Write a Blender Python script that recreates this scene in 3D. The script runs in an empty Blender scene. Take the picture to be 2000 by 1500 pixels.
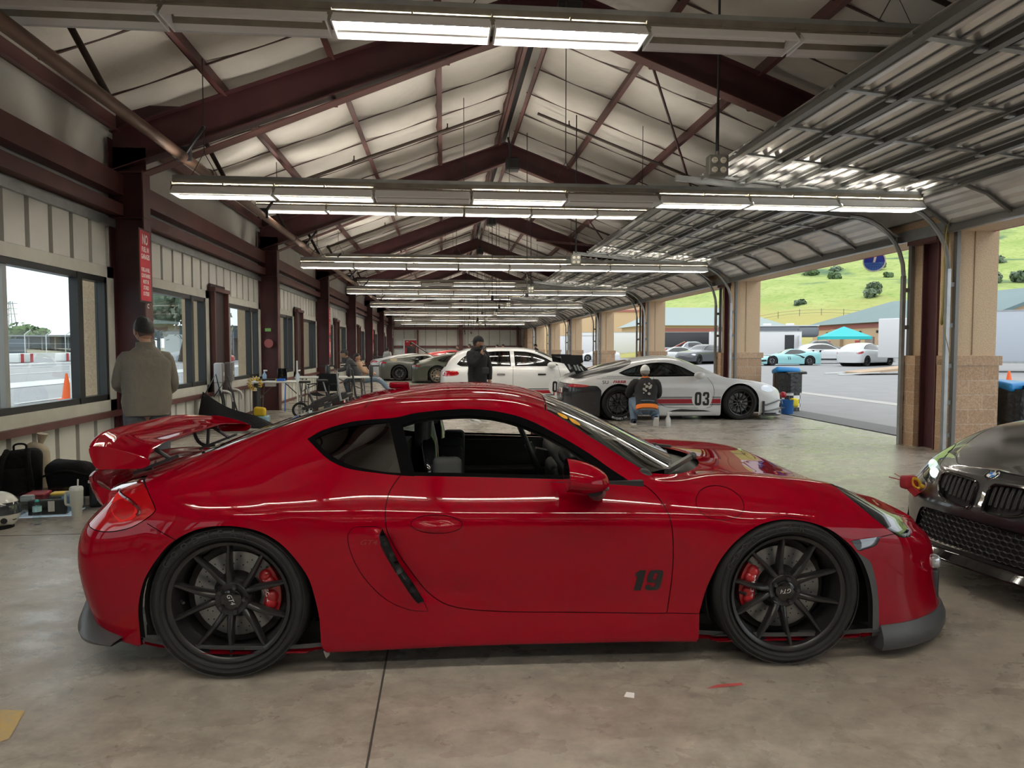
import bpy, bmesh, math, random
import numpy as np
from mathutils import Vector, Matrix, Euler
from mathutils.geometry import delaunay_2d_cdt
random.seed(7); RNG = np.random.default_rng(5)
SC = bpy.context.scene; COL = SC.collection
PI = math.pi

# ---------------------------------------------------------------- camera
EYE = Vector((0, 0, 1.44)); FPX = 1390.0
def make_camera():
    d = Vector(((866-1000)/FPX, -(680-750)/FPX, -1.0)).normalized()      # the hall's long axis seen from the camera
    up = Vector((0, 1, d.y/-d.z)).normalized(); right = d.cross(up)
    rot = Matrix((right, d, up))                                         # rows: hall axes in camera space = camera-to-world
    cd = bpy.data.cameras.new('camera'); cd.sensor_width = 36; cd.lens = FPX/2000*36; cd.clip_end = 3000
    c = bpy.data.objects.new('camera', cd); COL.objects.link(c)
    c.matrix_world = Matrix.Translation(EYE) @ rot.to_4x4(); SC.camera = c
make_camera()

# ---------------------------------------------------------------- sky, exposure
W = bpy.data.worlds.new('overcast_sky'); SC.world = W; W.use_nodes = True
bg = W.node_tree.nodes['Background']; bg.inputs[0].default_value = (.92, .965, 1.0, 1); bg.inputs[1].default_value = 1.75
sd = bpy.data.lights.new('veiled_sun', 'SUN'); sd.energy = .5; sd.angle = math.radians(60); sd.color = (1, .97, .92)
so = bpy.data.objects.new('veiled_sun', sd); COL.objects.link(so); so.rotation_euler = (math.radians(25), math.radians(20), 0)
SC.view_settings.view_transform = 'Standard'; SC.view_settings.look = 'None'
SC.view_settings.exposure = 0.0; SC.view_settings.gamma = 1.0; SC.view_settings.use_curve_mapping = False
TUBE_POWER = 92.0
SC.cycles.use_denoising = True
SC.cycles.max_bounces = 8; SC.cycles.diffuse_bounces = 4; SC.cycles.glossy_bounces = 4; SC.cycles.transmission_bounces = 8; SC.cycles.transparent_max_bounces = 12
SC.cycles.sample_clamp_indirect = 12.0; SC.cycles.caustics_reflective = False; SC.cycles.caustics_refractive = False

# ---------------------------------------------------------------- materials
MATS = {}
def M(name, col=(.5,.5,.5), rough=.5, metal=0., coat=0., spec=.5, var=None, bump=None, emit=0., ecol=None, trans=0., alpha=1., coat_rough=.03, stretch=None, sheen=0.):
    """var=(scale, colour2, contrast) mottles the colour; bump=(scale, strength); stretch=(x,y,z) scales the pattern"""
    if name in MATS: return MATS[name]
    m = bpy.data.materials.new(name); m.use_nodes = True; nt = m.node_tree; b = nt.nodes['Principled BSDF']
    b.inputs['Base Color'].default_value = (*col, 1); b.inputs['Roughness'].default_value = rough; b.inputs['Metallic'].default_value = metal
    b.inputs['Coat Weight'].default_value = coat; b.inputs['Coat Roughness'].default_value = coat_rough
    b.inputs['Specular IOR Level'].default_value = spec; b.inputs['Transmission Weight'].default_value = trans; b.inputs['Alpha'].default_value = alpha
    b.inputs['Sheen Weight'].default_value = sheen
    if emit: b.inputs['Emission Color'].default_value = (*(ecol or col), 1); b.inputs['Emission Strength'].default_value = emit
    def coords():
        t = nt.nodes.new('ShaderNodeTexCoord'); mp = nt.nodes.new('ShaderNodeMapping'); nt.links.new(t.outputs['Object'], mp.inputs[0])
        if stretch: mp.inputs['Scale'].default_value = stretch
        return mp.outputs[0]
    if var:
        n = nt.nodes.new('ShaderNodeTexNoise'); n.inputs['Scale'].default_value = var[0]; n.inputs['Detail'].default_value = 6
        nt.links.new(coords(), n.inputs['Vector']); r = nt.nodes.new('ShaderNodeMapRange'); c = var[2] if len(var) > 2 else .2
        r.inputs[1].default_value = .5-c; r.inputs[2].default_value = .5+c; nt.links.new(n.outputs[0], r.inputs[0])
        mx = nt.nodes.new('ShaderNodeMix'); mx.data_type = 'RGBA'; mx.inputs[6].default_value = (*col, 1); mx.inputs[7].default_value = (*var[1], 1)
        nt.links.new(r.outputs[0], mx.inputs[0]); nt.links.new(mx.outputs[2], b.inputs['Base Color'])
    if bump:
        n = nt.nodes.new('ShaderNodeTexNoise'); n.inputs['Scale'].default_value = bump[0]; n.inputs['Detail'].default_value = 4
        nt.links.new(coords(), n.inputs['Vector']); bp = nt.nodes.new('ShaderNodeBump'); bp.inputs['Strength'].default_value = bump[1]; bp.inputs['Distance'].default_value = .02
        nt.links.new(n.outputs[0], bp.inputs['Height']); nt.links.new(bp.outputs[0], b.inputs['Normal'])
    MATS[name] = m; return m
def glassmat(name, tint=(1,1,1), refl=1.0, rough=0.0):
    """thin pane: clear see-through film with a fresnel mirror on top"""
    if name in MATS: return MATS[name]
    m = bpy.data.materials.new(name); m.use_nodes = True; nt = m.node_tree; nt.nodes.clear()
    o = nt.nodes.new('ShaderNodeOutputMaterial'); t = nt.nodes.new('ShaderNodeBsdfTransparent'); t.inputs[0].default_value = (*tint, 1)
    g = nt.nodes.new('ShaderNodeBsdfGlossy'); g.inputs['Roughness'].default_value = rough
    f = nt.nodes.new('ShaderNodeFresnel'); ge = nt.nodes.new('ShaderNodeNewGeometry'); mr = nt.nodes.new('ShaderNodeMapRange'); mr.inputs[3].default_value = 1.5; mr.inputs[4].default_value = 1/1.5; nt.links.new(ge.outputs['Backfacing'], mr.inputs[0]); nt.links.new(mr.outputs[0], f.inputs[0])
    mu = nt.nodes.new('ShaderNodeMath'); mu.operation = 'MULTIPLY'; mu.inputs[1].default_value = refl; nt.links.new(f.outputs[0], mu.inputs[0])
    mx = nt.nodes.new('ShaderNodeMixShader'); nt.links.new(mu.outputs[0], mx.inputs[0]); nt.links.new(t.outputs[0], mx.inputs[1]); nt.links.new(g.outputs[0], mx.inputs[2])
    nt.links.new(mx.outputs[0], o.inputs[0]); MATS[name] = m; return m

# ---------------------------------------------------------------- mesh building
def basis(d):
    d = Vector(d).normalized(); a = Vector((0,0,1)) if abs(d.z) < .9 else Vector((1,0,0))
    x = d.cross(a).normalized(); return x, d.cross(x).normalized(), d
class MB:
    def __init__(s): s.v = []; s.f = []; s.m = []; s.cur = 0
    def add(s, vs, fs, T=None):
        o = len(s.v); s.v += [tuple(T @ Vector(p)) if T else tuple(p) for p in vs]
        s.f += [[i+o for i in f] for f in fs]; s.m += [s.cur]*len(fs); return s
    def box(s, c, d, T=None, rz=0., taper=1.):
        x, y, z = d[0]/2, d[1]/2, d[2]/2; k = taper
        vs = [(-x,-y,-z),(x,-y,-z),(x,y,-z),(-x,y,-z),(-x*k,-y*k,z),(x*k,-y*k,z),(x*k,y*k,z),(-x*k,y*k,z)]
        R = Matrix.Translation(Vector(c)) @ Matrix.Rotation(rz, 4, 'Z')
        return s.add(vs, [(0,3,2,1),(4,5,6,7),(0,1,5,4),(1,2,6,5),(2,3,7,6),(3,0,4,7)], (T @ R) if T else R)
    def rbox(s, c, d, r=.02, T=None, rz=0., n=3):
        bm = bmesh.new(); bmesh.ops.create_cube(bm, size=1)
        for v in bm.verts: v.co = Vector((v.co.x*d[0], v.co.y*d[1], v.co.z*d[2]))
        bmesh.ops.bevel(bm, geom=list(bm.edges)+list(bm.verts), offset=min(r, min(d)*.49), segments=n, profile=.5, affect='EDGES')
        R = Matrix.Translation(Vector(c)) @ Matrix.Rotation(rz, 4, 'Z'); bm.verts.index_update()
        s.add([v.co[:] for v in bm.verts], [[v.index for v in f.verts] for f in bm.faces], (T @ R) if T else R); bm.free(); return s
    def bar(s, p0, p1, w, h, upv=None):
        """rectangular bar between two points"""
        p0, p1 = Vector(p0), Vector(p1); d = (p1-p0).normalized()
        u = Vector(upv) if upv else (Vector((0,0,1)) if abs(d.z) < .95 else Vector((0,1,0)))
        x = d.cross(u).normalized(); y = x.cross(d).normalized(); vs = []
        for p in (p0, p1):
            for a, b in ((-1,-1),(1,-1),(1,1),(-1,1)): vs.append(p + x*a*w/2 + y*b*h/2)
        return s.add(vs, [(0,1,2,3),(7,6,5,4),(0,4,5,1),(1,5,6,2),(2,6,7,3),(3,7,4,0)])
    def cyl(s, p0, p1, r0, r1=None, n=12, caps=True):
        r1 = r0 if r1 is None else r1; p0, p1 = Vector(p0), Vector(p1); x, y, d = basis(p1-p0); vs = []; fs = []
        for p, r in ((p0,r0),(p1,r1)):
            for i in range(n): a = 2*PI*i/n; vs.append(p + x*math.cos(a)*r + y*math.sin(a)*r)
        for i in range(n): j = (i+1)%n; fs.append((i, j, n+j, n+i))
        if caps: fs += [tuple(range(n))[::-1], tuple(range(n, 2*n))]
        return s.add(vs, fs)
    def tube(s, pts, r, n=8, closed=False, caps=True):
        pts = [Vector(p) for p in pts]; k = len(pts); rs = r if isinstance(r, (list,tuple)) else [r]*k; vs = []; fs = []
        t0 = (pts[1]-pts[0]).normalized(); x, y, _ = basis(t0)
        for i in range(k):
            a = pts[i-1] if (i > 0 or closed) else pts[i]; b = pts[(i+1)%k] if (i < k-1 or closed) else pts[i]
            t = (b-a).normalized(); x = (x - t*x.dot(t)); x = x.normalized() if x.length > 1e-6 else basis(t)[0]; y = t.cross(x)
            for j in range(n): q = 2*PI*j/n; vs.append(pts[i] + x*math.cos(q)*rs[i] + y*math.sin(q)*rs[i])
        for i in range(k if closed else k-1):
            for j in range(n): a, b = i*n+j, i*n+(j+1)%n; c, d = ((i+1)%k)*n+(j+1)%n, ((i+1)%k)*n+j; fs.append((a,b,c,d))
        if caps and not closed: fs += [tuple(range(n))[::-1], tuple(range((k-1)*n, k*n))]
        return s.add(vs, fs)
    def lathe(s, prof, n=32, T=None, closed=False):
        """profile (radius, height) about z"""
        vs = []; fs = []; k = len(prof)
        for i in range(n):
            a = 2*PI*i/n
            for r, z in prof: vs.append((r*math.cos(a), r*math.sin(a), z))
        for i in range(n):
            j = (i+1)%n
            for q in range(k if closed else k-1): w = (q+1)%k; fs.append((i*k+q, j*k+q, j*k+w, i*k+w))
        return s.add(vs, fs, T)
    def prism(s, poly, h, T=None, z0=0.):
        """flat polygon in xy pulled up by h"""
        n = len(poly); vs = [(p[0],p[1],z0) for p in poly] + [(p[0],p[1],z0+h) for p in poly]
        fs = [tuple(range(n))[::-1], tuple(range(n, 2*n))] + [(i,(i+1)%n,n+(i+1)%n,n+i) for i in range(n)]
        return s.add(vs, fs, T)
    def sph(s, c, r, nu=14, nv=9, T=None):
        r = r if isinstance(r, (tuple,list)) else (r,r,r); vs = []; fs = []; c = Vector(c)
        for i in range(nv+1):
            t = PI*i/nv
            for j in range(nu): a = 2*PI*j/nu; vs.append(c + Vector((r[0]*math.sin(t)*math.cos(a), r[1]*math.sin(t)*math.sin(a), r[2]*math.cos(t))))
        for i in range(nv):
            for j in range(nu): k = (j+1)%nu; fs.append((i*nu+j, (i+1)*nu+j, (i+1)*nu+k, i*nu+k))
        return s.add(vs, fs, T)
    def grid(s, fn, nu, nv):
        vs = [fn(i/nu, j/nv) for i in range(nu+1) for j in range(nv+1)]; w = nv+1
        return s.add(vs, [(i*w+j, (i+1)*w+j, (i+1)*w+j+1, i*w+j+1) for i in range(nu) for j in range(nv)])
    def quad(s, *p): return s.add(p, [tuple(range(len(p)))])
    def text(s, body, h, T, ext=.002, width=None, bold=0., shear=0., align='CENTER', spacing=1.):
        c = bpy.data.curves.new('lettering', 'FONT'); c.body = body; c.size = 1; c.extrude = 0; c.offset = bold; c.shear = shear; c.align_x = align; c.align_y = 'CENTER'; c.resolution_u = 3; c.space_character = spacing
        o = bpy.data.objects.new('lettering', c); COL.objects.link(o); dg = bpy.context.evaluated_depsgraph_get(); me = bpy.data.meshes.new_from_object(o.evaluated_get(dg))
        if len(me.vertices):
            xs = [v.co.x for v in me.vertices]; ys = [v.co.y for v in me.vertices]; sy = h/max(1e-6, max(ys)-min(ys)); sx = width/(max(xs)-min(xs)) if width else sy
            mx = (max(xs)+min(xs))/2 if align == 'CENTER' else (min(xs) if align == 'LEFT' else max(xs)); my = (max(ys)+min(ys))/2
            s.add([((v.co.x-mx)*sx, (v.co.y-my)*sy, ext) for v in me.vertices], [list(p.vertices) for p in me.polygons], T)
        bpy.data.objects.remove(o); bpy.data.curves.remove(c); bpy.data.meshes.remove(me); return s
    def mesh(s, name, mat, smooth=40):
        me = bpy.data.meshes.new(name); me.from_pydata(s.v, [], s.f)
        mats = mat if isinstance(mat, (list,tuple)) else [mat]
        for q in mats: me.materials.append(q)
        if len(mats) > 1: me.polygons.foreach_set('material_index', s.m)
        if smooth: me.shade_smooth(); me.set_sharp_from_angle(angle=math.radians(smooth))
        me.update(); return me
    def build(s, name, mat, parent=None, smooth=40, **kw):
        o = bpy.data.objects.new(name, s.mesh(name, mat, smooth)); COL.objects.link(o)
        if parent: o.parent = parent
        return tag(o, **kw)
def tag(o, label=None, cat=None, group=None, kind=None):
    for k, v in (('label',label),('category',cat),('group',group),('kind',kind)):
        if v: o[k] = v
    return o
def empty(name, loc=(0,0,0), rz=0., label=None, cat=None, group=None, kind=None, parent=None):
    o = bpy.data.objects.new(name, None); COL.objects.link(o); o.location = loc; o.rotation_euler = (0,0,rz); o.empty_display_size = .1
    if parent: o.parent = parent
    return tag(o, label, cat, group, kind)
def copy_tree(o, parent=None, top=True):
    c = o.copy(); COL.objects.link(c); c.parent = parent
    for ch in [q for q in KIDS(o)]: copy_tree(ch, c, False)
    return c
def KIDS(o): return list(o.children)
def Tm(loc, rx=0., ry=0., rz=0.): return Matrix.Translation(Vector(loc)) @ Euler((rx,ry,rz)).to_matrix().to_4x4()
def frame_T(o, x, y):
    """matrix whose local x,y lie along the given world directions"""
    x = Vector(x).normalized(); y = Vector(y).normalized(); z = x.cross(y); m = Matrix.Identity(4)
    for i in range(3): m[i][0] = x[i]; m[i][1] = y[i]; m[i][2] = z[i]; m[i][3] = o[i]
    return m
def chaikin(pts, it=2, closed=False):
    pts = [Vector(p) for p in pts]
    for _ in range(it):
        q = [] if closed else [pts[0]]
        for i in range(len(pts) if closed else len(pts)-1): a, b = pts[i], pts[(i+1)%len(pts)]; q += [a*.75+b*.25, a*.25+b*.75]
        if not closed: q.append(pts[-1])
        pts = q
    return pts
# ---------------------------------------------------------------- shared materials
MAROON = M('oxide_red_steel', (.075,.022,.024), .45, var=(3,(.05,.016,.02),.25))
MAROON2 = M('red_brown_purlin', (.15,.058,.052), .45, var=(2,(.09,.036,.034),.3))
GALV = M('galvanised_steel', (.42,.44,.44), .38, .75, var=(6,(.3,.32,.32),.25))
DARKMETAL = M('dark_metal', (.035,.036,.04), .4, .3)
BLACK = M('black_plastic', (.012,.012,.013), .45)
BLACKGLOSS = M('black_gloss', (.006,.006,.007), .08, coat=.6)
RUBBER = M('rubber', (.016,.016,.017), .62, bump=(60,.08))
WHITE = M('white_paint', (.78,.79,.78), .4)
TANBLOCK = None
INSUL = M('white_roof_insulation', (.72,.69,.635), .55, var=(2.2,(.60,.57,.52),.3), bump=(9,.35))
WALLW = M('off_white_wall_panel', (.72,.72,.67), .5, var=(2.5,(.62,.62,.58),.3))
RIBD = M('shaded_rib_grey', (.27,.27,.25), .55)  # grey darkened for the shade inside the wall's recessed ribs
ALU = M('dark_bronze_sash', (.035,.037,.038), .4, .3)
SILVER = M('silver_sash', (.45,.47,.47), .35, .6)
GLASS = glassmat('window_glass', (.93,.97,.97), .9)
F0, S, XL, XR = 9.65, 7.315, -4.2, 6.72
RX, RZ, SL = 1.47, 6.27, .37
YEND = F0+7*S
def ztop(x): return RZ - SL*abs(x-RX)
def zlow(x): return 5.80 - (.405 if x < RX else .37)*abs(x-RX)
FR = [F0+S*n for n in range(-2, 8)]

# ---------------------------------------------------------------- floor and ground
def floor_material():
    m = bpy.data.materials.new('polished_concrete'); m.use_nodes = True; nt = m.node_tree; b = nt.nodes['Principled BSDF']; L = nt.links.new
    t = nt.nodes.new('ShaderNodeTexCoord')
    def noise(sc, det, stretch=None, rough=.6):
        n = nt.nodes.new('ShaderNodeTexNoise'); n.inputs['Scale'].default_value = sc; n.inputs['Detail'].default_value = det; n.inputs['Roughness'].default_value = rough
        if stretch:
            mp = nt.nodes.new('ShaderNodeMapping'); mp.inputs['Scale'].default_value = stretch; mp.inputs['Rotation'].default_value = (0,0,.35); L(t.outputs['Object'], mp.inputs[0]); L(mp.outputs[0], n.inputs['Vector'])
        else: L(t.outputs['Object'], n.inputs['Vector'])
        return n.outputs[0]
    def ramp(x, a, b_, c0, c1):
        r = nt.nodes.new('ShaderNodeValToRGB'); r.color_ramp.elements[0].position = a; r.color_ramp.elements[1].position = b_
        r.color_ramp.elements[0].color = (*c0,1); r.color_ramp.elements[1].color = (*c1,1); L(x, r.inputs[0]); return r.outputs[0]
    def mul(a, b_, f=1.):
        x = nt.nodes.new('ShaderNodeMix'); x.data_type = 'RGBA'; x.blend_type = 'MULTIPLY'; x.inputs[0].default_value = f; L(a, x.inputs[6]); L(b_, x.inputs[7]); return x.outputs[2]
    c = ramp(noise(.55, 8), .32, .68, (.315,.28,.235), (.45,.42,.37))
    c = mul(c, ramp(noise(7, 10, (1,1.4,1)), .33, .62, (.74,.73,.72), (1.06,1.06,1.05)))
    c = mul(c, ramp(noise(38, 6), .3, .7, (.88,.88,.88), (1.08,1.08,1.08)))
    c = mul(c, ramp(noise(3.1, 3), .24, .33, (.72,.70,.68), (1,1,1)), .8)                  # old oil blots
    v = nt.nodes.new('ShaderNodeTexVoronoi'); v.feature = 'DISTANCE_TO_EDGE'; v.inputs['Scale'].default_value = .55
    mp = nt.nodes.new('ShaderNodeMapping'); L(t.outputs['Object'], mp.inputs[0]); n2 = nt.nodes.new('ShaderNodeTexNoise'); n2.inputs['Scale'].default_value = 2.5; n2.inputs['Detail'].default_value = 6
    L(t.outputs['Object'], n2.inputs['Vector']); ad = nt.nodes.new('ShaderNodeVectorMath'); ad.operation = 'MULTIPLY_ADD'; ad.inputs[1].default_value = (.5,.5,0); L(n2.outputs['Color'], ad.inputs[0]); L(mp.outputs[0], ad.inputs[2]); L(ad.outputs[0], v.inputs['Vector'])
    c = mul(c, ramp(v.outputs['Distance'], .0012, .004, (.72,.70,.68), (1,1,1)), .55)       # hairline cracks
    L(c, b.inputs['Base Color'])
    r = nt.nodes.new('ShaderNodeMapRange'); L(noise(2.6, 9, (1,1.3,1)), r.inputs[0]); r.inputs[1].default_value = .3; r.inputs[2].default_value = .7; r.inputs[3].default_value = .17; r.inputs[4].default_value = .44; L(r.outputs[0], b.inputs['Roughness'])
    bp = nt.nodes.new('ShaderNodeBump'); bp.inputs['Strength'].default_value = .25; bp.inputs['Distance'].default_value = .004; L(noise(30, 8), bp.inputs['Height']); L(bp.outputs[0], b.inputs['Normal'])
    b.inputs['Specular IOR Level'].default_value = .55; return m
FLOORM = floor_material()
MB().quad((XL-.4,-27,0),(XR+.65,-27,0),(XR+.65,YEND+.4,0),(XL-.4,YEND+.4,0)).build('floor', FLOORM, kind='structure', label='grey brown polished concrete floor', cat='floor')
JOINT = M('joint_black', (.05,.045,.04), .8)
b = MB()
for x in (-.27, 3.45): b.box((x, 20, .001), (.008, 90, .002))
for y in (5.75, 12.0, 17, 24.3, 31.6): b.box(((XL+XR)/2, y, .001), (XR-XL, .006, .002))
b.build('trim_1', JOINT, kind='structure', label='saw cut joints across the concrete floor', cat='joints')
def floor_mark(name, pts, mat, label):
    MB().quad(*[(x,y,.0025) for x,y in pts]).build(name, mat, label=label, cat='floor mark')
floor_mark('yellow_mark', [(-1.83,2.96),(-1.66,2.93),(-1.60,2.72),(-1.70,2.64),(-1.88,2.72)], M('worn_yellow', (.55,.38,.12), .6, var=(25,(.42,.34,.2),.2)), 'worn yellow paint patch on the bare concrete by the rear wheel')
floor_mark('red_mark', [(1.10,2.85),(1.16,2.88),(1.27,2.885),(1.27,2.865),(1.17,2.855)], M('worn_red', (.5,.09,.09), .6), 'small red paint streak on the floor before the front wheel')
b = MB(); b.add([(.735,2.815,.001),(.775,2.80,.001),(.782,2.822,.012),(.752,2.838,.01)], [(0,1,2,3)]); b.build('paper_scrap', M('paper', (.8,.8,.8), .7), label='tiny scrap of white paper lying on the bare floor', cat='paper')

# ---------------------------------------------------------------- steel frames
def i_beam(b, p, q, w, hp, hq, tf=.015, tw=.012):
    """rafter between p and q (top-flange points), depth hp / hq downwards, flange width w along y"""
    p, q = Vector(p), Vector(q); dz = Vector((0,0,-1)); y = Vector((0,1,0))
    def slab(a0, a1, b0, b1, ww):
        vs = [a0-y*ww/2, a0+y*ww/2, a1+y*ww/2, a1-y*ww/2, b0-y*ww/2, b0+y*ww/2, b1+y*ww/2, b1-y*ww/2]
        b.add(vs, [(0,1,2,3),(7,6,5,4),(0,4,5,1),(1,5,6,2),(2,6,7,3),(3,7,4,0)])
    slab(p, q, p+dz*tf, q+dz*tf, w); slab(p+dz*(hp-tf), q+dz*(hq-tf), p+dz*hp, q+dz*hq, w); slab(p, q, p+dz*hp, q+dz*hq, tw)
XCL, XCR = -3.78, 6.55           # inner faces of the left and right columns
for i, y in enumerate(FR[:-1]):
    b = MB(); xl, xr = XL+.02, 7.15
    i_beam(b, (xl,y,ztop(xl)), (RX,y,RZ), .2, ztop(xl)-zlow(XCL), RZ-5.8); i_beam(b, (RX,y,RZ), (xr,y,ztop(xr)), .2, RZ-5.8, ztop(xr)-zlow(xr))
    b.cur = 1                                                        # lighter lower flanges
    for (xa, xb) in ((XCL, RX), (RX, xr)): b.bar((xa,y,zlow(xa)-.004), (xb,y,zlow(xb)-.004), .2, .016)
    b.cur = 0; b.box((xl+.45,y,ztop(xl)+.2), (.8,.015,.3))
    for x in (-1.4, .08, 2.86, 4.27): b.cur = 1; b.bar((x,y+.1,zlow(x)), (x-.02,y+.62,ztop(x)+.02), .05, .05)
    b.cur = 0
    b.build('rafter_beam', [MAROON, MAROON2], kind='structure', label='dark red tapered steel rafter pair spanning the hall', cat='steel frame', group='roof frames')
    b = MB(); zc = zlow(XCL)+.02
    b.box(((XL+XCL)/2,y,zc/2+.15), (XCL-XL,.012,zc+.3)); b.cur = 1; b.box((XCL-.008,y,zc/2), (.016,.22,zc)); b.cur = 0; b.box((XL+.008,y,zc/2+.2), (.016,.22,zc+.4))
    b.box(((XL+XCL)/2,y-.09,zc/2), (XCL-XL-.03,.04,zc)) if False else None
    for zz in (zc-.02, zc-.6): b.box(((XL+XCL)/2,y,zz), (XCL-XL,.2,.014))
    b.build('wall_column', [MAROON, MAROON2], kind='structure', label='dark red steel column standing by the window wall', cat='column', group='window wall columns')
    b = MB(); zc = ztop(7.1)
    b.cur = 1; b.box((6.99,y-.22,2.0), (.17,.02,4.0))
    b.cur = 0; b.box((7.0,y-.05,2.05), (.02,.3,4.1)); b.box((7.0,y+.1,2.05), (.17,.02,4.1)); b.box((7.06,y+.02,2.1), (.06,.62,4.2))
    b.cur = 1; b.box((6.92,y+.02,3.0), (.2,.62,.12)); b.box((6.92,y+.02,3.75), (.2,.62,.12))
    b.build('door_column', [MAROON, MAROON2], kind='structure', label='dark red steel column between two garage doors', cat='column', group='door side columns')
# ---------------------------------------------------------------- purlins, straps, insulation
PX = [RX-.19, RX-1.55, RX-2.93, RX-4.3, RX-5.62, RX+.19, RX+1.55, RX+2.93, RX+4.3, RX+5.6]
for x in PX:
    b = MB(); z = ztop(x); s = 1 if x < RX else -1
    b.box((x,17,z+.1), (.014,88,.2)); b.box((x+s*.035,17,z+.006), (.08,88,.012)); b.box((x-s*.03,17,z+.194), (.07,88,.012))
    b.build('roof_purlin', MAROON2, kind='structure', label='brown steel purlin running the length of the roof', cat='purlin', group='roof purlins')
def roof_fn(side):
    xs = [RX+side*d for d in (0,.19,1.55,2.93,4.3,5.62,6.4)]
    def fn(u, v):
        t = u*6; i = min(5, int(t)); f = t-i; x = xs[i]*(1-f)+xs[i+1]*f
        yy = -27+v*89; k = (yy/1.22)%1.0
        sag = -.05*math.sin(PI*f)*(.55+.45*math.sin(PI*k)) - .012*math.sin(PI*k)
        return (x, yy, ztop(x)+.21+(sag if 0 < i < 5 else 0))
    return fn
for side, nm in ((-1,'ceiling'),(1,'ceiling.001')):
    b = MB(); b.grid(roof_fn(side), 48, 500); b.build('ceiling', INSUL, kind='structure', label='white quilted roof insulation on the %s slope' % ('window side' if side < 0 else 'door side'), cat='ceiling')
b = MB()
for k in range(-4, 50):
    y = F0+.6+k*1.22
    if y > YEND: break
    for side in (-1,1): b.bar((RX+side*.15,y,ztop(RX+.15)+.155), (RX+side*5.55,y,ztop(RX+5.55)+.155), .032, .012)
b.build('ceiling_strap', M('brown_strap', (.07,.035,.03), .5), kind='structure', label='thin dark straps holding up the roof insulation', cat='strap')
b = MB(); b.box((RX,17,RZ+.2), (.36,88,.02)); b.build('ridge_vent', M('ridge_dark', (.03,.03,.032), .7), kind='structure', label='dark gap along the roof ridge', cat='roof')
# x bracing rods
for n in (0, 1, 3, 5):
    y0, y1 = FR[n+2], FR[n+3]
    b = MB(); b.cyl((2.9,y0+.2,zlow(2.9)+.1), (6.5,y1-.1,zlow(6.5)-.2), .02); b.bar((3.2,y1,zlow(3.2)-.05),(6.2,y0+1.6,zlow(6.2)-.1),.07,.07)
    b.build('roof_brace', MAROON, kind='structure', label='slanting dark brace under the door side roof', cat='brace', group='roof braces')

# ---------------------------------------------------------------- left wall with windows
def wall_left():
    b = MB(); XB = XL-.06                                           # back plane of the ribs
    wins = []
    for n in range(-2, 7):
        y = FR[n+2]
        wins += [(y+.2, y+3.62), (y+4.5, y+S-.08)]
    # solid strips below, above and between
    y0, y1 = -27, YEND
    def strip(z0, z1, ya, yb, mat): b.cur = mat; b.box((XB-.03, (ya+yb)/2, (z0+z1)/2), (.06, yb-ya, z1-z0))
    strip(0, .62, y0, y1, 1); strip(2.46, 3.0, y0, y1, 1); strip(3.0, 4.35, y0, y1, 0)
    e = y0
    for a, c in wins: strip(.62, 2.46, e, a, 1); e = c
    strip(.62, 2.46, e, y1, 1)
    b.cur = 0
    for z0, z1 in ((.06,.60),(2.47,2.99)):                           # raised flat pans between the ribs
        k = 0
        while y0+k*.435 < y1: b.box((XB+.022, y0+k*.435+.175, (z0+z1)/2), (.05,.35,z1-z0)); k += 1
    b.build('wall_left', [WALLW, RIBD], kind='structure', label='ribbed off white metal wall with windows', cat='wall')
    b = MB(); b.cur = 0
    b.box((XL+.03,17,.615), (.09,88,.075)); b.box((XL+.06,17,3.20), (.16,88,.15))
    b.box((XL+.05,17,3.52), (.18,88,.26)); b.cur = 1; b.box((XL+.0,17,3.03), (.07,88,.10)); b.cur = 0
    b.box((XL-.0,17,.03), (.06,88,.06))
    b.build('trim_2', [MAROON2, GALV], kind='structure', label='brown steel rails along the window wall', cat='rail')
    return wins
WINS = wall_left()
FRAMEW = M('cream_window_surround', (.62,.62,.56), .5, var=(5,(.5,.5,.45),.3))
for i, (a, c) in enumerate(WINS):
    if c < -1.5: continue
    e = empty('window_%d' % (i+1), (XL, (a+c)/2, .62), kind='structure', label='sliding window %s' % ('with dark sashes in the metal wall'), cat='window', group='hall windows')
    w = c-a; z1 = 2.46-.62; b = MB()
    t = .17
    for q in ((0,-w/2+t/2,z1/2,t,z1),(0,w/2-t/2,z1/2,t,z1),(0,0,t/2,w,t),(0,0,z1-t*.4,w,t*.8)): b.box((q[0]-.03,q[1],q[2]), (.1,q[3],q[4]))
    b.build('surround', FRAMEW, e)
    W2, H0, H1 = w/2-t, t, z1-.8*t; b = MB()
    for q in ((-W2+.03,.06,None),(W2-.03,.06,None)): b.box((-.05,q[0],(H0+H1)/2), (.12,q[1],H1-H0))
    b.box((-.05,0,H0+.035), (.12,2*W2,.07)); b.box((-.05,0,H1-.035), (.12,2*W2,.07)); b.build('sash_frame', ALU, e)
    xa, xb = -W2+.06+.30, W2-.06-.62
    b = MB(); b.box((-.06,xa,(H0+H1)/2), (.07,.07,H1-H0)); b.build('mullion', SILVER, e)
    b = MB(); b.box((-.03,xb,(H0+H1)/2), (.1,.11,H1-H0)); b.build('meeting_stile', ALU, e)
    for q0, q1 in ((-W2+.06,xa-.035),(xa+.035,xb-.055),(xb+.055,W2-.06)):
        b = MB(); b.box((-.08,(q0+q1)/2,(H0+H1)/2), (.006,q1-q0,H1-H0-.12)); b.build('pane', GLASS, e, smooth=0)
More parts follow.
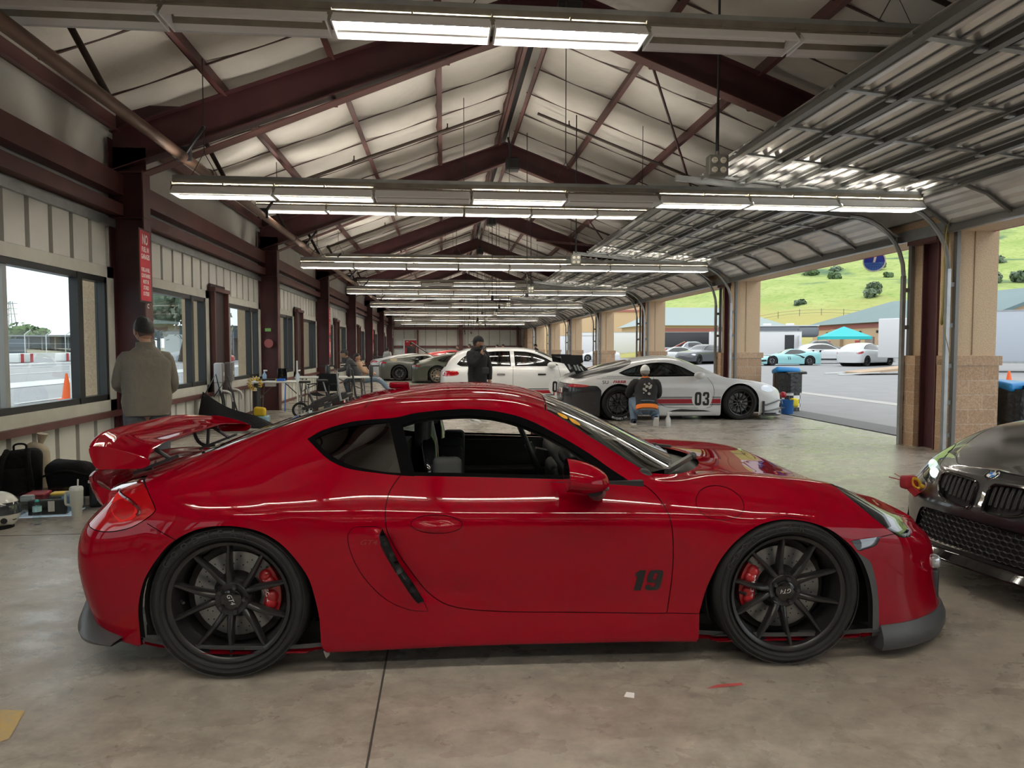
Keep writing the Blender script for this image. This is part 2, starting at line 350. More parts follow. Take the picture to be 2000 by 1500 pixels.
# dark middle posts and outside pilasters
STUCCO = M('tan_stucco', (.70,.53,.35), .85, var=(70,(.57,.42,.27),.12), bump=(90,.5))
for n in range(-1, 7):
    y = FR[n+2]; b = MB(); b.box((XL+.03,y+4.06,1.6), (.04,.86,2.0)); b.cur = 1; b.box((XL+.09,y+4.06,2.5), (.1,.9,.07)); b.box((XL+.06,y+3.66,1.55),(.12,.05,1.9)); b.box((XL+.06,y+4.46,1.55),(.12,.05,1.9))
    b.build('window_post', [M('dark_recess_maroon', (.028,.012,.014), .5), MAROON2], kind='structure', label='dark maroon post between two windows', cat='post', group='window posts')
    for dy in (-.0, 3.85):
        b = MB(); b.box((XL-.26,y+.175+dy,2), (.40,.75,4)); b.build('outside_pilaster', STUCCO, kind='structure', label='tan stucco pilaster outside the windows', cat='pilaster', group='outside pilasters')
# ---------------------------------------------------------------- far end wall
b = MB(); b.box(((XL+XR)/2+.3, YEND+.05, 3.2), (XR-XL+1.6, .1, 6.6))
k = 0
while XL+k*.9 < XR+.5: b.cur = 1; b.box((XL+k*.9, YEND-.01, 3.2), (.05,.04,6.4)); k += 1
b.build('wall_back', [WALLW, RIBD], kind='structure', label='off white metal end wall', cat='wall')
b = MB(); b.box(((XL+XR)/2,YEND-.1,1.55), (XR-XL,.12,.2)); b.box(((XL+XR)/2,YEND-.1,3.1), (XR-XL,.14,.22)); b.box((RX,YEND-.2,3), (.35,.3,6)); b.box((-2.15,YEND-.15,1.6),(.14,.2,3.2)); b.box((6.35,YEND-.15,1.8),(.2,.3,3.6))
b.build('trim_3', MAROON2, kind='structure', label='brown rails and posts on the end wall', cat='rail')
e = empty('door_20', (-2.75, YEND-.12, 0), kind='structure', label='red door in the far end wall', cat='door')
MB().box((0,0,1.05), (.98,.06,2.1)).build('leaf', M('red_door_paint', (.42,.02,.03), .4), e)
b = MB(); b.box((-.55,0,1.1), (.1,.1,2.2)); b.box((.55,0,1.1), (.1,.1,2.2)); b.box((0,0,2.17), (1.2,.1,.12)); b.build('door_frame', WHITE, e)
MB().box((-.28,-.035,1.98), (.2,.01,.05)).build('door_sign', WHITE, e)
MB().sph((.4,-.06,1.0), .035).build('handle', GALV, e)

b = MB(); b.box(((XL+XR)/2+.3, -27.05, 3.2), (XR-XL+1.6, .1, 6.6)); b.build('wall_front', M('brown_wall', (.10,.075,.06), .6), kind='structure', label='closed end of the hall behind the viewer', cat='wall')
# ---------------------------------------------------------------- right side: block pillars, lintel, overhead doors
def block_material():
    m = bpy.data.materials.new('split_block'); m.use_nodes = True; nt = m.node_tree; b = nt.nodes['Principled BSDF']; L = nt.links.new
    t = nt.nodes.new('ShaderNodeTexCoord'); sx = nt.nodes.new('ShaderNodeSeparateXYZ'); L(t.outputs['Object'], sx.inputs[0])
    ad = nt.nodes.new('ShaderNodeMath'); L(sx.outputs[0], ad.inputs[0]); L(sx.outputs[1], ad.inputs[1]); cb = nt.nodes.new('ShaderNodeCombineXYZ'); L(ad.outputs[0], cb.inputs[0]); L(sx.outputs[2], cb.inputs[1])
    br = nt.nodes.new('ShaderNodeTexBrick'); br.inputs['Scale'].default_value = 1; br.inputs['Brick Width'].default_value = .4; br.inputs['Row Height'].default_value = .2; br.inputs['Mortar Size'].default_value = .006
    br.inputs['Color1'].default_value = (.52,.36,.235,1); br.inputs['Color2'].default_value = (.45,.30,.19,1); br.inputs['Mortar'].default_value = (.55,.44,.33,1); L(cb.outputs[0], br.inputs['Vector'])
    n = nt.nodes.new('ShaderNodeTexNoise'); n.inputs['Scale'].default_value = 45; n.inputs['Detail'].default_value = 5; L(t.outputs['Object'], n.inputs['Vector'])
    r = nt.nodes.new('ShaderNodeMapRange'); L(n.outputs[0], r.inputs[0]); r.inputs[1].default_value = .3; r.inputs[2].default_value = .7; r.inputs[3].default_value = .75; r.inputs[4].default_value = 1.2
    mx = nt.nodes.new('ShaderNodeMix'); mx.data_type = 'RGBA'; mx.blend_type = 'MULTIPLY'; mx.inputs[0].default_value = 1; L(br.outputs['Color'], mx.inputs[6]); L(r.outputs[0], mx.inputs[7]); L(mx.outputs[2], b.inputs['Base Color'])
    bp = nt.nodes.new('ShaderNodeBump'); bp.inputs['Strength'].default_value = .5; bp.inputs['Distance'].default_value = .01; L(br.outputs['Fac'], bp.inputs['Height']); bp.invert = True; L(bp.outputs[0], b.inputs['Normal']); b.inputs['Roughness'].default_value = .85
    return m
BLOCK = block_material(); REDTRIM = M('red_fascia', (.42,.05,.06), .5)
ZBLK = 1.33; ZHEAD = 3.02
for n in range(-2, 8):
    y = FR[n+2]; b = MB()
    if n < 7:
        b.box((7.24,y-.42,ZBLK/2), (.66,.34,ZBLK)); b.box((7.26,y-.42,ZBLK-.06), (.70,.36,.13)); b.box((7.2,y+.27,ZBLK/2), (.70,.28,ZBLK)); b.box((7.35,y-.07,ZBLK/2), (.40,.5,ZBLK))
        b.cur = 1; b.box((7.22,y-.42,2.6), (.60,.32,2.6)); b.box((7.25,y+.27,2.6), (.54,.26,2.6)); b.box((7.36,y-.07,2.6), (.36,.5,2.6)); b.cur = 2
        b.box((7.17,y-.585,2.2), (.008,.012,1.7))
        b.build('pillar', [BLOCK, STUCCO, M('stucco_joint', (.34,.25,.16), .8)], kind='structure', label='tan stucco and block pillar between garage openings', cat='pillar', group='block pillars')
b = MB(); b.box((7.13,17,ZHEAD+.65), (.56,88,1.3)); b.cur = 1; b.box((7.43,17,ZHEAD+.06), (.06,88,.12)); b.cur = 2; b.box((6.83,17,ZHEAD+.06), (.06,88,.16)); b.box((6.80,17,ZHEAD+.5), (.1,88,.5))
b.build('wall_right', [STUCCO, REDTRIM, GALV], kind='structure', label='tan stucco header over the garage openings', cat='wall')
b = MB(); b.box((7.0,-16,1.55), (.1,22,3.1)); b.build('wall_right', PANELW if 'PANELW' in globals() else WALLW, kind='structure', label='closed garage doors behind the viewer', cat='wall')
b = MB(); b.box((7.13,YEND-1.2,1.6), (.5,3,3.2)); b.build('wall_corner', BLOCK, kind='structure', label='tan block corner at the end of the hall', cat='wall')
PANELW = M('door_panel_steel', (.85,.85,.84), .27, .4, var=(3,(.70,.70,.69),.3)); STRUT = M('door_strut_steel', (.17,.17,.16), .42, .5)
STRAPY = M('yellow_strap', (.30,.25,.08), .7)
def overhead_door(y0, y1, full, lab):
    e = empty('door_%d' % full, (0, 0, 0), kind='structure', label=lab, cat='garage door', group='open garage doors')
    A = Vector((3.30,0,3.68)); Bp = Vector((6.05,0,3.42)); Cc = Vector((6.42,0,3.30)); D = Vector((6.78,0,3.06))
    d = (Bp-A); L = d.length; dn = d.normalized(); nrm = Vector((-dn.z,0,dn.x))   # up normal
    N = 5
    for i in range(N):
        p, q = A+dn*(L*i/N), A+dn*(L*(i+1)/N); b = MB(); w = q-p; m = 12
        prof = []                                                        # ribbed sheet
        for k in range(m+1): t = k/m; prof.append(p+w*t+nrm*(.035 if k%3 == 1 else 0.))
        for k in range(m): b.quad((prof[k].x,y0,prof[k].z),(prof[k+1].x,y0,prof[k+1].z),(prof[k+1].x,y1,prof[k+1].z),(prof[k].x,y1,prof[k].z))
        b.build('door_section', PANELW, e, smooth=0)
        b = MB(); c = p+w*.5-nrm*.035
        b.bar((p.x+dn.x*.06,y0,p.z+dn.z*.06-.04),(p.x+dn.x*.06,y1,p.z+dn.z*.06-.04),.07,.055)
        b.bar((q.x-dn.x*.05,y0,q.z-.03),(q.x-dn.x*.05,y1,q.z-.03),.03,.03)
        for f in (.36,.66): c = p+w*f-nrm*.010; b.bar((c.x,y0,c.z),(c.x,y1,c.z),.016,.010)  # thin dark bars imitate the shade in the sheet's grooves
        b.build('strut_and_groove_shade', STRUT, e)
        b = MB(); ns = 6
        for k in range(ns+1):
            yy = y0+.06+(y1-y0-.12)*k/ns; b.bar((p.x,yy,p.z-.02),(q.x,yy,q.z-.02),.06,.022); b.rbox((q.x,yy,q.z-.05),(.09,.07,.04),.01)
        b.build('hinge_stile', GALV, e)
    for p, q in ((Bp, Cc), (Cc, D)):
        b = MB(); m = 6; w = q-p; nn = Vector((-w.z,0,w.x)).normalized(); prof = [p+w*(k/m)+nn*(.012 if k%2 else 0) for k in range(m+1)]
        for k in range(m): b.quad((prof[k].x,y0,prof[k].z),(prof[k+1].x,y0,prof[k+1].z),(prof[k+1].x,y1,prof[k+1].z),(prof[k].x,y1,prof[k].z))
        b.build('door_section', PANELW, e, smooth=0)
    b = MB()
    for k in range(7): yy = y0+.06+(y1-y0-.12)*k/6; b.bar((Bp.x,yy,Bp.z-.03),(Cc.x,yy,Cc.z-.03),.05,.03); b.bar((Cc.x,yy,Cc.z-.03),(D.x,yy,D.z-.03),.05,.03)
    b.bar((Bp.x,y0,Bp.z-.05),(Bp.x,y1,Bp.z-.05),.07,.06); b.bar((D.x-.03,y0,D.z-.02),(D.x-.03,y1,D.z-.02),.06,.09)
    b.build('bottom_rail', STRUT, e)
    for yy in (y0-.05, y1+.05):
        b = MB(); b.bar((3.0,yy,3.64),(5.93,yy,3.38),.05,.07); arc = [(5.93+.87*math.sin(t*PI/2), yy, 3.38-.87+.87*math.cos(t*PI/2)) for t in [k/8 for k in range(9)]]; b.tube(arc, .03, 6); b.bar((6.80,yy,2.51),(6.80,yy,0),.05,.06)
        b.build('track', GALV, e)
        b = MB(); b.bar((6.92,yy,0),(6.92,yy,3.4),.05,.07)
        for zz in (.25,.7,1.2,1.75,2.3): b.box((6.86,yy,zz), (.14,.03,.06))
        b.build('track_angle', STRUT, e)
    b = MB(); b.cyl((6.78,y0-.1,3.62),(6.78,y1+.1,3.62),.03); b.cyl((6.78,(y0+y1)/2-.9,3.62),(6.78,(y0+y1)/2+.9,3.62),.07,n=12); b.build('torsion_shaft', DARKMETAL, e)
    return e
for n in range(-2, 7):
    y0, y1 = FR[n+2]+.42, FR[n+3]-.62
    o = overhead_door(y0, y1, n+3, 'ribbed steel garage door rolled up overhead, %s' % (['first','second','nearest the camera','next beyond the first block pillar','third along the hall','fourth along the hall','fifth along the hall','sixth along the hall','last along the hall'][n+2]))
    if n >= -1:
        b = MB(); ys = y1-.02 if n == -1 else y1+.02; c = chaikin([(6.56,ys-.3,3.12),(6.46,ys-.32,3.0),(6.44,ys-.3,2.3),(6.5,ys-.26,1.75),(6.72,ys-.12,1.35)], 3)
        w = Vector((.012,.03,0)); vs = []; 
        for p in c: vs += [p-w/2, p+w/2]
        b.add(vs, [(2*i,2*i+1,2*i+3,2*i+2) for i in range(len(c)-1)]); b.cur=0
        b.build('pull_strap', STRAPY, label='%s webbing pull strap hanging at a garage door track' % (['yellow','long yellow','faded yellow','pale yellow','thin yellow','short yellow','far yellow','farthest yellow'][n+1]), cat='strap', group='door pull straps')
b = MB(); c = chaikin([(6.80,F0-.50,3.4),(6.78,F0-.52,3.2),(6.79,F0-.52,2.4),(6.78,F0-.51,1.9),(6.76,F0-.51,1.78),(6.79,F0-.50,1.75),(6.81,F0-.51,2.0),(6.84,F0-.51,3.3)], 2)
b.tube(c, .013, 6); b.build('hanging_strap', STRAPY, label='looped yellow strap hanging beside the dark red column at the nearest pillar', cat='strap')
# ---------------------------------------------------------------- strip lights
DUST = M('dusty_grey_channel', (.30,.28,.23), .5, .2, var=(7,(.2,.185,.15),.25)); REFL = M('white_reflector', (.88,.90,.92), .35)
TUBE_ON = M('lit_tube', (1,.86,.60), .4, emit=TUBE_POWER, ecol=(1,.93,.82)); TUBE_OFF = M('unlit_tube', (.8,.82,.82), .3)
CHAIN = M('chain_steel', (.06,.055,.05), .5, .5)
def light_row(x0, x1, y, z, lit, units, lab, group):
    e = empty('strip_light', (x0, y, z), label=lab, cat='strip light', group=group); L = x1-x0; u = L/units
    b = MB(); b.box((L/2,0,.125), (L,.05,.05)); b.cur = 1; b.box((L/2,0,.17), (L,.04,.04)); b.cur = 0
    for s in (-1,1):
        b.add([(0,s*.06,.075),(L,s*.06,.075),(L,s*.098,.0),(0,s*.098,.0)], [(0,1,2,3)]); b.add([(0,s*.056,.075),(L,s*.056,.075),(L,s*.06,.075),(0,s*.06,.075)], [(0,1,2,3)])
    for k in range(units*2+1): b.box((L*k/(units*2),0,.09),(.012,.12,.03))
    b.build('channel', [DUST, GALV], e)
    for k in range(units):
        on = lit[k % len(lit)] == '1'; a, c = k*u+.02, (k+1)*u-.02; b = MB()
        for s in (-1,1):
            b.add([(a,s*.058,.068),(c,s*.058,.068),(c,s*.15,-.03),(a,s*.15,-.03)], [(0,1,2,3)]); b.add([(a,s*.15,-.03),(c,s*.15,-.03),(c,s*.15,-.045),(a,s*.15,-.045)], [(0,1,2,3)])
        for q in (a, c): b.prism([(-.045,.075),(.045,.075),(.15,-.045),(-.15,-.045)], .012, Matrix(((0,0,1,q-.006),(1,0,0,0),(0,1,0,0),(0,0,0,1))))
        r = b.build('reflector', REFL, e)
        b = MB(); b.cyl((a+.05,0,.028), (c-.05,0,.028), .02, n=10); b.build('tube_lamp', TUBE_ON if on else TUBE_OFF, r)
    for xx in (.35, L*.5, L-.35):
        b = MB(); zt = ztop(x0+xx)-z; b.cyl((xx,0,.45), (xx,0,zt), .006, n=5); b.cyl((xx,0,.45),(xx-.15,0,.18),.004,n=4); b.cyl((xx,0,.45),(xx+.15,0,.18),.004,n=4); b.build('chain', CHAIN, e)
    return e
ordn = ['nearest','second','third','fourth','fifth','sixth','seventh','eighth']
LA = ['11010111','11111111','1111','11011111','1111','10111111','1111','1111']; LB = ['001100','111111','111111','110110','111111','111011','111111','111111']
for n in range(-1, 8):
    y = 8.55+S*n
    if 0 <= n < 7: light_row(-3.06, 6.0, y, 3.22, LA[n], 8, '%s low row of strip lights, hung by a roof frame' % ordn[n], 'low strip light rows')
    y = 5.55+S*n
    if n >= 0: light_row(-3.22, 3.98, y, 3.86, LB[n], 6, '%s high row of strip lights, hung mid bay' % ordn[n], 'high strip light rows')
for y in (1.24, -1.76, -6.07, -13.4): light_row(-3.25, 5.2, y, 3.6 if y != -1.76 else 4.05, '11111111', 8, 'row of strip lights overhead behind the viewer', 'strip light rows out of view')
# ---------------------------------------------------------------- sprinkler pipes
PIPE = M('rusty_pipe', (.16,.09,.055), .45, .3, var=(5,(.10,.055,.04),.3)); PIPED = M('dark_branch_pipe', (.055,.038,.03), .5, .3)
e = empty('sprinkler_pipe', (0,0,0), label='long rusty sprinkler main running under the roof above the window side', cat='pipe', kind='structure')
b = MB(); b.cyl((-3.0,-8,3.70), (-3.0,YEND,3.56), .06, n=16)
for k in range(14): y = -6+k*5.2; b.cyl((-3.0,y,3.695-.0023*y),(-3.0,y+.16,3.695-.0023*y),.072,n=16)
b.build('main_pipe', PIPE, e)
for k in range(-1, 14):
    y = 6.85+k*3.66
    if y > YEND: break
    b = MB(); x1 = -3.35; z1 = ztop(x1)-.08; b.cyl((-3.0,y,3.72),(x1,y,z1),.032); b.sph((x1,y,z1),.055); b.cyl((x1,y,z1),(RX-.35,y,ztop(RX-.35)-.06),.03); b.cyl((RX+.4,y,ztop(RX+.4)-.06),(RX+4.9,y,ztop(RX+4.9)-.08),.028)
    for xx in (-1.7,.1,2.5,4.4): zz = ztop(xx)-.07; b.cyl((xx,y,zz+.04),(xx,y,zz-.0),.03); b.cyl((xx,y,zz),(xx,y,zz+.12),.012)
    b.build('branch_pipe', PIPED, e)
    b = MB(); b.cyl((-3.0,y+1.9,3.68),(-2.72,y+1.75,3.98),.022); b.rbox((-3.0,y+1.9,3.70),(.17,.05,.17),.01); b.build('pipe_hanger', DARKMETAL, e)
# ---------------------------------------------------------------- hanging socket boxes
BOXG = M('grey_cast_box', (.20,.20,.18), .5, .3); SOCK = M('ivory_socket', (.72,.69,.58), .4)
for n in range(0, 7):
    y = 6.7+S*n; x = 2.62; z = 3.18
    e = empty('socket_box', (x,y,z), rz=-.05, label='grey socket box hanging on a cord, %s from the viewer' % ordn[n], cat='socket box', group='hanging socket boxes')
    b = MB(); b.rbox((0,0,0), (.19,.12,.2), .015); b.cyl((0,0,.1),(0,0,.14),.02); b.build('box', BOXG, e)
    for i in (-1,1):
        for j in (-1,1):
            b = MB(); b.lathe([(0,.012),(.026,.012),(.03,0)], 16, Tm((i*.042,-.06,j*.045), rx=PI/2)); b.cur = 1
            for q in (-.008,.008): b.box((i*.042+q,-.0725,j*.045+.004),(.004,.002,.012)); b.box((i*.042+q,-.0725,j*.045-.02),(.004,.002,.004))
            b.build('socket', [SOCK, BLACK], e)
    b = MB(); b.tube([(0,0,.14),(.003,0,1.0),(0,0,ztop(x)-z+.19)], .012, 6); b.cyl((0,0,.14),(0,0,.5),.017,n=8); b.build('cord', BLACK, e)
for k in range(1, 16):
    y = 13.5+k*2.7; x = 1.6+.35*math.sin(k*2.1); zz = 2.75+.25*math.sin(k*3.3)
    e = empty('plug_pendant', (x,y,zz), label='thin black drop cord with a plug hanging far down the hall', cat='cord', group='drop cords')
    MB().cyl((0,0,0),(0,0,ztop(x)-zz+.19),.009,n=5).build('cord', BLACK, e); MB().rbox((0,0,-.05),(.07,.07,.12),.01).build('plug', BLACK, e)
# ridge boxes
for n in range(0, 6):
    y = FR[n+2]-.55+ (0 if n else -.0)
    e = empty('ridge_unit', (RX+.12, y, 5.62), label='dark grey box unit under the roof ridge at the %s frame' % ordn[n], cat='roof unit', group='ridge units')
    b = MB(); b.rbox((0,0,0), (.3,.34,.26), .02); b.build('case', DARKMETAL, e); b = MB(); b.box((0,-.19,-.02), (.24,.06,.18)); b.build('louvre', BLACK, e); MB().cyl((0,0,.1),(-.1,0,.62),.025).build('bracket', DARKMETAL, e)
# ---------------------------------------------------------------- red sign on the nearest column
SIGNR = M('sign_red', (.52,.015,.035), .4); SIGNW = M('sign_white', (.85,.84,.84), .5)
e = empty('fuel_sign', (XCL+.012, 9.50, 2.9), label='tall red sign with white lettering about fuel on the nearest dark column', cat='sign')
b = MB(); b.box((0,0,-.42), (.012,.34,.92)); b.build('board', M('sign_edge', (.03,.02,.02), .5), e); b = MB(); b.box((.008,0,-.42), (.006,.31,.88)); b.build('face', SIGNR, e)
rows = [('NO',-.09,.13,.17),('FUEL IN',-.215,.065,.21),('GARAGES',-.305,.065,.25),('FUEL & FUEL',-.47,.05,.25),('CONTAINERS',-.545,.05,.26),('MUST BE',-.62,.05,.17),('STORED',-.695,.05,.16),('OUTSIDE',-.77,.05,.18)]
b = MB()
for t, z, h, w in rows: b.text(t, h, frame_T((.0125,0,z), (0,1,0), (0,0,1)), 0, width=w, bold=.025)
b.build('lettering', SIGNW, e, smooth=0)
MB().add(*(lambda q: ([(.0,.0,-.98+.0),(0,.0,-.98)],[]))(0)) if False else None
b = MB(); b.text('C', .06, frame_T((XCL+.004,9.60,1.98),(0,1,0),(0,0,1)), .001, bold=.02); b.build('column_letter', SIGNW, label='small white letter C on the nearest dark column under the sign', cat='letter', smooth=0)
for n, lab in ((2,'third'),(4,'fifth')):
    e = empty('fuel_sign', (XCL+.012, FR[n+2]-.03, 2.75), label='tall red sign on the %s column along the hall' % lab, cat='sign')
    MB().box((0,0,-.42), (.014,.34,.9)).build('board', SIGNR, e); b = MB()
    for t, z, h, w in rows: b.text(t, h, frame_T((.009,0,z), (0,1,0), (0,0,1)), 0, width=w, bold=.02)
    b.build('lettering', SIGNW, e, smooth=0)
for n, z, lab in ((3, 1.45, 'by the third'), (5, 1.45, 'by the fifth')):
    e = empty('extinguisher_sign', (XCL+.02, FR[n+1]-.1 if n == 3 else FR[n+1]-.1, z), label='small red arrow sign %s column' % lab, cat='sign')
    MB().box((0,0,0), (.012,.3,.62)).build('board', SIGNR, e); b = MB(); b.prism([(-.05,.2),(.05,.2),(.05,-.08),(.1,-.08),(0,-.24),(-.1,-.08),(-.05,-.08)], .003, frame_T((.007,0,0),(0,1,0),(0,0,1))); b.build('arrow', SIGNW, e)
b = MB(); b.lathe([(0,.004),(.1,.004),(.1,0)], 24, frame_T((XCL-.22,FR[3]-.11,1.55),(1,0,0),(0,0,1))); b.build('round_sticker', M('dull_red', (.3,.09,.09), .6), label='round red sticker on the second dark column', cat='sticker')
MB().box((XCL-.23,FR[3]-.115,1.86),(.13,.004,.07)).build('green_sticker', M('green', (.2,.45,.15), .6), label='small green label stuck on the second dark column', cat='sticker')
# ---------------------------------------------------------------- smooth car bodies: a spline net, cut into panels along drawn outlines
def nat_basis(n):
    A = np.zeros((n,n)); B = np.zeros((n,n)); A[0,0] = A[-1,-1] = 1
    for i in range(1, n-1): A[i,i-1:i+2] = (1,4,1); B[i,i-1:i+2] = (6,-12,6)
    return np.linalg.solve(A, B)
def spl_w(t, n, D):
    t = np.clip(np.asarray(t, float), 0, n-1-1e-9); i = np.minimum(t.astype(int), n-2); f = t-i; k = np.arange(len(t)); W_ = np.zeros((len(t), n))
    W_[k,i] += 1-f; W_[k,i+1] += f
    a = ((1-f)**3-(1-f))/6; b = (f**3-f)/6
    return W_ + a[:,None]*D[i] + b[:,None]*D[i+1]
def in_poly(P, poly):
    x, y = P[:,0], P[:,1]; r = np.zeros(len(P), bool); n = len(poly); j = n-1
    for i in range(n):
        xi, yi = poly[i]; xj, yj = poly[j]
        c = ((yi > y) != (yj > y))
        if c.any(): r ^= c & (x < (xj-xi)*(y-yi)/((yj-yi) if yj != yi else 1e-12)+xi)
        j = i
    return r
def dense(pts, step=.02, closed=True, smooth=True):
    """Catmull-Rom through the points; a point given twice in a row is a corner"""
    P = [np.array(p, float) for p in pts]; corner = set(); Q = []
    for p in P:
        if Q and np.allclose(Q[-1], p): corner.add(len(Q)-1)
        else: Q.append(p)
    if closed and len(Q) > 1 and np.allclose(Q[0], Q[-1]): corner.add(0); Q.pop()
    n = len(Q); out = []
    for i in range(n if closed else n-1):
        p1, p2 = Q[i], Q[(i+1)%n]
        p0 = Q[i-1] if (closed or i > 0) else p1; p3 = Q[(i+2)%n] if (closed or i < n-2) else p2
        m1 = (p2-p0)/2 if i not in corner else (p2-p1); m2 = (p3-p1)/2 if (i+1)%n not in corner else (p2-p1)
        L = np.linalg.norm(p2-p1); lim = L
        for m in (m1, m2):
            q = np.linalg.norm(m)
            if q > lim: m *= lim/q
        k = max(1, int(math.ceil(L/step)))
        for s in range(k):
            t = s/k
            if not smooth: out.append(p1+(p2-p1)*t)
            else: out.append((2*t**3-3*t*t+1)*p1+(t**3-2*t*t+t)*m1+(-2*t**3+3*t*t)*p2+(t**3-t*t)*m2)
    if not closed: out.append(Q[-1])
    return np.array(out)
def inset(P, d):
    """closed outline moved inwards by d"""
    n = len(P); a = np.sum(P[:,0]*np.roll(P[:,1],-1)-np.roll(P[:,0],-1)*P[:,1]); t = np.roll(P,-1,0)-np.roll(P,1,0)
    t /= np.maximum(np.linalg.norm(t, axis=1), 1e-9)[:,None]; nn = np.stack([-t[:,1], t[:,0]], 1)
    return P + nn*d*(1 if a > 0 else -1)
class Surf:
    def __init__(s, rows, disp=None):
        s.net = np.array(rows, float).transpose(1,0,2)            # stations, rows, xyz
        s.U, s.V = s.net.shape[:2]; s.Du, s.Dv = nat_basis(s.U), nat_basis(s.V); s.disp = disp
        uu, vv = np.meshgrid(np.linspace(0, s.U-1, (s.U-1)*14+1), np.linspace(0, s.V-1, (s.V-1)*10+1), indexing='ij')
        s.tu, s.tv = uu.ravel(), vv.ravel(); s.tp = s.P0(s.tu, s.tv)
    def P0(s, u, v):
        return np.einsum('ki,kj,ijc->kc', spl_w(u, s.U, s.Du), spl_w(v, s.V, s.Dv), s.net)
    def N0(s, u, v):
        h = .02; a = s.P0(np.minimum(u+h, s.U-1), v)-s.P0(np.maximum(u-h, 0), v); b = s.P0(u, np.minimum(v+h, s.V-1))-s.P0(u, np.maximum(v-h, 0))
        n = np.cross(a, b); n /= np.maximum(np.linalg.norm(n, axis=1), 1e-9)[:,None]; return n
    def P(s, u, v):
        p = s.P0(u, v)
        if s.disp is not None: p = p + s.N0(u, v)*s.sgn*s.disp(p)[:,None]
        return p
    sgn = -1.
    def N(s, u, v):
        h = .03; u = np.asarray(u, float); v = np.asarray(v, float)
        a = s.P(np.minimum(u+h, s.U-1), v)-s.P(np.maximum(u-h, 0), v); b = s.P(u, np.minimum(v+h, s.V-1))-s.P(u, np.maximum(v-h, 0))
        n = np.cross(a, b)*s.sgn; n /= np.maximum(np.linalg.norm(n, axis=1), 1e-9)[:,None]; return n
    def inv(s, pts, axes, vr=(0, 99), ur=(0, 99)):
        """(u,v) of points known by two coordinates, axes 'xz' from the side or 'xy' from above"""
        A = [('xyz'.index(c)) for c in axes]; m = (s.tv >= vr[0])&(s.tv <= vr[1])&(s.tu >= ur[0])&(s.tu <= ur[1]); T = s.tp[m][:,A]; pts = np.asarray(pts, float)
        u = np.empty(len(pts)); v = np.empty(len(pts))
        for k, p in enumerate(pts): j = np.argmin(((T-p)**2).sum(1)); u[k] = s.tu[m][j]; v[k] = s.tv[m][j]
        lo_u, hi_u, lo_v, hi_v = max(0, ur[0]), min(s.U-1, ur[1]), max(0, vr[0]), min(s.V-1, vr[1])
        for _ in range(7):
            h = 1e-3; p = s.P0(u, v)[:,A]; a = (s.P0(u+h, v)[:,A]-s.P0(u-h, v)[:,A])/(2*h); b = (s.P0(u, v+h)[:,A]-s.P0(u, v-h)[:,A])/(2*h)
            d = pts-p; det = a[:,0]*b[:,1]-a[:,1]*b[:,0]; det = np.where(np.abs(det) < 1e-7, 1e-7, det)
            u = np.clip(u+np.clip((d[:,0]*b[:,1]-d[:,1]*b[:,0])/det, -.4, .4), lo_u, hi_u); v = np.clip(v+np.clip((a[:,0]*d[:,1]-a[:,1]*d[:,0])/det, -.4, .4), lo_v, hi_v)
        return np.stack([u, v], 1)
    def at(s, pt, axes='xz', vr=(0,99), ur=(0,99)):
        q = s.inv([pt], axes, vr, ur); return s.P(q[:,0], q[:,1])[0], s.N(q[:,0], q[:,1])[0]
    def cut(s, outlines, du=.1, dv=.14):
        """outlines: list of dicts name, pts, axes, vr, gap. Returns {panel: (uv array, tris)}; later outlines win"""
        loops = []; regs = []
        for o in outlines:
            P = dense(o['pts'], o.get('step', .03), True, o.get('smooth', True)); q = s.inv(P, o.get('axes','xz'), o.get('vr',(0,99)), o.get('ur',(0,99))); loops.append(q)
            if o.get('gap'):
                q2 = s.inv(inset(P, o['gap']), o.get('axes','xz'), o.get('vr',(0,99)), o.get('ur',(0,99))); loops.append(q2); regs += [('gap', q), (o['name'], q2)]
            else: regs.append((o['name'], q))
        nu, nv = int((s.U-1)/du), int((s.V-1)/dv)
        g = [(a, b) for a in np.linspace(0, s.U-1, nu+1) for b in np.linspace(0, s.V-1, nv+1)]; co = [Vector(p) for p in g]; ed = []
        for q in loops:
            o = len(co); n = len(q); co += [Vector((float(a), float(b))) for a, b in q]; ed += [(o+i, o+(i+1)%n) for i in range(n)]
        vs, _, fs, *_ = delaunay_2d_cdt(co, ed, [], 0, 1e-5)
        V = np.array([(p.x, p.y) for p in vs]); F = np.array([f for f in fs if len(f) == 3]); C = V[F].mean(1); lab = np.full(len(F), 'body', dtype=object)
        for nm, q in regs: lab[in_poly(C, q)] = nm
        s.panels = {nm: (V, F[lab == nm]) for nm in set(lab)}; return s.panels
    def bm_mesh(s, names, sides=(1,), off=0., name='panel', mat=None, parent=None, keep=None, **kw):
        """builds named panels as one mesh; sides 1 = authored side, -1 = mirrored"""
        vs = []; fs = []; ns = []
        for nm in ([names] if isinstance(names, str) else names):
            if nm not in s.panels: continue
            V, F = s.panels[nm]
            if not len(F): continue
            ids = np.unique(F); mp = np.full(len(V), -1); mp[ids] = np.arange(len(ids)); u, v = V[ids,0], V[ids,1]; P = s.P(u, v); N = s.N(u, v)
            if off: P = P+N*off
            F2 = mp[F]
            if keep is not None:
                c = P[F2].mean(1); F2 = F2[keep(c)]
            T = P[F2]; fn = np.cross(T[:,1]-T[:,0], T[:,2]-T[:,0]); flip = (fn*N[F2[:,0]]).sum(1) < 0; F2 = F2.copy(); F2[flip] = F2[flip][:,::-1]
            for sd in sides:
                o = len(vs); k = np.array([1, sd, 1]); vs += [tuple(p) for p in P*k]; ns += [tuple(p) for p in N*k]; fs += [tuple(int(i)+o for i in (f if sd == 1 else f[::-1])) for f in F2]
        if not fs: return None
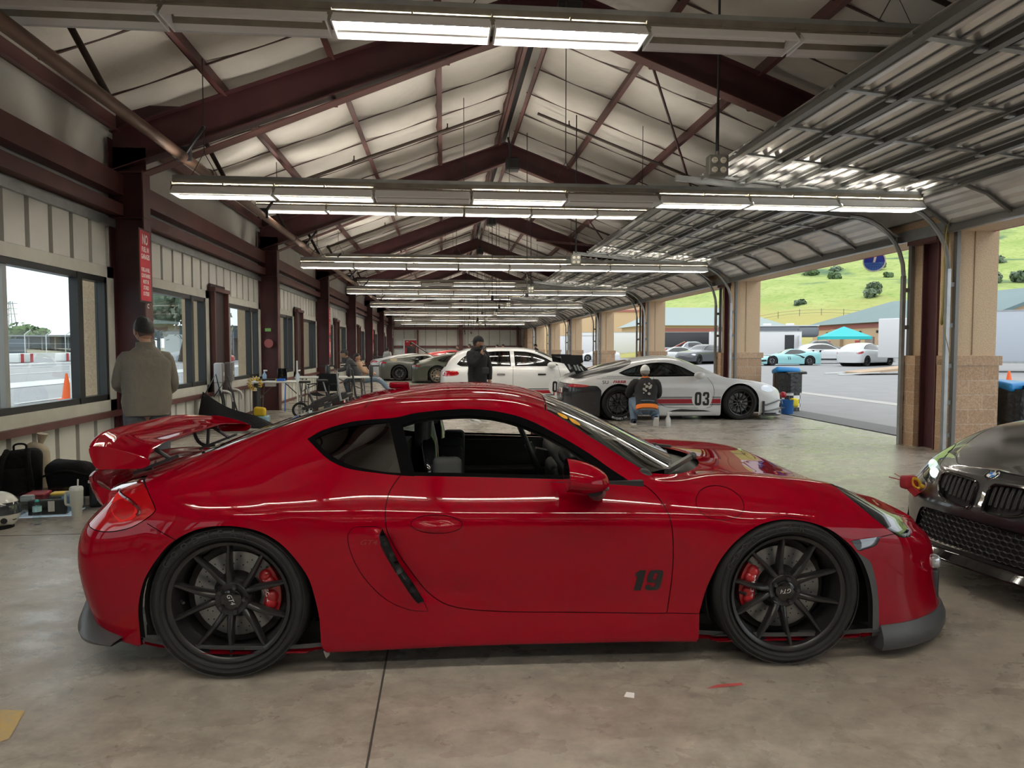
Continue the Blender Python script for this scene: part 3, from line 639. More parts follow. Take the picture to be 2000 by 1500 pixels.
        me = bpy.data.meshes.new(name); me.from_pydata(vs, [], fs); me.materials.append(mat); me.shade_smooth(); me.normals_split_custom_set_from_vertices(ns); me.update()
        o = bpy.data.objects.new(name, me); COL.objects.link(o)
        if parent: o.parent = parent
        return tag(o, **kw)
# ---------------------------------------------------------------- wheels (axis along local y, outer face towards -y)
WHEELBLK = M('satin_black_wheel', (.018,.018,.019), .32, .2, coat=.15); DISC = M('brake_disc', (.36,.37,.38), .34, .85, var=(40,(.28,.29,.3),.3)); CALR = M('red_caliper', (.36,.008,.014), .3, coat=.5)
TIRE = M('tyre_rubber', (.014,.014,.015), .65, spec=.25, var=(12,(.026,.026,.026),.3)); LETTER = M('tyre_lettering', (.023,.023,.024), .55, spec=.3)
SY = Matrix(((1,0,0,0),(0,0,-1,0),(0,1,0,0),(0,0,0,1)))             # local z of a lathe to -y
def rotY(a): return Matrix.Rotation(a, 4, 'Y')
def wheel(parent, x, side, yface, R, W, rim, spokes, spoke_rot=0., mat=None, caliper=None, cal_a=0., fine=True, twin=True, name='wheel', cap=None, letters=None, discr=.19, lip=None, nodisc=False, cap_rot=0.):
    mat = mat or WHEELBLK
    e = empty(name, (x, side*yface, R), parent=parent)
    if side > 0: e.rotation_euler = (0, 0, PI)
    n = 64 if fine else 28
    b = MB(); s = W/2; k = (R-rim)
    prof = [(rim-.004,.012),(rim+.006,-.0),(rim+.25*k,-.012),(rim+.55*k,-.016),(R-.022,-.006),(R-.008,.012),(R,.035),(R,W-.035),(R-.02,W-.0),(rim+.5*k,W+.012),(rim-.004,W-.02)]
    b.lathe([(r,-z) for r, z in prof], n, SY); 
    for g in ((rim+.30*k,),(rim+.78*k,)) if fine else (): b.lathe([(g[0]-.003,.0135),(g[0],.0185),(g[0]+.003,.0135)], n, SY)
    b.build('tyre', TIRE, e)
    if letters:
        for txt, a0, hh in letters:
            b = MB(); r = rim+.56*k
            for i, ch in enumerate(txt):
                a = a0 - (i-(len(txt)-1)/2)*.16*(.1/k)**.5
                T = Tm((r*math.cos(a), -.0, r*math.sin(a))) @ rotY(-(a-PI/2)) @ Matrix(((1,0,0,0),(0,0,-1,0),(0,1,0,0),(0,0,0,1)))
                b.text(ch, hh, T @ Tm((0,0,.0175)), 0., bold=.04)
            b.build('tyre_lettering', letters[0][3] if len(letters[0]) > 3 else LETTER, e, smooth=0)
    b = MB()
    b.lathe([(rim+.002,.012),(rim+.001,.004),(rim-.008,.002),(rim-.016,-.004),(rim-.022,-.03),(rim-.03,-.05),(rim-.034,-W+.05),(rim-.012,-W+.02),(rim-.004,-W)], n, SY)
    b.lathe([(rim-.006,-.02),(rim-.006,-W+.02)], n, SY)
    b.build('rim_barrel', mat, e)
    if lip: MB().lathe([(rim+.004,.014),(rim-.012,.012),(rim-.016,.004)], n, SY).build('rim_lip', lip, e)
    b = MB(); hub = .078; zs = -.036                                  # hub sits deeper than the lip
    b.lathe([(0,zs-.006),(hub*.62,zs-.006),(hub*.9,zs+.002),(hub*1.05,zs-.012),(hub*1.02,zs-.06),(0,zs-.06)], 28 if fine else 14, SY)
    pairs = spokes//2 if twin else spokes
    for i in range(spokes):
        if twin: c = 2*PI*(i//2)/pairs; dlt = (1 if i % 2 else -1); a_in = c+dlt*.16+spoke_rot; a_out = 2*PI*(i+.5)/spokes - PI/spokes*1 + spoke_rot + PI/spokes*0; a_out = c + dlt*PI/spokes + spoke_rot
        else: a_in = a_out = 2*PI*i/spokes+spoke_rot
        secs = []
        m = 7 if fine else 3
        for q in range(m+1):
            t = q/m; r = hub*.75+(rim-.014-hub*.75)*t; a = a_in+(a_out-a_in)*min(1,t*1.15)**.8; z = zs-.006+.034*t**.7 if t < .97 else zs+.026; w = (.0205-.0085*t) if fine else (.026-.008*t); th = .05-.02*t
            if not twin: w *= 1.1
            p = Vector((r*math.cos(a), 0, r*math.sin(a))); tt = Vector((-math.sin(a), 0, math.cos(a)))
            secs.append([p+tt*w*.35+Vector((0,-z-.001,0)), p+tt*w*.75+Vector((0,-z+.008,0)), p+tt*w*.7+Vector((0,-z+th,0)), p-tt*w*.7+Vector((0,-z+th,0)), p-tt*w*.75+Vector((0,-z+.008,0)), p-tt*w*.35+Vector((0,-z-.001,0))])
        vs = [v for sct in secs for v in sct]; fs = []
        for q in range(m):
            for j in range(6): k2 = (j+1)%6; fs.append((q*6+j, q*6+k2, (q+1)*6+k2, (q+1)*6+j))
        b.add(vs, fs)
    b.build('spoke_face', mat, e, smooth=50)
    if fine:
        for i in range(5): a = 2*PI*(i+.5)/5+spoke_rot; c = Vector((.056*math.cos(a), -(zs)-.005, .056*math.sin(a))); MB().cyl(c, c+Vector((0,-.014,0)), .010, .008, 6).build('wheel_nut', GALV if cap is None else DARKMETAL, e)
        b = MB(); b.lathe([(.046,zs-.004),(.044,zs+.006),(.038,zs+.009),(0,zs+.009)], 32, SY); b.build('centre_cap', BLACKGLOSS if not lip else BLACK, e)
        if cap:
            b = MB(); b.text(cap, .02, rotY(cap_rot) @ Tm((0,-zs-.0098,0)) @ Matrix(((1,0,0,0),(0,0,-1,0),(0,1,0,0),(0,0,0,1))), 0, width=.05, shear=.35); b.build('cap_lettering', M('silver_letter', (.7,.7,.7), .3, .6), e, smooth=0)
        b = MB(); T = Tm((-rim*.5*0, 0, 0)); a = spoke_rot+.2; b.cyl((-(rim-.05),.03,-.0),(-(rim-.07),.0,0),.006); b.build('valve_stem', BLACK, e)
    if not nodisc:
        b = MB(); dd = -.115 if W > .26 else -.1
        b.lathe([(.105,dd),(discr,dd),(discr,dd-.03),(.105,dd-.03)], 56 if fine else 24, SY, closed=True); b.cur = 1
        if fine:
            for i in range(60):
                a = 2*PI*i/60; r = .125+.055*((i*7)%10)/10; c = Vector((r*math.cos(a), -dd-.0005, r*math.sin(a))); b.cyl(c, c+Vector((0,-.0006,0)), .0036, n=6)
        b.build('brake_disc', [DISC, BLACK], e)
        MB().lathe([(0,dd+.03),(.085,dd+.03),(.105,dd-.002),(.105,dd-.05),(0,dd-.05)], 32, SY).build('disc_bell', BLACK, e)
        if caliper:
            b = MB(); pts = []; a0, a1 = cal_a-.52, cal_a+.52; m = 14
            outer = [((discr+.012)*math.cos(a0+(a1-a0)*i/m), (discr+.012)*math.sin(a0+(a1-a0)*i/m)) for i in range(m+1)]; inner = [((.130)*math.cos(a1-(a1-a0)*i/m*1), (.130)*math.sin(a1-(a1-a0)*i/m)) for i in range(m+1)]
            b.prism(outer+inner, .05, Matrix(((1,0,0,0),(0,0,-1,-dd+.012),(0,1,0,0),(0,0,0,1))))
            for aa in (a0+.12, cal_a-.2, cal_a+.2, a1-.12): c = Vector((.162*math.cos(aa), -dd-.036, .162*math.sin(aa))); b.sph(c, (.03,.022,.03), 12, 8)
            cb = b.build('caliper', caliper, e)
            b = MB(); ca = Vector((.146*math.cos(cal_a), -dd-.0495+.0, .146*math.sin(cal_a)))
            b.text('PORSCHE', .016, Tm(ca) @ rotY(-cal_a+PI/2 if cal_a < 1.6 else -cal_a-PI/2) @ Matrix(((1,0,0,0),(0,0,-1,0),(0,1,0,0),(0,0,0,1))), .004, width=.10, bold=.03); b.build('caliper_lettering', WHITE, cb, smooth=0)
    b = MB(); b.cyl((0,.06,0),(0,W+.05,0),.07,n=14); b.lathe([(.0,-.13),(rim-.04,-.13)],24,SY); b.build('hub', BLACK, e)
    return e
# ---------------------------------------------------------------- the red coupe
PAINT = M('crimson_paint', (.235,.0004,.009), .4, coat=.6, coat_rough=.012, spec=.0)
SEAM = M('panel_seam', (.008,.002,.003), .8); LINER = M('liner_black', (.010,.010,.011), .7); GREYPLA = M('dark_grey_trim', (.055,.058,.062), .42); TRIMBLK = M('window_trim_black', (.0025,.0025,.003), .6, spec=.02)
TINT = glassmat('tinted_car_glass', (.16,.19,.19), 2.2); CARGLASS = glassmat('clear_car_glass', (.55,.62,.60), 3.0); LENS = glassmat('clear_lamp_lens', (.92,.95,.97), 1.6)
TAILRED = M('tail_lamp_red', (.36,.004,.008), .08, coat=1.); TAILDARK = M('tail_lamp_dark', (.10,.002,.006), .06, coat=1.); CHROME = M('chrome', (.75,.76,.78), .12, 1.); LAMPGREY = M('lamp_bowl', (.50,.53,.56), .15, .7)
LEATHER = M('black_leather', (.022,.024,.026), .45, bump=(150,.06)); CLOTH_G = M('grey_seat_cloth', (.03,.034,.036), .75, bump=(120,.1)); CARPET = M('cabin_black', (.009,.009,.010), .7)
HERO = empty('red_sports_coupe', (-.8995, 4.0174, 0), rz=math.radians(-2.3865), label='glossy red two seat sports coupe with rear wing and number 19', cat='car')
HR = [
 [(-0.77,0,0.252),(-0.7,0.45,0.232),(-0.585,0.74,0.212),(-0.44,0.82,0.177),(-0.2,0.85,0.142),(0.2,0.86,0.132),(0.55,0.84,0.132),(0.9,0.82,0.137),(1.25,0.82,0.14),(1.55,0.82,0.14),(1.9,0.82,0.138),(2.2,0.83,0.132),(2.5,0.84,0.132),(2.8,0.84,0.137),(3.085,0.78,0.142),(3.41,0.495,0.142),(3.48,0,0.142)],
 [(-0.79,0,0.24),(-0.72,0.45,0.22),(-0.605,0.76,0.2),(-0.46,0.85,0.165),(-0.2,0.885,0.13),(0.2,0.89,0.12),(0.55,0.888,0.12),(0.9,0.88,0.125),(1.25,0.875,0.128),(1.55,0.875,0.128),(1.9,0.875,0.126),(2.2,0.875,0.12),(2.5,0.87,0.12),(2.8,0.868,0.125),(3.135,0.8,0.13),(3.45,0.505,0.13),(3.52,0,0.13)],
 [(-0.82,0,0.33),(-0.76,0.46,0.32),(-0.645,0.77,0.3),(-0.48,0.86,0.285),(-0.2,0.895,0.28),(0.2,0.905,0.28),(0.55,0.9,0.275),(0.9,0.878,0.27),(1.25,0.868,0.27),(1.55,0.868,0.27),(1.9,0.872,0.27),(2.2,0.878,0.28),(2.5,0.886,0.29),(2.8,0.874,0.29),(3.115,0.8,0.28),(3.42,0.505,0.27),(3.49,0,0.27)],
 [(-0.84,0,0.45),(-0.785,0.46,0.455),(-0.675,0.78,0.465),(-0.5,0.872,0.47),(-0.2,0.908,0.465),(0.2,0.915,0.46),(0.55,0.91,0.455),(0.9,0.888,0.44),(1.25,0.878,0.44),(1.55,0.878,0.44),(1.9,0.881,0.44),(2.2,0.887,0.45),(2.5,0.897,0.46),(2.8,0.877,0.46),(3.105,0.8,0.45),(3.4,0.505,0.44),(3.48,0,0.44)],
 [(-0.83,0,0.575),(-0.78,0.46,0.58),(-0.66,0.785,0.6),(-0.48,0.868,0.625),(-0.2,0.908,0.645),(0.2,0.916,0.65),(0.55,0.91,0.63),(0.9,0.897,0.6),(1.25,0.889,0.595),(1.55,0.888,0.595),(1.9,0.889,0.6),(2.2,0.891,0.61),(2.5,0.897,0.62),(2.8,0.868,0.605),(3.083,0.795,0.562),(3.35,0.505,0.518),(3.46,0,0.51)],
 [(-0.78,0,0.655),(-0.73,0.45,0.665),(-0.615,0.765,0.69),(-0.46,0.835,0.72),(-0.2,0.878,0.75),(0.2,0.888,0.76),(0.55,0.882,0.75),(0.9,0.882,0.725),(1.25,0.876,0.715),(1.55,0.873,0.712),(1.9,0.869,0.712),(2.2,0.86,0.715),(2.5,0.85,0.715),(2.8,0.822,0.685),(3.063,0.765,0.612),(3.32,0.485,0.556),(3.42,0,0.55)],
 [(-0.74,0,0.7),(-0.69,0.44,0.72),(-0.565,0.73,0.76),(-0.43,0.775,0.8),(-0.2,0.805,0.84),(0.2,0.81,0.857),(0.55,0.805,0.862),(0.9,0.795,0.855),(1.25,0.79,0.845),(1.55,0.79,0.835),(1.9,0.793,0.805),(2.2,0.775,0.795),(2.5,0.765,0.79),(2.8,0.745,0.748),(3.043,0.71,0.657),(3.29,0.465,0.581),(3.38,0,0.575)],
 [(-0.7885,0,0.72),(-0.74,0.41,0.745),(-0.5938,0.64,0.79),(-0.433,0.68,0.835),(-0.2,0.715,0.882),(0.2,0.735,0.935),(0.55,0.73,0.962),(0.9,0.722,0.975),(1.25,0.715,0.965),(1.55,0.73,0.915),(1.9,0.738,0.83),(2.2,0.7,0.832),(2.5,0.68,0.824),(2.8,0.655,0.782),(2.988,0.62,0.689),(3.17,0.38,0.602),(3.29,0,0.595)],
 [(-0.7685,0,0.735),(-0.72,0.37,0.765),(-0.5737,0.54,0.81),(-0.423,0.575,0.852),(-0.2,0.61,0.912),(0.2,0.645,1),(0.55,0.632,1.085),(0.9,0.612,1.145),(1.25,0.602,1.122),(1.55,0.635,1.022),(1.9,0.675,0.848),(2.2,0.61,0.836),(2.5,0.59,0.82),(2.8,0.555,0.778),(2.99,0.52,0.702),(3.17,0.32,0.622),(3.25,0,0.61)],
 [(-0.7485,0,0.745),(-0.7,0.29,0.775),(-0.5537,0.42,0.82),(-0.403,0.45,0.868),(-0.2,0.48,0.938),(0.2,0.52,1.078),(0.55,0.52,1.172),(0.9,0.5,1.206),(1.25,0.5,1.192),(1.55,0.53,1.085),(1.9,0.565,0.9),(2.2,0.48,0.824),(2.5,0.46,0.808),(2.8,0.42,0.766),(2.98,0.4,0.704),(3.14,0.24,0.63),(3.22,0,0.62)],
 [(-0.7335,0,0.75),(-0.68,0.16,0.78),(-0.5387,0.23,0.825),(-0.398,0.25,0.878),(-0.2,0.27,0.957),(0.2,0.29,1.1),(0.55,0.29,1.195),(0.9,0.28,1.235),(1.25,0.28,1.225),(1.55,0.3,1.135),(1.9,0.32,0.968),(2.2,0.26,0.842),(2.5,0.24,0.803),(2.8,0.22,0.756),(2.97,0.21,0.702),(3.12,0.13,0.635),(3.19,0,0.625)],
 [(-0.7185,0,0.755),(-0.665,0,0.783),(-0.5238,0,0.828),(-0.393,0,0.882),(-0.2,0,0.962),(0.2,0,1.107),(0.55,0,1.199),(0.9,0,1.241),(1.25,0,1.233),(1.55,0,1.148),(1.9,0,0.987),(2.2,0,0.855),(2.5,0,0.803),(2.8,0,0.754),(2.97,0,0.702),(3.11,0,0.637),(3.17,0,0.628)],
]
def sstep(a, b, x): t = np.clip((x-a)/(b-a), 0, 1); return t*t*(3-2*t)
SLIT = [(.657,.631),(.672,.658),(.672,.658),(.699,.592),(.736,.505),(.812,.385),(.849,.326),(.849,.326),(.821,.322),(.755,.425),(.698,.523),(.665,.592)]
def hero_disp(p):
    x, z = p[:,0], p[:,2]; d = np.zeros(len(p)); side = sstep(.70,.78,p[:,1])
    for cx, cz, r0 in ((.010,.335,.362),(2.470,.33,.352)):                   # raised wheel arch lips
        r = np.hypot(x-cx, z-cz); d += .005*(1-sstep(r0+.0, r0+.10, r))*(z > .12)*side
    k = 1.55*(x-.672)/(.849-.672)*.5                                          # scooped panel before the side intake
    zc = np.interp(x, [.60,.66,.70,.745,.815,.85,.95,1.1], [.72,.64,.555,.465,.355,.31,.295,.29]); t = z-zc
    along = sstep(.62,.70,x)*(1-sstep(.95,1.18,x)); d -= .030*along*np.exp(-np.clip(t,0,9)**2/.0075)*(t > -.0)*(1-sstep(.60,.66,z))*sstep(.30,.42,z)
    bl = sstep(.50,.60,x)*(1-sstep(.80,.86,x)); d += .010*bl*np.exp(-np.clip(-t,0,9)**2/.006)*(t <= 0)*sstep(.29,.36,z)*(1-sstep(.62,.67,z))
    e = ((x-.905)/.108)**2+((z-.672)/.04)**2; e = np.clip(e,0,1); d += (1-e)**1.3*(.013*sstep(.695,.65,z)-.012*sstep(.66,.70,z))
    return d*np.where(p[:,1] > .3, 1, 0)
HS = Surf(HR, hero_disp)
def ell(cx, cz, rx, rz, n=24, rot=0.): return [(cx+rx*math.cos(2*PI*i/n)*math.cos(rot)-rz*math.sin(2*PI*i/n)*math.sin(rot), cz+rx*math.cos(2*PI*i/n)*math.sin(rot)+rz*math.sin(2*PI*i/n)*math.cos(rot)) for i in range(n)]
def seam(pts, w=.0018):
    P = dense(pts, .03, False); t = np.gradient(P, axis=0); t /= np.linalg.norm(t, axis=1)[:,None]; n = np.stack([-t[:,1], t[:,0]], 1); return [tuple(p) for p in P+n*w]+[tuple(p) for p in (P-n*w)[::-1]]
DOOR = [(.752,.883),(.70,.821),(.681,.745),(.689,.648),(.721,.57),(.768,.493),(.852,.375),(.929,.315),(1.024,.286),(1.198,.268),(1.6,.256),(1.925,.247),(1.935,.255),(1.953,.408),(1.956,.552),(1.942,.681),(1.905,.76),(1.856,.809),(1.80,.838),(1.80,.838),(1.777,.831),(1.5,.846),(1.103,.861),(.79,.872),(.765,.872),(.765,.872)]
DWO = [(.776,.868),(.776,.868),(1.103,.859),(1.501,.844),(1.785,.829),(1.785,.829),(1.70,.882),(1.60,.952),(1.47,1.028),(1.313,1.105),(1.158,1.142),(1.003,1.152),(.798,1.136),(.70,1.112),(.70,1.112)]
DWI = [(.80,.883),(.80,.883),(1.103,.874),(1.501,.860),(1.655,.853),(1.655,.853),(1.58,.928),(1.45,1.008),(1.30,1.074),(1.158,1.112),(1.003,1.122),(.82,1.108),(.735,1.085),(.735,1.085)]
QWO = [(.80,.866),(.80,.866),(.766,.868),(.709,.873),(.514,.899),(.418,.935),(.345,.985),(.297,1.02),(.297,1.02),(.359,1.056),(.499,1.096),(.688,1.114),(.74,1.122),(.74,1.122)]
QWI = [(.740,.880),(.740,.880),(.66,.887),(.525,.912),(.435,.948),(.375,.985),(.332,1.02),(.332,1.02),(.38,1.043),(.50,1.077),(.672,1.094),(.672,1.094)]
TAIL = [(-.43,.838),(-.37,.817),(-.313,.765),(-.300,.745),(-.318,.72),(-.40,.67),(-.50,.648),(-.58,.652),(-.66,.672),(-.68,.69),(-.66,.735),(-.60,.80),(-.50,.835)]
HEADL = [(2.79,.778),(2.79,.778),(2.88,.768),(2.99,.722),(3.08,.655),(3.135,.575),(3.118,.555),(3.118,.555),(3.045,.562),(2.965,.612),(2.885,.682)]
TURN = [(2.772,.568),(2.772,.568),(2.85,.574),(2.93,.578),(2.93,.578),(2.90,.54),(2.84,.525),(2.805,.522)]
FA = [(2.079,.05),(2.079,.05),(2.079,.248),(2.087,.281),(2.106,.353),(2.13,.418),(2.169,.499),(2.233,.578),(2.321,.641),(2.417,.668),(2.516,.667),(2.615,.645),(2.681,.616),(2.74,.574),(2.783,.533),(2.82,.487),(2.85,.43),(2.875,.36),(2.89,.27),(2.893,.05),(2.893,.05)]
RA = [(-.372,.05),(-.372,.05),(-.375,.23),(-.377,.297),(-.366,.373),(-.337,.458),(-.289,.533),(-.224,.608),(-.141,.658),(-.049,.681),(.052,.681),(.153,.658),(.235,.61),(.299,.542),(.354,.456),(.38,.368),(.398,.262),(.401,.131),(.401,.05),(.401,.05)]
BLADE = [(.524,.640),(.548,.667),(.60,.671),(.66,.668),(.672,.658),(.672,.658),(.665,.592),(.698,.523),(.755,.425),(.821,.322),(.849,.322),(.866,.279),(.866,.279),(.795,.288),(.719,.319),(.653,.369),(.588,.448),(.546,.526),(.524,.60)]
WSH = [(1.44,-.02),(1.44,-.02),(1.438,.3),(1.425,.535),(1.425,.535),(1.57,.59),(1.73,.632),(1.90,.672),(1.90,.672),(2.02,.55),(2.09,.35),(2.12,-.02),(2.12,-.02)]
COWL = [(1.90,.672),(1.90,.672),(2.06,.60),(2.18,.45),(2.28,.22),(2.31,-.02),(2.31,-.02),(2.12,-.02),(2.12,-.02),(2.09,.35),(2.02,.55)]
HATCH = [(.46,-.02),(.46,-.02),(.455,.3),(.43,.49),(.43,.49),(.2,.505),(0,.48),(-.2,.44),(-.34,.37),(-.36,.33),(-.38,.2),(-.385,-.02),(-.385,-.02)]
TOP = dict(axes='xy', vr=(6.5,11)); SIDE = dict(axes='xz', vr=(0,9))
HS.cut([
 dict(name='door', pts=DOOR, gap=.0036, **SIDE), dict(name='window_trim', pts=QWO, **SIDE), dict(name='window_trim', pts=DWO, **SIDE), dict(name='door_window', pts=DWI, **SIDE), dict(name='quarter_window', pts=QWI, **SIDE),
 dict(name='windscreen', pts=WSH, **TOP), dict(name='cowl', pts=COWL, **TOP), dict(name='rear_window', pts=HATCH, **TOP),
 dict(name='blade', pts=BLADE, gap=.0028, **SIDE), dict(name='slit', pts=SLIT, **SIDE),
 dict(name='fuel_flap', pts=ell(2.179,.738,.112,.068), gap=.0026, **SIDE), dict(name='handle', pts=ell(.905,.673,.113,.041,rot=-.04), gap=.003, **SIDE),
 dict(name='gap', pts=seam([(-.33,.69),(-.26,.655),(-.19,.62)]), **SIDE), dict(name='gap', pts=seam([(2.93,.577),(3.0,.582),(3.06,.574),(3.118,.556)]), **SIDE), dict(name='gap', pts=seam([(1.935,.25),(2.0,.247),(2.09,.245)],.0016), **SIDE),
 dict(name='gap', pts=seam([(2.76,.0),(2.76,.3),(2.79,.5),(2.84,.58)]), **TOP), dict(name='gap', pts=seam([(.60,-.02),(.60,.2),(.585,.4),(.55,.56)]), **TOP), dict(name='gap', pts=seam([(1.43,-.01),(1.43,.3),(1.415,.54)],.003), **TOP),
 dict(name='headlight', pts=HEADL, gap=.003, axes='xz', vr=(3,8.2), ur=(10,15.5)), dict(name='turn_lamp', pts=TURN, gap=.0025, **SIDE), dict(name='tail_lamp', pts=TAIL, gap=.004, axes='xz', vr=(3,8.4), ur=(1.1,6)),
 dict(name='arch_trim', pts=[(2.80,.515),(2.80,.515),(2.85,.485),(2.875,.462),(2.903,.378),(2.918,.295),(2.926,.17),(2.935,.06),(2.935,.06),(2.84,.06),(2.84,.06),(2.84,.3),(2.83,.42),(2.80,.5)], **SIDE),
 dict(name='void', pts=FA, **SIDE), dict(name='void', pts=RA, **SIDE)], .085, .12)
rear_b = lambda c: (c[:,0] < -.2)&(c[:,2] < .66)&((c[:,0] < -.45)|(c[:,2] < .62)); front_b = lambda c: (c[:,0] > 2.84)&(c[:,2] < .585)
HS.bm_mesh('body', (1,-1), name='body_shell', mat=PAINT, parent=HERO, keep=lambda c: ~(rear_b(c)|front_b(c)))
HS.bm_mesh('body', (1,-1), name='rear_bumper', mat=PAINT, parent=HERO, keep=rear_b); HS.bm_mesh('body', (1,-1), name='front_bumper', mat=PAINT, parent=HERO, keep=front_b)
HS.bm_mesh('gap', (1,-1), off=-.008, name='panel_gaps', mat=SEAM, parent=HERO)
HS.bm_mesh(['body','door','blade','fuel_flap','handle','slit','gap','arch_trim','diffuser','window_trim'], (1,-1), off=-.03, name='inner_shell', mat=LINER, parent=HERO)
for sd in (-1, 1):
    dd = HS.bm_mesh('door', (sd,), name='door', mat=PAINT, parent=HERO); HS.bm_mesh('handle', (sd,), name='door_handle', mat=PAINT, parent=dd)
    HS.bm_mesh('window_trim', (sd,), name='window_trim', mat=TRIMBLK, parent=HERO); HS.bm_mesh('quarter_window', (sd,), off=-.004, name='quarter_window', mat=TINT, parent=HERO)
    HS.bm_mesh('blade', (sd,), name='intake_blade', mat=PAINT, parent=HERO); HS.bm_mesh('slit', (sd,), off=-.06, name='side_intake', mat=LINER, parent=HERO)
    HS.bm_mesh('tail_lamp', (sd,), name='tail_lamp', mat=TAILRED, parent=HERO); HS.bm_mesh('arch_trim', (sd,), name='arch_trim', mat=GREYPLA, parent=HERO)
    hl = HS.bm_mesh('headlight', (sd,), name='headlight', mat=LENS, parent=HERO); HS.bm_mesh('headlight', (sd,), off=-.03, name='lamp_bowl', mat=LAMPGREY, parent=hl); HS.bm_mesh('headlight', (sd,), off=-.012, name='lamp_mask', mat=BLACKGLOSS, parent=hl, keep=lambda c: (c[:,2]+ .62*c[:,0] < 2.615))
    tl = HS.bm_mesh('turn_lamp', (sd,), name='turn_lamp', mat=LENS, parent=HERO); HS.bm_mesh('turn_lamp', (sd,), off=-.012, name='lamp_bowl', mat=LAMPGREY, parent=tl); HS.bm_mesh('turn_lamp', (sd,), off=-.006, name='lamp_mask', mat=BLACKGLOSS, parent=tl, keep=lambda c: c[:,0] < 2.825)
HS.bm_mesh('fuel_flap', (-1,), name='fuel_flap', mat=PAINT, parent=HERO); HS.bm_mesh('fuel_flap', (1,), name='wing_panel', mat=PAINT, parent=HERO)
HS.bm_mesh('windscreen', (1,-1), name='windscreen', mat=CARGLASS, parent=HERO); HS.bm_mesh('cowl', (1,-1), off=-.03, name='cowl_panel', mat=BLACK, parent=HERO); HS.bm_mesh('rear_window', (1,-1), name='rear_window', mat=TINT, parent=HERO); HS.bm_mesh('rear_window', (1,-1), off=-.012, name='hatch_mask', mat=BLACK, parent=HERO, keep=lambda c: (c[:,1] > .36+.08*sstep(-.4,.1,c[:,0]))|(c[:,0] < -.25)|(c[:,0] > .36))
# tail lamp inner shapes
for sd in (-1, 1):
    b = MB(); q = dense([(-.53,.80),(-.53,.80),(-.44,.775),(-.385,.748),(-.375,.73),(-.41,.70),(-.46,.688),(-.46,.688),(-.50,.72),(-.525,.76)], .02); uv = HS.inv(q, 'xz', (3,8.4), (1.1,6)); P3 = HS.P(uv[:,0], uv[:,1])+HS.N(uv[:,0], uv[:,1])*.0015
    P3 = P3*np.array([1,sd,1]); b.add([tuple(p) for p in P3], [tuple(range(len(P3)))]); b.build('tail_lamp_core', M('tail_lamp_bright', (.75,.02,.02), .15, coat=1., emit=.0), HERO)
    b = MB(); P4 = [tuple(p) for p in (P3[:max(3,len(P3)//2)])]; b.tube([Vector(p) for p in P4], .008, 6); b.build('tail_lamp_bar', TAILDARK, HERO)
# front lip
def rowcurve(r, z, out, u0, u1, n=30):
    u = np.linspace(u0, u1, n); p = HS.P(u, np.full(n, r)); nn = HS.N(u, np.full(n, r)); q = p+nn*out; q[:,2] = z; return q
b = MB(); U0 = float(HS.inv([(2.93,.15)], 'xz', (0,3))[0,0]); secs = []
for out, z in ((-.02,.17),(.004,.168),(.012,.155),(.026,.12),(.028,.085),(.018,.055),(-.08,.05)): secs.append(rowcurve(1.2, z, out, U0, 16, 34))
for sd in (-1, 1):
    vs = [(p[0], max(0,p[1])*sd, p[2]) for s_ in secs for p in s_]; k = 34; fs = [(i*k+j, i*k+j+1, (i+1)*k+j+1, (i+1)*k+j) for i in range(len(secs)-1) for j in range(k-1)]; b.add(vs, fs if sd < 0 else [f[::-1] for f in fs]); b.add([vs[i*k] for i in range(len(secs))], [tuple(range(len(secs)))])
b.build('front_lip', GREYPLA, HERO, smooth=50)
b = MB(); U1 = float(HS.inv([(-.44,.16)], 'xz', (0,3))[0,0]); secs = []; uu_ = np.linspace(0, U1, 30); xx_ = HS.P(uu_, np.full(30,1.2))[:,0]; zt = np.interp(xx_, [-.80,-.74,-.62,-.45], [.335,.315,.24,.185])
for out, f in ((-.03,1.),(.02,1.),(.06,.8),(.078,.45),(.07,.1),(-.05,0)): q = rowcurve(1.3, 0., out, 0, U1, 30); q[:,2] = .16*(1-f)+zt*f + np.interp(xx_,[-.8,-.45],[.0,.012])*(1-f); secs.append(q)
for sd in (-1, 1):
    vs = [(p[0], max(0,p[1])*sd, p[2]) for s_ in secs for p in s_]; k = 30; fs = [(i*k+j, i*k+j+1, (i+1)*k+j+1, (i+1)*k+j) for i in range(len(secs)-1) for j in range(k-1)]; b.add(vs, fs if sd > 0 else [f[::-1] for f in fs])
b.build('rear_diffuser', GREYPLA, HERO, smooth=50)
b = MB()
for sd in (-1,1): b.prism([(.40,.118),(.43,.118),(.43,.09),(.415,.075)], .012, Matrix(((1,0,0,0),(0,0,1,sd*.86-.006),(0,1,0,0),(0,0,0,1))))
b.build('jack_flap', M('grey_flap', (.25,.25,.24), .5), HERO)
# fog lamp / intake at the nose corner
for sd in (-1,1):
    MB().rbox((3.345,sd*.60,.27), (.06,.05,.16), .02).build('bumper_vent', BLACK, HERO); MB().rbox((3.335,sd*.61,.385), (.08,.06,.07), .025).build('daytime_lamp', LAMPGREY, HERO)
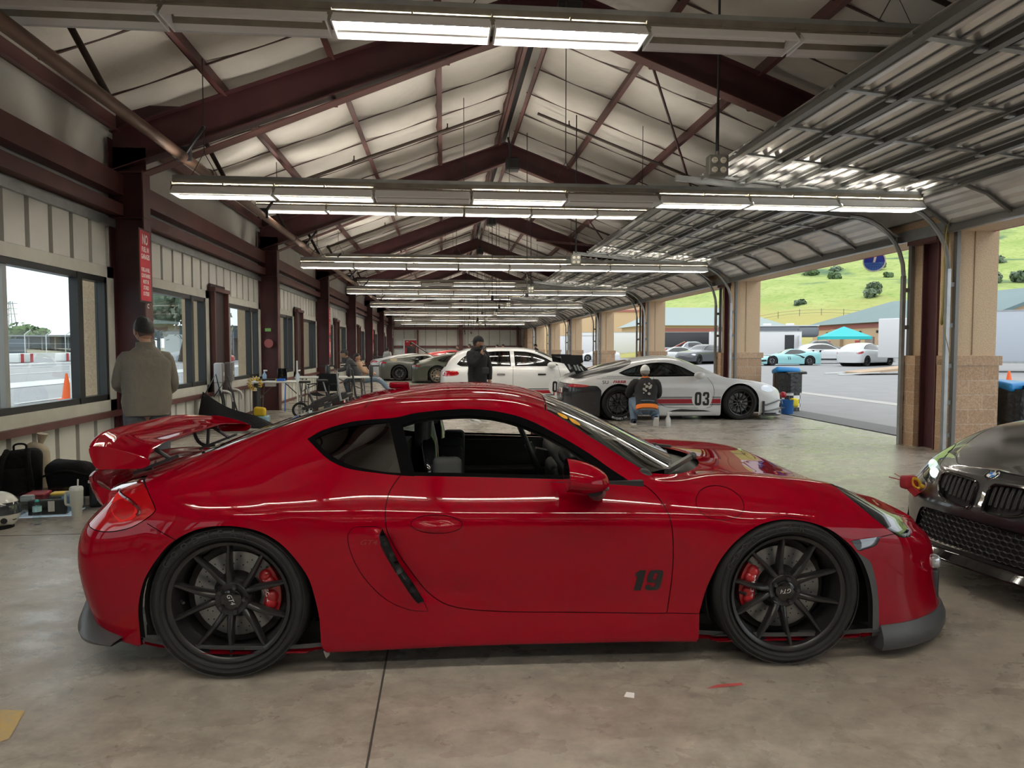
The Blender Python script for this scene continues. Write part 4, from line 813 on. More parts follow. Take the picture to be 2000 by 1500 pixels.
# wheel wells and floor pan
b = MB()
for cx, r in ((.012,.362),(2.46,.352)):
    for sd in (-1,1):
        vs = []; m = 24
        for i in range(m+1): a = -.35+(PI+.7)*i/m; c = (cx+r*math.cos(a), .335+r*math.sin(a)); vs += [(c[0], sd*.885, max(.07,c[1])), (c[0], sd*.5, max(.07,c[1]))]
        b.add(vs, [(2*i,2*i+1,2*i+3,2*i+2) for i in range(m)]); b.prism([(cx+r*math.cos(-.35+(PI+.7)*i/m), max(.07,.335+r*math.sin(-.35+(PI+.7)*i/m))) for i in range(m+1)], .01, Matrix(((1,0,0,0),(0,0,1,sd*.5),(0,1,0,0),(0,0,0,1))))
b.box((1.25,0,.135), (3.4,1.3,.05)); b.box((1.235,0,.14), (1.65,1.68,.06)); b.box((2.93,0,.2),(.5,1.3,.2)); b.build('underbody', LINER, HERO)
# wheels
wheel(HERO, 0.008, -1, .888, .343, .295, .262, 10, spoke_rot=-.62+.0, caliper=CALR, cal_a=.18, cap='GT4', cap_rot=1.15, letters=[('GOODYEAR', 1.92, .030)], discr=.19)
wheel(HERO, 2.481, -1, .890, .336, .245, .262, 10, spoke_rot=-.54, caliper=CALR, cal_a=3.0, cap='GT4', cap_rot=PI*.98, letters=[('GOODYEAR', 2.05, .028)], discr=.19)
for x, r, w in ((.008,.343,.295),(2.481,.336,.245)): wheel(HERO, x, 1, .888, r, w, .262, 10, fine=False)
# wing
b = MB(); NY = 40
def wing_pt(u, v):
    y = -.722+1.444*u; e = abs(y)/.72; d = .036*max(0,(e-.5)/.5)**1.6; t = v*2*PI; c = .5+.5*math.cos(t); th = .016*math.sin(t)*(1-.5*c)*(1 if math.sin(t) > 0 else .8)
    x = -.755+.108*e**3+(.305-.05*e*e)*c; z = 1.022-.04*c-.02*math.sin(PI*c)+th-d+(.014 if c < .12 else 0)
    return (x, y, z)
b.grid(wing_pt, NY, 22); b.build('wing_plane', PAINT, HERO, smooth=60)
EP = dense([(-.643,.993),(-.60,1.003),(-.509,.984),(-.415,.954),(-.382,.935),(-.385,.92),(-.41,.903),(-.50,.901),(-.60,.901),(-.625,.92)], .02)
for sd in (-1,1): MB().prism([tuple(p) for p in EP], .012, Matrix(((1,0,0,0),(0,0,1,sd*.725-.006),(0,1,0,0),(0,0,0,1)))).build('wing_end_plate', PAINT, HERO)
for sd in (-1,1):
    b = MB(); y = sd*.42; c = lambda x, z: (x-.175, y, z-.03)
    b.tube(chaikin([c(-.45,1.0),c(-.455,.965),c(-.43,.90),c(-.385,.875),c(-.33,.885)],2), .011, 8); b.bar(c(-.46,.99),c(-.31,.99),.018,.02); b.tube([c(-.33,.985),c(-.24,.925)],.011,8); b.bar(c(-.365,.985),c(-.372,.89),.014,.018); b.bar(c(-.42,.860),c(-.20,.945),.03,.014)
    b.build('wing_strut', DARKMETAL, HERO)
b = MB()
def duck(u, v):
    y = -.66+1.32*u; e = (abs(y)/.66)**2; pts = [(-.56,.815),(-.66,.802),(-.75,.812),(-.815,.838),(-.832,.836),(-.826,.80),(-.80,.745),(-.76,.73)]
    t = v*(len(pts)-1); i = min(len(pts)-2, int(t)); f = t-i; x = pts[i][0]*(1-f)+pts[i+1][0]*f; z = pts[i][1]*(1-f)+pts[i+1][1]*f; return (x+.16*e*e+.02*e, y, z-.03*e*e)
b.grid(duck, 30, 21)
for s_ in (0,1): b.add([duck(s_, k/14) for k in range(15)]+[(-.60+.18,(-.66 if s_ == 0 else .66),.70)], [tuple(range(16))])
if 1: b.build('tail_spoiler', PAINT, HERO, smooth=60)
b = MB(); b.rbox((.655,.0,1.235), (.11,.03,.035), .012); b.build('aerial_fin', PAINT, HERO)
# number
DEC = M('black_decal', (.008,.008,.009), .35)
def rrect(x0, y0, x1, y1, r, n=5):
    o = []
    for cx, cy, a in ((x1-r,y1-r,0),(x0+r,y1-r,PI/2),(x0+r,y0+r,PI),(x1-r,y0+r,3*PI/2)): o += [(cx+r*math.cos(a+PI/2*i/n), cy+r*math.sin(a+PI/2*i/n)) for i in range(n+1)]
    return o
GLY = {'1': [[(.10,0),(.40,0),(.40,1),(.16,1),(.0,.86),(.0,.72),(.10,.74)]],
 '0': [rrect(0,0,.62,1,.2), rrect(.22,.18,.40,.82,.08)], '9': [[(0,.26),(0,.2),(.02,.08),(.09,.01),(.2,0),(.42,0),(.54,.02),(.61,.1),(.62,.2),(.62,.8),(.6,.91),(.53,.98),(.42,1),(.2,1),(.08,.98),(.02,.91),(0,.8),(0,.56),(.02,.46),(.08,.39),(.18,.37),(.38,.37),(.38,.17),(.24,.17),(.24,.26)], rrect(.24,.53,.38,.84,.05)],
 '3': [[(0,.3),(0,.2),(.02,.08),(.09,.01),(.2,0),(.42,0),(.54,.02),(.61,.1),(.62,.2),(.62,.38),(.58,.47),(.5,.51),(.58,.55),(.62,.63),(.62,.8),(.6,.91),(.53,.98),(.42,1),(.2,1),(.08,.98),(.02,.91),(0,.8),(0,.7),(.22,.7),(.22,.8),(.25,.83),(.37,.83),(.4,.8),(.4,.63),(.36,.59),(.24,.59),(.24,.43),(.36,.43),(.4,.39),(.4,.2),(.37,.17),(.25,.17),(.22,.2),(.22,.3)]]}
def glyph_tris(ch):
    from mathutils.geometry import tessellate_polygon
    L = [[Vector((x,y,0)) for x, y in p] for p in GLY[ch]]; V = [(q.x,q.y) for p in L for q in p]; return V, [tuple(t) for t in tessellate_polygon(L)]
def side_digits(surf, body, x, z, h, mat, parent, name, side=-1, shear=0., wid=.8, off=.003):
    b = MB(); cur = 0
    for ch in body:
        V, F = glyph_tris(ch); b.add([((cur+px)*h*wid+shear*py*h, (py-.5)*h, 0) for px, py in V], F); cur += max(p[0] for p in V)+.14
    V2 = np.array(b.v); V2[:,0] -= (V2[:,0].max()+V2[:,0].min())/2; q = np.stack([x-side*0+(V2[:,0] if side < 0 else -V2[:,0]), z+V2[:,1]], 1); uv = surf.inv(q, 'xz', (0,9))
    b.v = [tuple(p) for p in (surf.P(uv[:,0], uv[:,1])+surf.N(uv[:,0], uv[:,1])*off)*np.array([1,side,1])]
    return b.build(name, mat, parent, smooth=0)
def side_text(surf, body, x, z, h, width, mat, parent, name, side=-1, bold=.06, shear=.22, axis=1):
    b = MB(); b.text(body, h, Matrix.Identity(4), 0, width=width, bold=bold, shear=shear); V2 = np.array(b.v)
    q = np.stack([x+(V2[:,0] if side < 0 else -V2[:,0]), z+V2[:,1]], 1); uv = surf.inv(q, 'xz', (0,9)); P3 = (surf.P(uv[:,0], uv[:,1])+surf.N(uv[:,0], uv[:,1])*.0018)*np.array([1,side,1]); b.v = [tuple(p) for p in P3]
    return b.build(name, mat, parent, smooth=0)
side_digits(HS, '19', 1.846, .404, .094, DEC, HERO, 'race_number', shear=.22, wid=1.16)
side_text(HS, 'GT4', .615, .602, .022, .075, M('red_emboss', (.22,.001,.008), .3, coat=1.), HERO, 'side_badge', bold=.01, shear=.3)
# mirrors
for sd in (-1,1):
    b = MB()
    def mp(u, v):
        t = v*2*PI; k = u; r = (1-(1-min(1,(1-k)*1.0))**2.2)**.5 if k > 0 else 1
        r = math.sqrt(max(0, 1-k**2.4)); x = 1.462+.185*k; return (x, sd*(.985+.105*r*math.cos(t)), .893-.028*k+(.078 if math.sin(t) > 0 else .062)*r*math.sin(t))
    b.grid(mp, 14, 26); b.build('mirror_housing', PAINT, HERO, smooth=60); MB().lathe([(0,0),(1,0)], 24, Tm((1.462,sd*.985,.90)) @ Matrix.Diagonal((1,1,1,1)) @ Matrix(((0,0,1,0),(.1,0,0,0),(0,.066,0,0),(0,0,0,1)))).build('mirror_glass', CHROME, HERO)
    b = MB(); y = sd*.965; b.rbox((1.565,y,.845), (.15,.11,.022), .01); b.tube([(1.585,sd*.97,.84),(1.60,sd*.93,.815),(1.615,sd*.86,.80)], [.042,.035,.04], 10); b.build('mirror_arm', GREYPLA, HERO)
# wipers
b = MB()
b.bar((2.00,-.60,.845),(2.235,-.24,.862),.022,.022); b.bar((2.235,-.24,.862),(2.26,-.10,.845),.018,.016); b.bar((2.03,-.56,.852),(2.13,-.10,.872),.010,.014); b.bar((2.05,.30,.862),(2.24,.18,.855),.016,.016); b.bar((2.03,.5,.852),(2.10,.0,.895),.010,.012); b.sph((2.24,-.24,.862), .022)
b.build('wiper', M('wiper_metal', (.06,.062,.065), .35, .4), HERO)
b = MB(); p, n_ = HS.at((1.50,.50), 'xy', (6.5,11)); 
for s_, rz in ((-1,0),(1,0)):
    pts = [(1.475,.52),(1.50,.50),(1.52,.508),(1.525,.535),(1.50,.548)] if s_ < 0 else [(1.535,.515),(1.56,.505),(1.585,.525),(1.58,.55),(1.545,.552)]
    q = dense(pts, .01); uv = HS.inv(q, 'xy', (6.5,11)); P3 = (HS.P(uv[:,0], uv[:,1])+HS.N(uv[:,0], uv[:,1])*.001)*np.array([1,-1,1]); b.add([tuple(p) for p in P3], [tuple(range(len(P3)))])
b.build('windscreen_sticker', M('amber_sticker', (.75,.36,.02), .5), HERO)
# cabin
b = MB(); b.box((1.2,0,.22), (1.5,1.5,.06)); b.box((.62,0,.55), (.08,1.46,.62)); b.box((.25,0,.8),(.7,1.2,.05)); b.box((1.35,0,.40), (1.1,.22,.32)); b.box((1.78,0,.50),(.1,1.5,.66)); b.build('cabin_tub', CARPET, HERO)
for sd in (-1,1):
    b = MB(); b.box((1.30,sd*.765,.56), (1.08,.06,.55)); b.rbox((1.28,sd*.72,.62), (.6,.08,.09), .03); b.build('door_card', CARPET, HERO)
b = MB(); b.rbox((1.72,0,.80), (.40,1.42,.14), .05); b.rbox((1.62,-.36,.875), (.2,.4,.09), .04); b.rbox((1.60,0,.66), (.24,.34,.3), .04); b.build('dashboard', LEATHER, HERO)
def seat(y):
    e = empty('bucket_seat', (1.0,y,.31), parent=HERO); b = MB()
    b.rbox((.18,0,.10), (.52,.44,.14), .05); b.rbox((.2,.22,.14),(.46,.07,.16),.03); b.rbox((.2,-.22,.14),(.46,.07,.16),.03); b.build('cushion', CLOTH_G, e)
    def bk(u, v):
        t = v*2*PI; h = u; w = .235*(1-.22*max(0,(h-.62)/.38)**1.0) if h < .62 else .235*(1-.62*min(1,(h-.62)/.13)) ; x = -.05-.17*h; return (x+.06*math.sin(t)*(1 if math.sin(t) > 0 else .5), w*math.cos(t), .1+.76*h)
    b = MB(); b.grid(bk, 26, 20); b.build('shell', BLACKGLOSS, e, smooth=60)
    b = MB(); b.rbox((-.10,0,.36), (.10,.30,.42), .045); b.rbox((-.185,0,.74), (.085,.19,.22), .04); b.build('pad', LEATHER, e)
    for s_ in (-1,1): MB().rbox((-.06,s_*.205,.40), (.14,.07,.42), .03).build('bolster', CLOTH_G, e)
    return e
seat(-.37); seat(.37)
b = MB(); T = Tm((1.42,.37,.80), ry=-.42); b.add(*(lambda m: (m.v, m.f))(MB().lathe([(.182+.015*math.cos(a),.015*math.sin(a)) for a in [2*PI*i/8 for i in range(8)]], 32, closed=True)), T @ Matrix.Rotation(PI/2, 4, 'Y')); b.add(*(lambda m: (m.v, m.f))(MB().rbox((0,0,0),(.03,.36,.05),.01).rbox((0,0,-.07),(.03,.05,.2),.01).cyl((-.02,0,0),(.03,0,0),.06)), T); b.build('steering_wheel', LEATHER, HERO)
b = MB(); b.bar((1.44,.37,.79),(1.72,.37,.73),.08,.08); b.build('steering_column', BLACK, HERO)
# ---------------------------------------------------------------- other cars, drawn from side profiles
def interp(tab, x): a = np.array(tab, float); return np.interp(x, a[:,0], a[:,1])
def smooth_tab(tab, x):
    a = np.array(tab, float); P = dense([tuple(p) for p in a], .05, False); o = np.argsort(P[:,0]); return np.interp(x, P[o,0], P[o,1])
def car_rows(top, belt, W_, Wr, zb, x0, x1, n=17):
    xs = list(np.linspace(x0+.34, x1-.42, n-6)); st = [(x0,0.),(x0+.035,.52),(x0+.14,.86)]+[(x,1.) for x in xs]+[(x1-.17,.85),(x1-.04,.5),(x1,0.)]; rows = [[] for _ in range(10)]
    for x, k in st:
        T = float(smooth_tab(top, x)); B = float(min(smooth_tab(belt, x), T-.012)); w = float(interp(W_, x)) if isinstance(W_, list) else W_
        g = min(1, max(0, (T-B-.10)/.28)); y7 = (1-g)*.72*w+g*Wr; lo = zb if 0 < k else zb
        spec = [(.90*w, lo-.05), (.965*w, lo), (.985*w, lo+.30*(B-lo)), (w, lo+.58*(B-lo)), (.985*w, lo+.84*(B-lo)), (.925*w, B), (.925*w*(1-.42)+y7*.42, B+.36*(T-B)), (y7, B+.80*(T-B)), (.5*y7, B+.965*(T-B)), (0, T)]
        for r, (y, z) in enumerate(spec): rows[r].append((x + (0 if k == 1 else (-.03 if x < (x0+x1)/2 else .03)*(1-abs(r-3)/5.)), y*k, z))
    return rows
def side_grid(surf, x0, x1, z0, z1, mat, parent, name, side=-1, off=.002, nx=24, nz=2):
    q = np.array([(x0+(x1-x0)*i/nx, z0+(z1-z0)*j/nz) for i in range(nx+1) for j in range(nz+1)]); uv = surf.inv(q, 'xz', (0,5.2)); P3 = (surf.P(uv[:,0],uv[:,1])+surf.N(uv[:,0],uv[:,1])*off)*np.array([1,side,1])
    b = MB(); w = nz+1; b.add([tuple(p) for p in P3], [(i*w+j,(i+1)*w+j,(i+1)*w+j+1,i*w+j+1) for i in range(nx) for j in range(nz)]); return b.build(name, mat, parent)
def side_poly(surf, pts, mat, parent, name, side=-1, off=.003, vr=(0,6), smooth=True):
    q = dense(pts, .03, True, smooth); c = q.mean(0); rings = [c+(q-c)*k for k in (1,.66,.33)]; n = len(q); b = MB(); vs = []
    for r in rings+[np.array([c])]: uv = surf.inv(r, 'xz', vr); vs += [tuple(p) for p in (surf.P(uv[:,0],uv[:,1])+surf.N(uv[:,0],uv[:,1])*off)*np.array([1,side,1])]
    fs = [(k*n+i, k*n+(i+1)%n, (k+1)*n+(i+1)%n, (k+1)*n+i) for k in range(2) for i in range(n)]+[(2*n+i, 2*n+(i+1)%n, 3*n) for i in range(n)]
    return b.add(vs, fs).build(name, mat, parent)
def simple_car(name, loc, rz, label, paint, top, belt, W_, Wr, zb, x0, x1, wb, wr, windows, shield, rearglass=None, extra=(), du=.22, dv=.3, glass=None, rim=None, spokes=10, rimr=.70, group=None, wheel_fine=False, twin=True, lamps=None, tails=None, tyre_w=.25, arch=.045, doors=None, caliper=None, nodetail=False, lip=None, wy=None, cat='car'):
    e = empty(name, loc, rz, label, cat, group); s = Surf(car_rows(top, belt, W_, Wr, zb, x0, x1)); wmax = (max(p[1] for p in W_) if isinstance(W_, list) else W_)
    sd_ = dict(axes='xz', vr=(0,8.2), step=.06); ol = []
    for nm, pts in doors or (): ol.append(dict(name='gap', pts=seam(pts, .004), **sd_))
    for nm, pts in extra: ol.append(dict(name=nm, pts=pts, **sd_))
    for w in windows:
        ol.append(dict(name='trim', pts=w, **sd_)); ol.append(dict(name='side_glass', pts=[tuple(p) for p in inset(dense(w, .08), .022)], **sd_))
    ol.append(dict(name='windscreen', pts=shield, axes='xy', vr=(5.0,9), step=.08))
    if rearglass: ol.append(dict(name='rear_window', pts=rearglass, axes='xy', vr=(4.8,9), step=.08))
    for cx in (0, wb): r = wr+arch; ol.append(dict(name='void', pts=[(cx+r,zb-.2),(cx+r,zb-.2)]+[(cx+r*math.cos(a), wr+r*math.sin(a)) for a in np.linspace(-.1, PI+.1, 15)]+[(cx-r,zb-.2),(cx-r,zb-.2)], axes='xz', vr=(0,5.5), step=.06))
    s.cut(ol, du, dv); g = glass or TINT
    s.bm_mesh('body', (1,-1), name='body_shell', mat=paint, parent=e); s.bm_mesh('gap', (1,-1), off=-.004, name='panel_gaps', mat=SEAM, parent=e)
    s.bm_mesh('trim', (1,-1), name='window_trim', mat=TRIMBLK, parent=e)
    for nm, side in (('side_window',-1),('side_window',1)): s.bm_mesh('side_glass', (side,), name=nm, mat=g, parent=e)
    s.bm_mesh('windscreen', (1,-1), name='windscreen', mat=g, parent=e)
    if rearglass: s.bm_mesh('rear_window', (1,-1), name='rear_window', mat=g, parent=e)
    for nm, _ in {k: 1 for k, _ in extra}.items(): s.bm_mesh(nm, (1,-1), name=nm, mat=EXMAT[nm], parent=e)
    if not nodetail:
        b = MB(); b.box(((x0+x1)/2,0,zb+.05), (x1-x0-.5,1.3*wmax,.1)); b.box(((0+wb)/2,0,zb+.14),(wb-2*wr-.15,1.86*wmax,.2))
        for cx in (0, wb): b.cyl((cx,-.55*wmax*1.2,wr),(cx,.55*wmax*1.2,wr),wr+arch-.01,n=20)
        b.build('underbody', LINER, e)
        zf = float(interp(belt, wb/2)); zt_ = float(smooth_tab(top, wb*.42))
        b = MB()
        for yy in (-.36,.36):
            b.rbox((.95*wb/2.46-.0,yy,zf-.12),(.16,.44,.5),.05); b.rbox((.87*wb/2.46,yy,min(zf+.19,zt_-.17)),(.1,.24,.2),.04); b.rbox((1.1*wb/2.46,yy,zf-.34),(.5,.46,.14),.04)
        b.rbox((1.75*wb/2.46,0,zf-.12),(.3,1.4,.2),.05); b.box((.95*wb/2.46,0,zb+.2),(1.9,1.3,.05)); b.build('seats', LINER, e)
    for cx in (0, wb):
        for side in (-1, 1):
            if wheel_fine or True: wheel(e, cx, side, (wy or wmax)-.01, wr, tyre_w, wr*rimr, spokes, spoke_rot=.3+cx, mat=rim, fine=wheel_fine and side < 0, twin=twin, caliper=caliper if side < 0 and wheel_fine else None, cal_a=.2 if cx == 0 else 2.9, lip=lip)
    for side in (-1, 1):
        for nm, pts, mt in (tails or ()): side_poly(s, pts, mt, e, nm, side, .004, (0,7))
        for nm, pts, mt in (lamps or ()): side_poly(s, pts, mt, e, nm, side, .004, (0,7))
    return e, s
EXMAT = {}
def mirrors(e, x, z, y, mat, r=(.11,.10,.075)):
    for sd in (-1,1):
        b = MB(); b.sph((x, sd*(y+.10), z), r, 14, 10); b.bar((x+.02,sd*(y-.06),z-.06),(x,sd*(y+.06),z-.04),.05,.03); b.build('mirror', mat, e)
WHT = M('white_car_paint', (.66,.68,.69), .3, coat=.8); CARBON = M('carbon_black', (.018,.019,.021), .25, coat=.5); STRIPER = M('red_stripe', (.33,.008,.02), .35); SATIN = M('satin_black', (.015,.015,.016), .4)
# --- white race coupe 03
G3T = [(-1.08,.76),(-.98,.84),(-.6,.98),(-.2,1.085),(.25,1.19),(.65,1.26),(1.0,1.285),(1.3,1.262),(1.6,1.15),(2.0,.955),(2.22,.85),(2.7,.79),(3.05,.72),(3.3,.61),(3.46,.50)]
G3B = [(-1.08,.72),(-.6,.86),(-.2,.90),(.3,.905),(1,.885),(1.9,.865),(2.4,.85),(2.8,.80),(3.15,.68),(3.46,.48)]
EXMAT['carbon_rear'] = CARBON; EXMAT['engine_lid'] = SATIN; EXMAT['black_roof'] = SATIN; EXMAT['hood_vent'] = BLACK
G3, G3S = simple_car('race_coupe', (3.50, 14.74, 0), math.radians(-2.0), 'white and dark grey race coupe with big black rear wing and number 03', WHT, G3T, G3B, [(-1.08,.90),(-.3,.945),(.3,.945),(1,.90),(1.8,.90),(2.4,.925),(3.46,.90)], .57, .13, -1.08, 3.46, 2.457, .345,
  [[(.0,.945),(0,.945),(.2,1.025),(.45,1.10),(.8,1.148),(1.1,1.135),(1.35,1.05),(1.66,.88),(1.66,.88),(1.0,.872),(.4,.872),(.15,.89)]], [(1.36,-.02),(1.36,-.02),(1.33,.52),(1.33,.52),(1.55,.57),(1.80,.64),(1.80,.64),(2.08,.40),(2.14,-.02),(2.14,-.02)], [(.30,-.02),(.30,-.02),(.28,.42),(.28,.42),(-.2,.40),(-.5,.34),(-.55,-.02),(-.55,-.02)],
  extra=[('carbon_rear',[(-1.2,.74),(-1.2,.74),(-.95,.735),(-.7,.70),(-.45,.69),(-.36,.60),(-.36,.60),(-.36,.05),(-.36,.05),(-1.2,.05),(-1.2,.05)]),('engine_lid',[(-1.0,.86),(-1.0,.86),(-.5,.99),(-.1,1.08),(.35,1.20),(.35,1.20),(.28,1.12),(-.05,.99),(-.4,.905),(-.8,.83)])],
  du=.14, dv=.18, rim=WHEELBLK, spokes=12, rimr=.74, wheel_fine=True, twin=False, tyre_w=.28,
  doors=[('d',[(.70,.86),(.66,.7),(.72,.5),(.85,.32),(1.0,.26),(1.85,.26),(1.92,.5),(1.9,.7),(1.8,.85)])], tails=[('tail_lamp',[(-1.04,.715),(-.92,.735),(-.70,.715),(-.60,.70),(-.66,.675),(-.85,.665),(-1.0,.675)],TAILRED)], lamps=[('headlight',[(2.88,.66),(2.98,.70),(3.10,.66),(3.14,.58),(3.02,.56),(2.90,.60)],LAMPGREY)])
mirrors(G3, 1.60, .90, .88, WHT)
side_grid(G3S, .20, 2.06, .335, .425, STRIPER, G3, 'side_stripe')
for z in (.30,.315,.44,.458): side_grid(G3S, .20, 2.06, z, z+.010, BLACK, G3, 'side_pinstripe', nz=1)
side_poly(G3S, ell(1.68,.43,.205,.205), M('white_roundel', (.72,.74,.75), .4), G3, 'number_roundel', off=.006); side_digits(G3S, '03', 1.68, .43, .27, BLACK, G3, 'race_number', wid=.78, off=.012)
side_text(G3S, 'SU', -.28, .765, .065, .12, BLACK, G3, 'sponsor_letters', bold=.01, shear=0); side_text(G3S, 'nasa', -.0, .775, .05, .26, STRIPER, G3, 'sponsor_letters', bold=.03, shear=.3)
b = MB()
for dy in (-1, 1):
    y = dy*.78
    b.prism([(-1.16,1.31),(-.72,1.30),(-.70,1.16),(-.85,1.10),(-1.13,1.14)], .012, Matrix(((1,0,0,0),(0,0,1,y),(0,1,0,0),(0,0,0,1))))
b.build('wing_end_plate', CARBON, G3)
b = MB(); b.grid(lambda u, v: (-1.12+.36*(.5+.5*math.cos(2*PI*v)), -.78+1.56*u, 1.255-.05*(.5+.5*math.cos(2*PI*v))+.018*math.sin(2*PI*v)), 10, 16); b.build('wing_plane', CARBON, G3)
for y in (-.42,.42):
    b = MB(); b.prism([(-1.02,1.24),(-.80,1.22),(-.52,.98),(-.62,.92),(-.78,.90),(-.86,1.02)], .015, Matrix(((1,0,0,0),(0,0,1,y),(0,1,0,0),(0,0,0,1)))); b.build('wing_strut', CARBON, G3)
    b = MB()
    for k in range(3): b.prism([(-.88+k*.08,1.17-k*.05),(-.84+k*.08,1.165-k*.05),(-.76+k*.07,.99-k*.01),(-.80+k*.07,.98)], .02, Matrix(((1,0,0,0),(0,0,1,y-.003),(0,1,0,0),(0,0,0,1))))
    b.build('strut_slot', WHT, G3)
b = MB()
for k in range(4): b.add([(2.42+k*.055,-.72,.835),(2.455+k*.055,-.72,.832),(2.50+k*.055,-.60,.842),(2.465+k*.055,-.60,.845)], [(0,1,2,3)])
for k in range(3): side_grid(G3S, -.45+.1*k, .40, .83+.022*k, .835+.022*k, BLACK, G3, 'feathered_stripe', nz=1)
b.build('hood_vent', BLACK, G3)
b = MB(); secs = []
for o_, z in ((-.02,.14),(.02,.135),(.055,.11),(.05,.075),(-.05,.07)):
    u = np.linspace(12.6, 16, 24); p = G3S.P(u, np.full(24, 1.1)); n_ = G3S.N(u, np.full(24, 1.1)); q = p+n_*o_; q[:,2] = z; secs.append(q)
for sd in (-1,1):
    vs = [(p[0],max(0,p[1])*sd,p[2]) for s_ in secs for p in s_]; b.add(vs, [(i*24+j,i*24+j+1,(i+1)*24+j+1,(i+1)*24+j) for i in range(4) for j in range(23)])
    b.bar((2.95,sd*.93,.30),(3.32,sd*.80,.40),.12,.012); b.bar((2.95,sd*.94,.18),(3.38,sd*.80,.24),.14,.012); b.box((2.93,sd*.93,.24),(.03,.05,.28))
b.build('front_splitter', CARBON, G3)
b = MB(); y = -.5; b.box((-1.12,-.55,.60),(.02,.26,.09)); b.build('plate_sticker', M('pale_sticker', (.75,.72,.72), .5), G3)
b = MB(); b.text('nasa', .05, frame_T((-1.132,-.55,.60),(0,-1,0),(0,0,1)), 0, width=.2, bold=.03); b.build('sticker_lettering', STRIPER, G3, smooth=0)
b = MB(); b.text('SU', .07, frame_T((-1.125,-.55,.49),(0,-1,0),(0,0,1)), 0, width=.13, bold=.02); b.build('rear_lettering', WHITE, G3, smooth=0)
b = MB(); b.lathe([(.03,.012),(.045,0),(.03,-.012)],16,Tm((-1.15,.35,.46),ry=PI/2),closed=True); b.build('tow_hook', STRIPER, G3)
MB().box((-1.02,0,.22),(.22,1.2,.12)).build('rear_diffuser', BLACK, G3)
w_ = [c for c in G3.children if c.name.startswith('wheel')][0]
b = MB(); r = .30
for i, ch in enumerate('MICHELIN'):
    a = -PI/2+(i-3.5)*.13; T = Tm((r*math.cos(a),-.0185,r*math.sin(a))) @ rotY(-(a+PI/2)) @ Matrix(((1,0,0,0),(0,0,-1,0),(0,1,0,0),(0,0,0,1))); b.text(ch, .04, T, 0, bold=.04)
b.build('tyre_lettering', M('white_letter', (.6,.62,.68), .5), w_, smooth=0)
# --- white wagon 01
WT = [(-.92,.86),(-.84,.98),(-.62,1.26),(-.45,1.40),(-.1,1.44),(.6,1.465),(1.1,1.455),(1.5,1.40),(1.9,1.22),(2.25,1.04),(2.45,.99),(2.9,.95),(3.3,.86),(3.5,.70)]
WB_ = [(-.92,.80),(-.6,.95),(0,.975),(1,.965),(2,.955),(2.6,.92),(3.1,.84),(3.5,.66)]
WG, WGS = simple_car('estate_car', (.86, 18.1, 0), math.radians(-1.5), 'white estate car with number 01 on its door behind the man in black', WHT, WT, WB_, .90, .60, .20, -.92, 3.5, 2.63, .33,
  [[(-.52,1.05),(-.52,1.05),(-.38,1.20),(-.2,1.30),(-.05,1.32),(-.05,1.32),(.02,1.00),(.02,1.00),(-.4,1.0)],[(.08,1.00),(.08,1.00),(.03,1.33),(.03,1.33),(.45,1.365),(.78,1.365),(.78,1.365),(.80,1.0),(.80,1.0)],[(.90,1.0),(.90,1.0),(.88,1.365),(.88,1.365),(1.2,1.345),(1.55,1.25),(1.98,1.02),(1.98,1.02),(1.6,1.0)]],
  [(1.45,-.02),(1.45,-.02),(1.42,.55),(1.42,.55),(2.10,.70),(2.10,.70),(2.34,-.02),(2.34,-.02)], [(-.52,-.02),(-.52,-.02),(-.54,.5),(-.54,.5),(-.80,.60),(-.80,.60),(-.84,-.02),(-.84,-.02)], rim=GALV, spokes=10,
  doors=[('d',[(.85,1.0),(.84,.6),(.88,.3)]),('d',[(1.95,1.0),(2.0,.7),(1.9,.35),(1.7,.28),(.3,.28),(.25,.5),(.1,.62),(.04,.95)])], tails=[('tail_lamp',[(-.88,.86),(-.75,.89),(-.50,.88),(-.48,.80),(-.7,.765),(-.86,.77)],TAILRED)], du=.16, dv=.2)
mirrors(WG, 1.78, 1.03, .86, WHT)
side_grid(WGS, .40, 2.6, .34, .42, STRIPER, WG, 'side_stripe')
for z in (.30,.44): side_grid(WGS, .40, 2.6, z, z+.018, BLACK, WG, 'side_pinstripe', nz=1)
side_poly(WGS, ell(1.92,.50,.21,.21), MATS['white_roundel'], WG, 'number_roundel', off=.006); side_digits(WGS, '01', 1.92, .50, .27, BLACK, WG, 'race_number', wid=.72, off=.012)
for x in (.55, 1.55): side_poly(WGS, rrect(x-.1,.78,x+.1,.82,.018), CHROME, WG, 'door_handle', off=.012)
# seat and helmet seen through the wagon's front window
b = MB(); b.rbox((1.15,-.3,1.12),(.14,.3,.22),.05); b.build('orange_seat', M('orange', (.8,.2,.03), .5), WG)
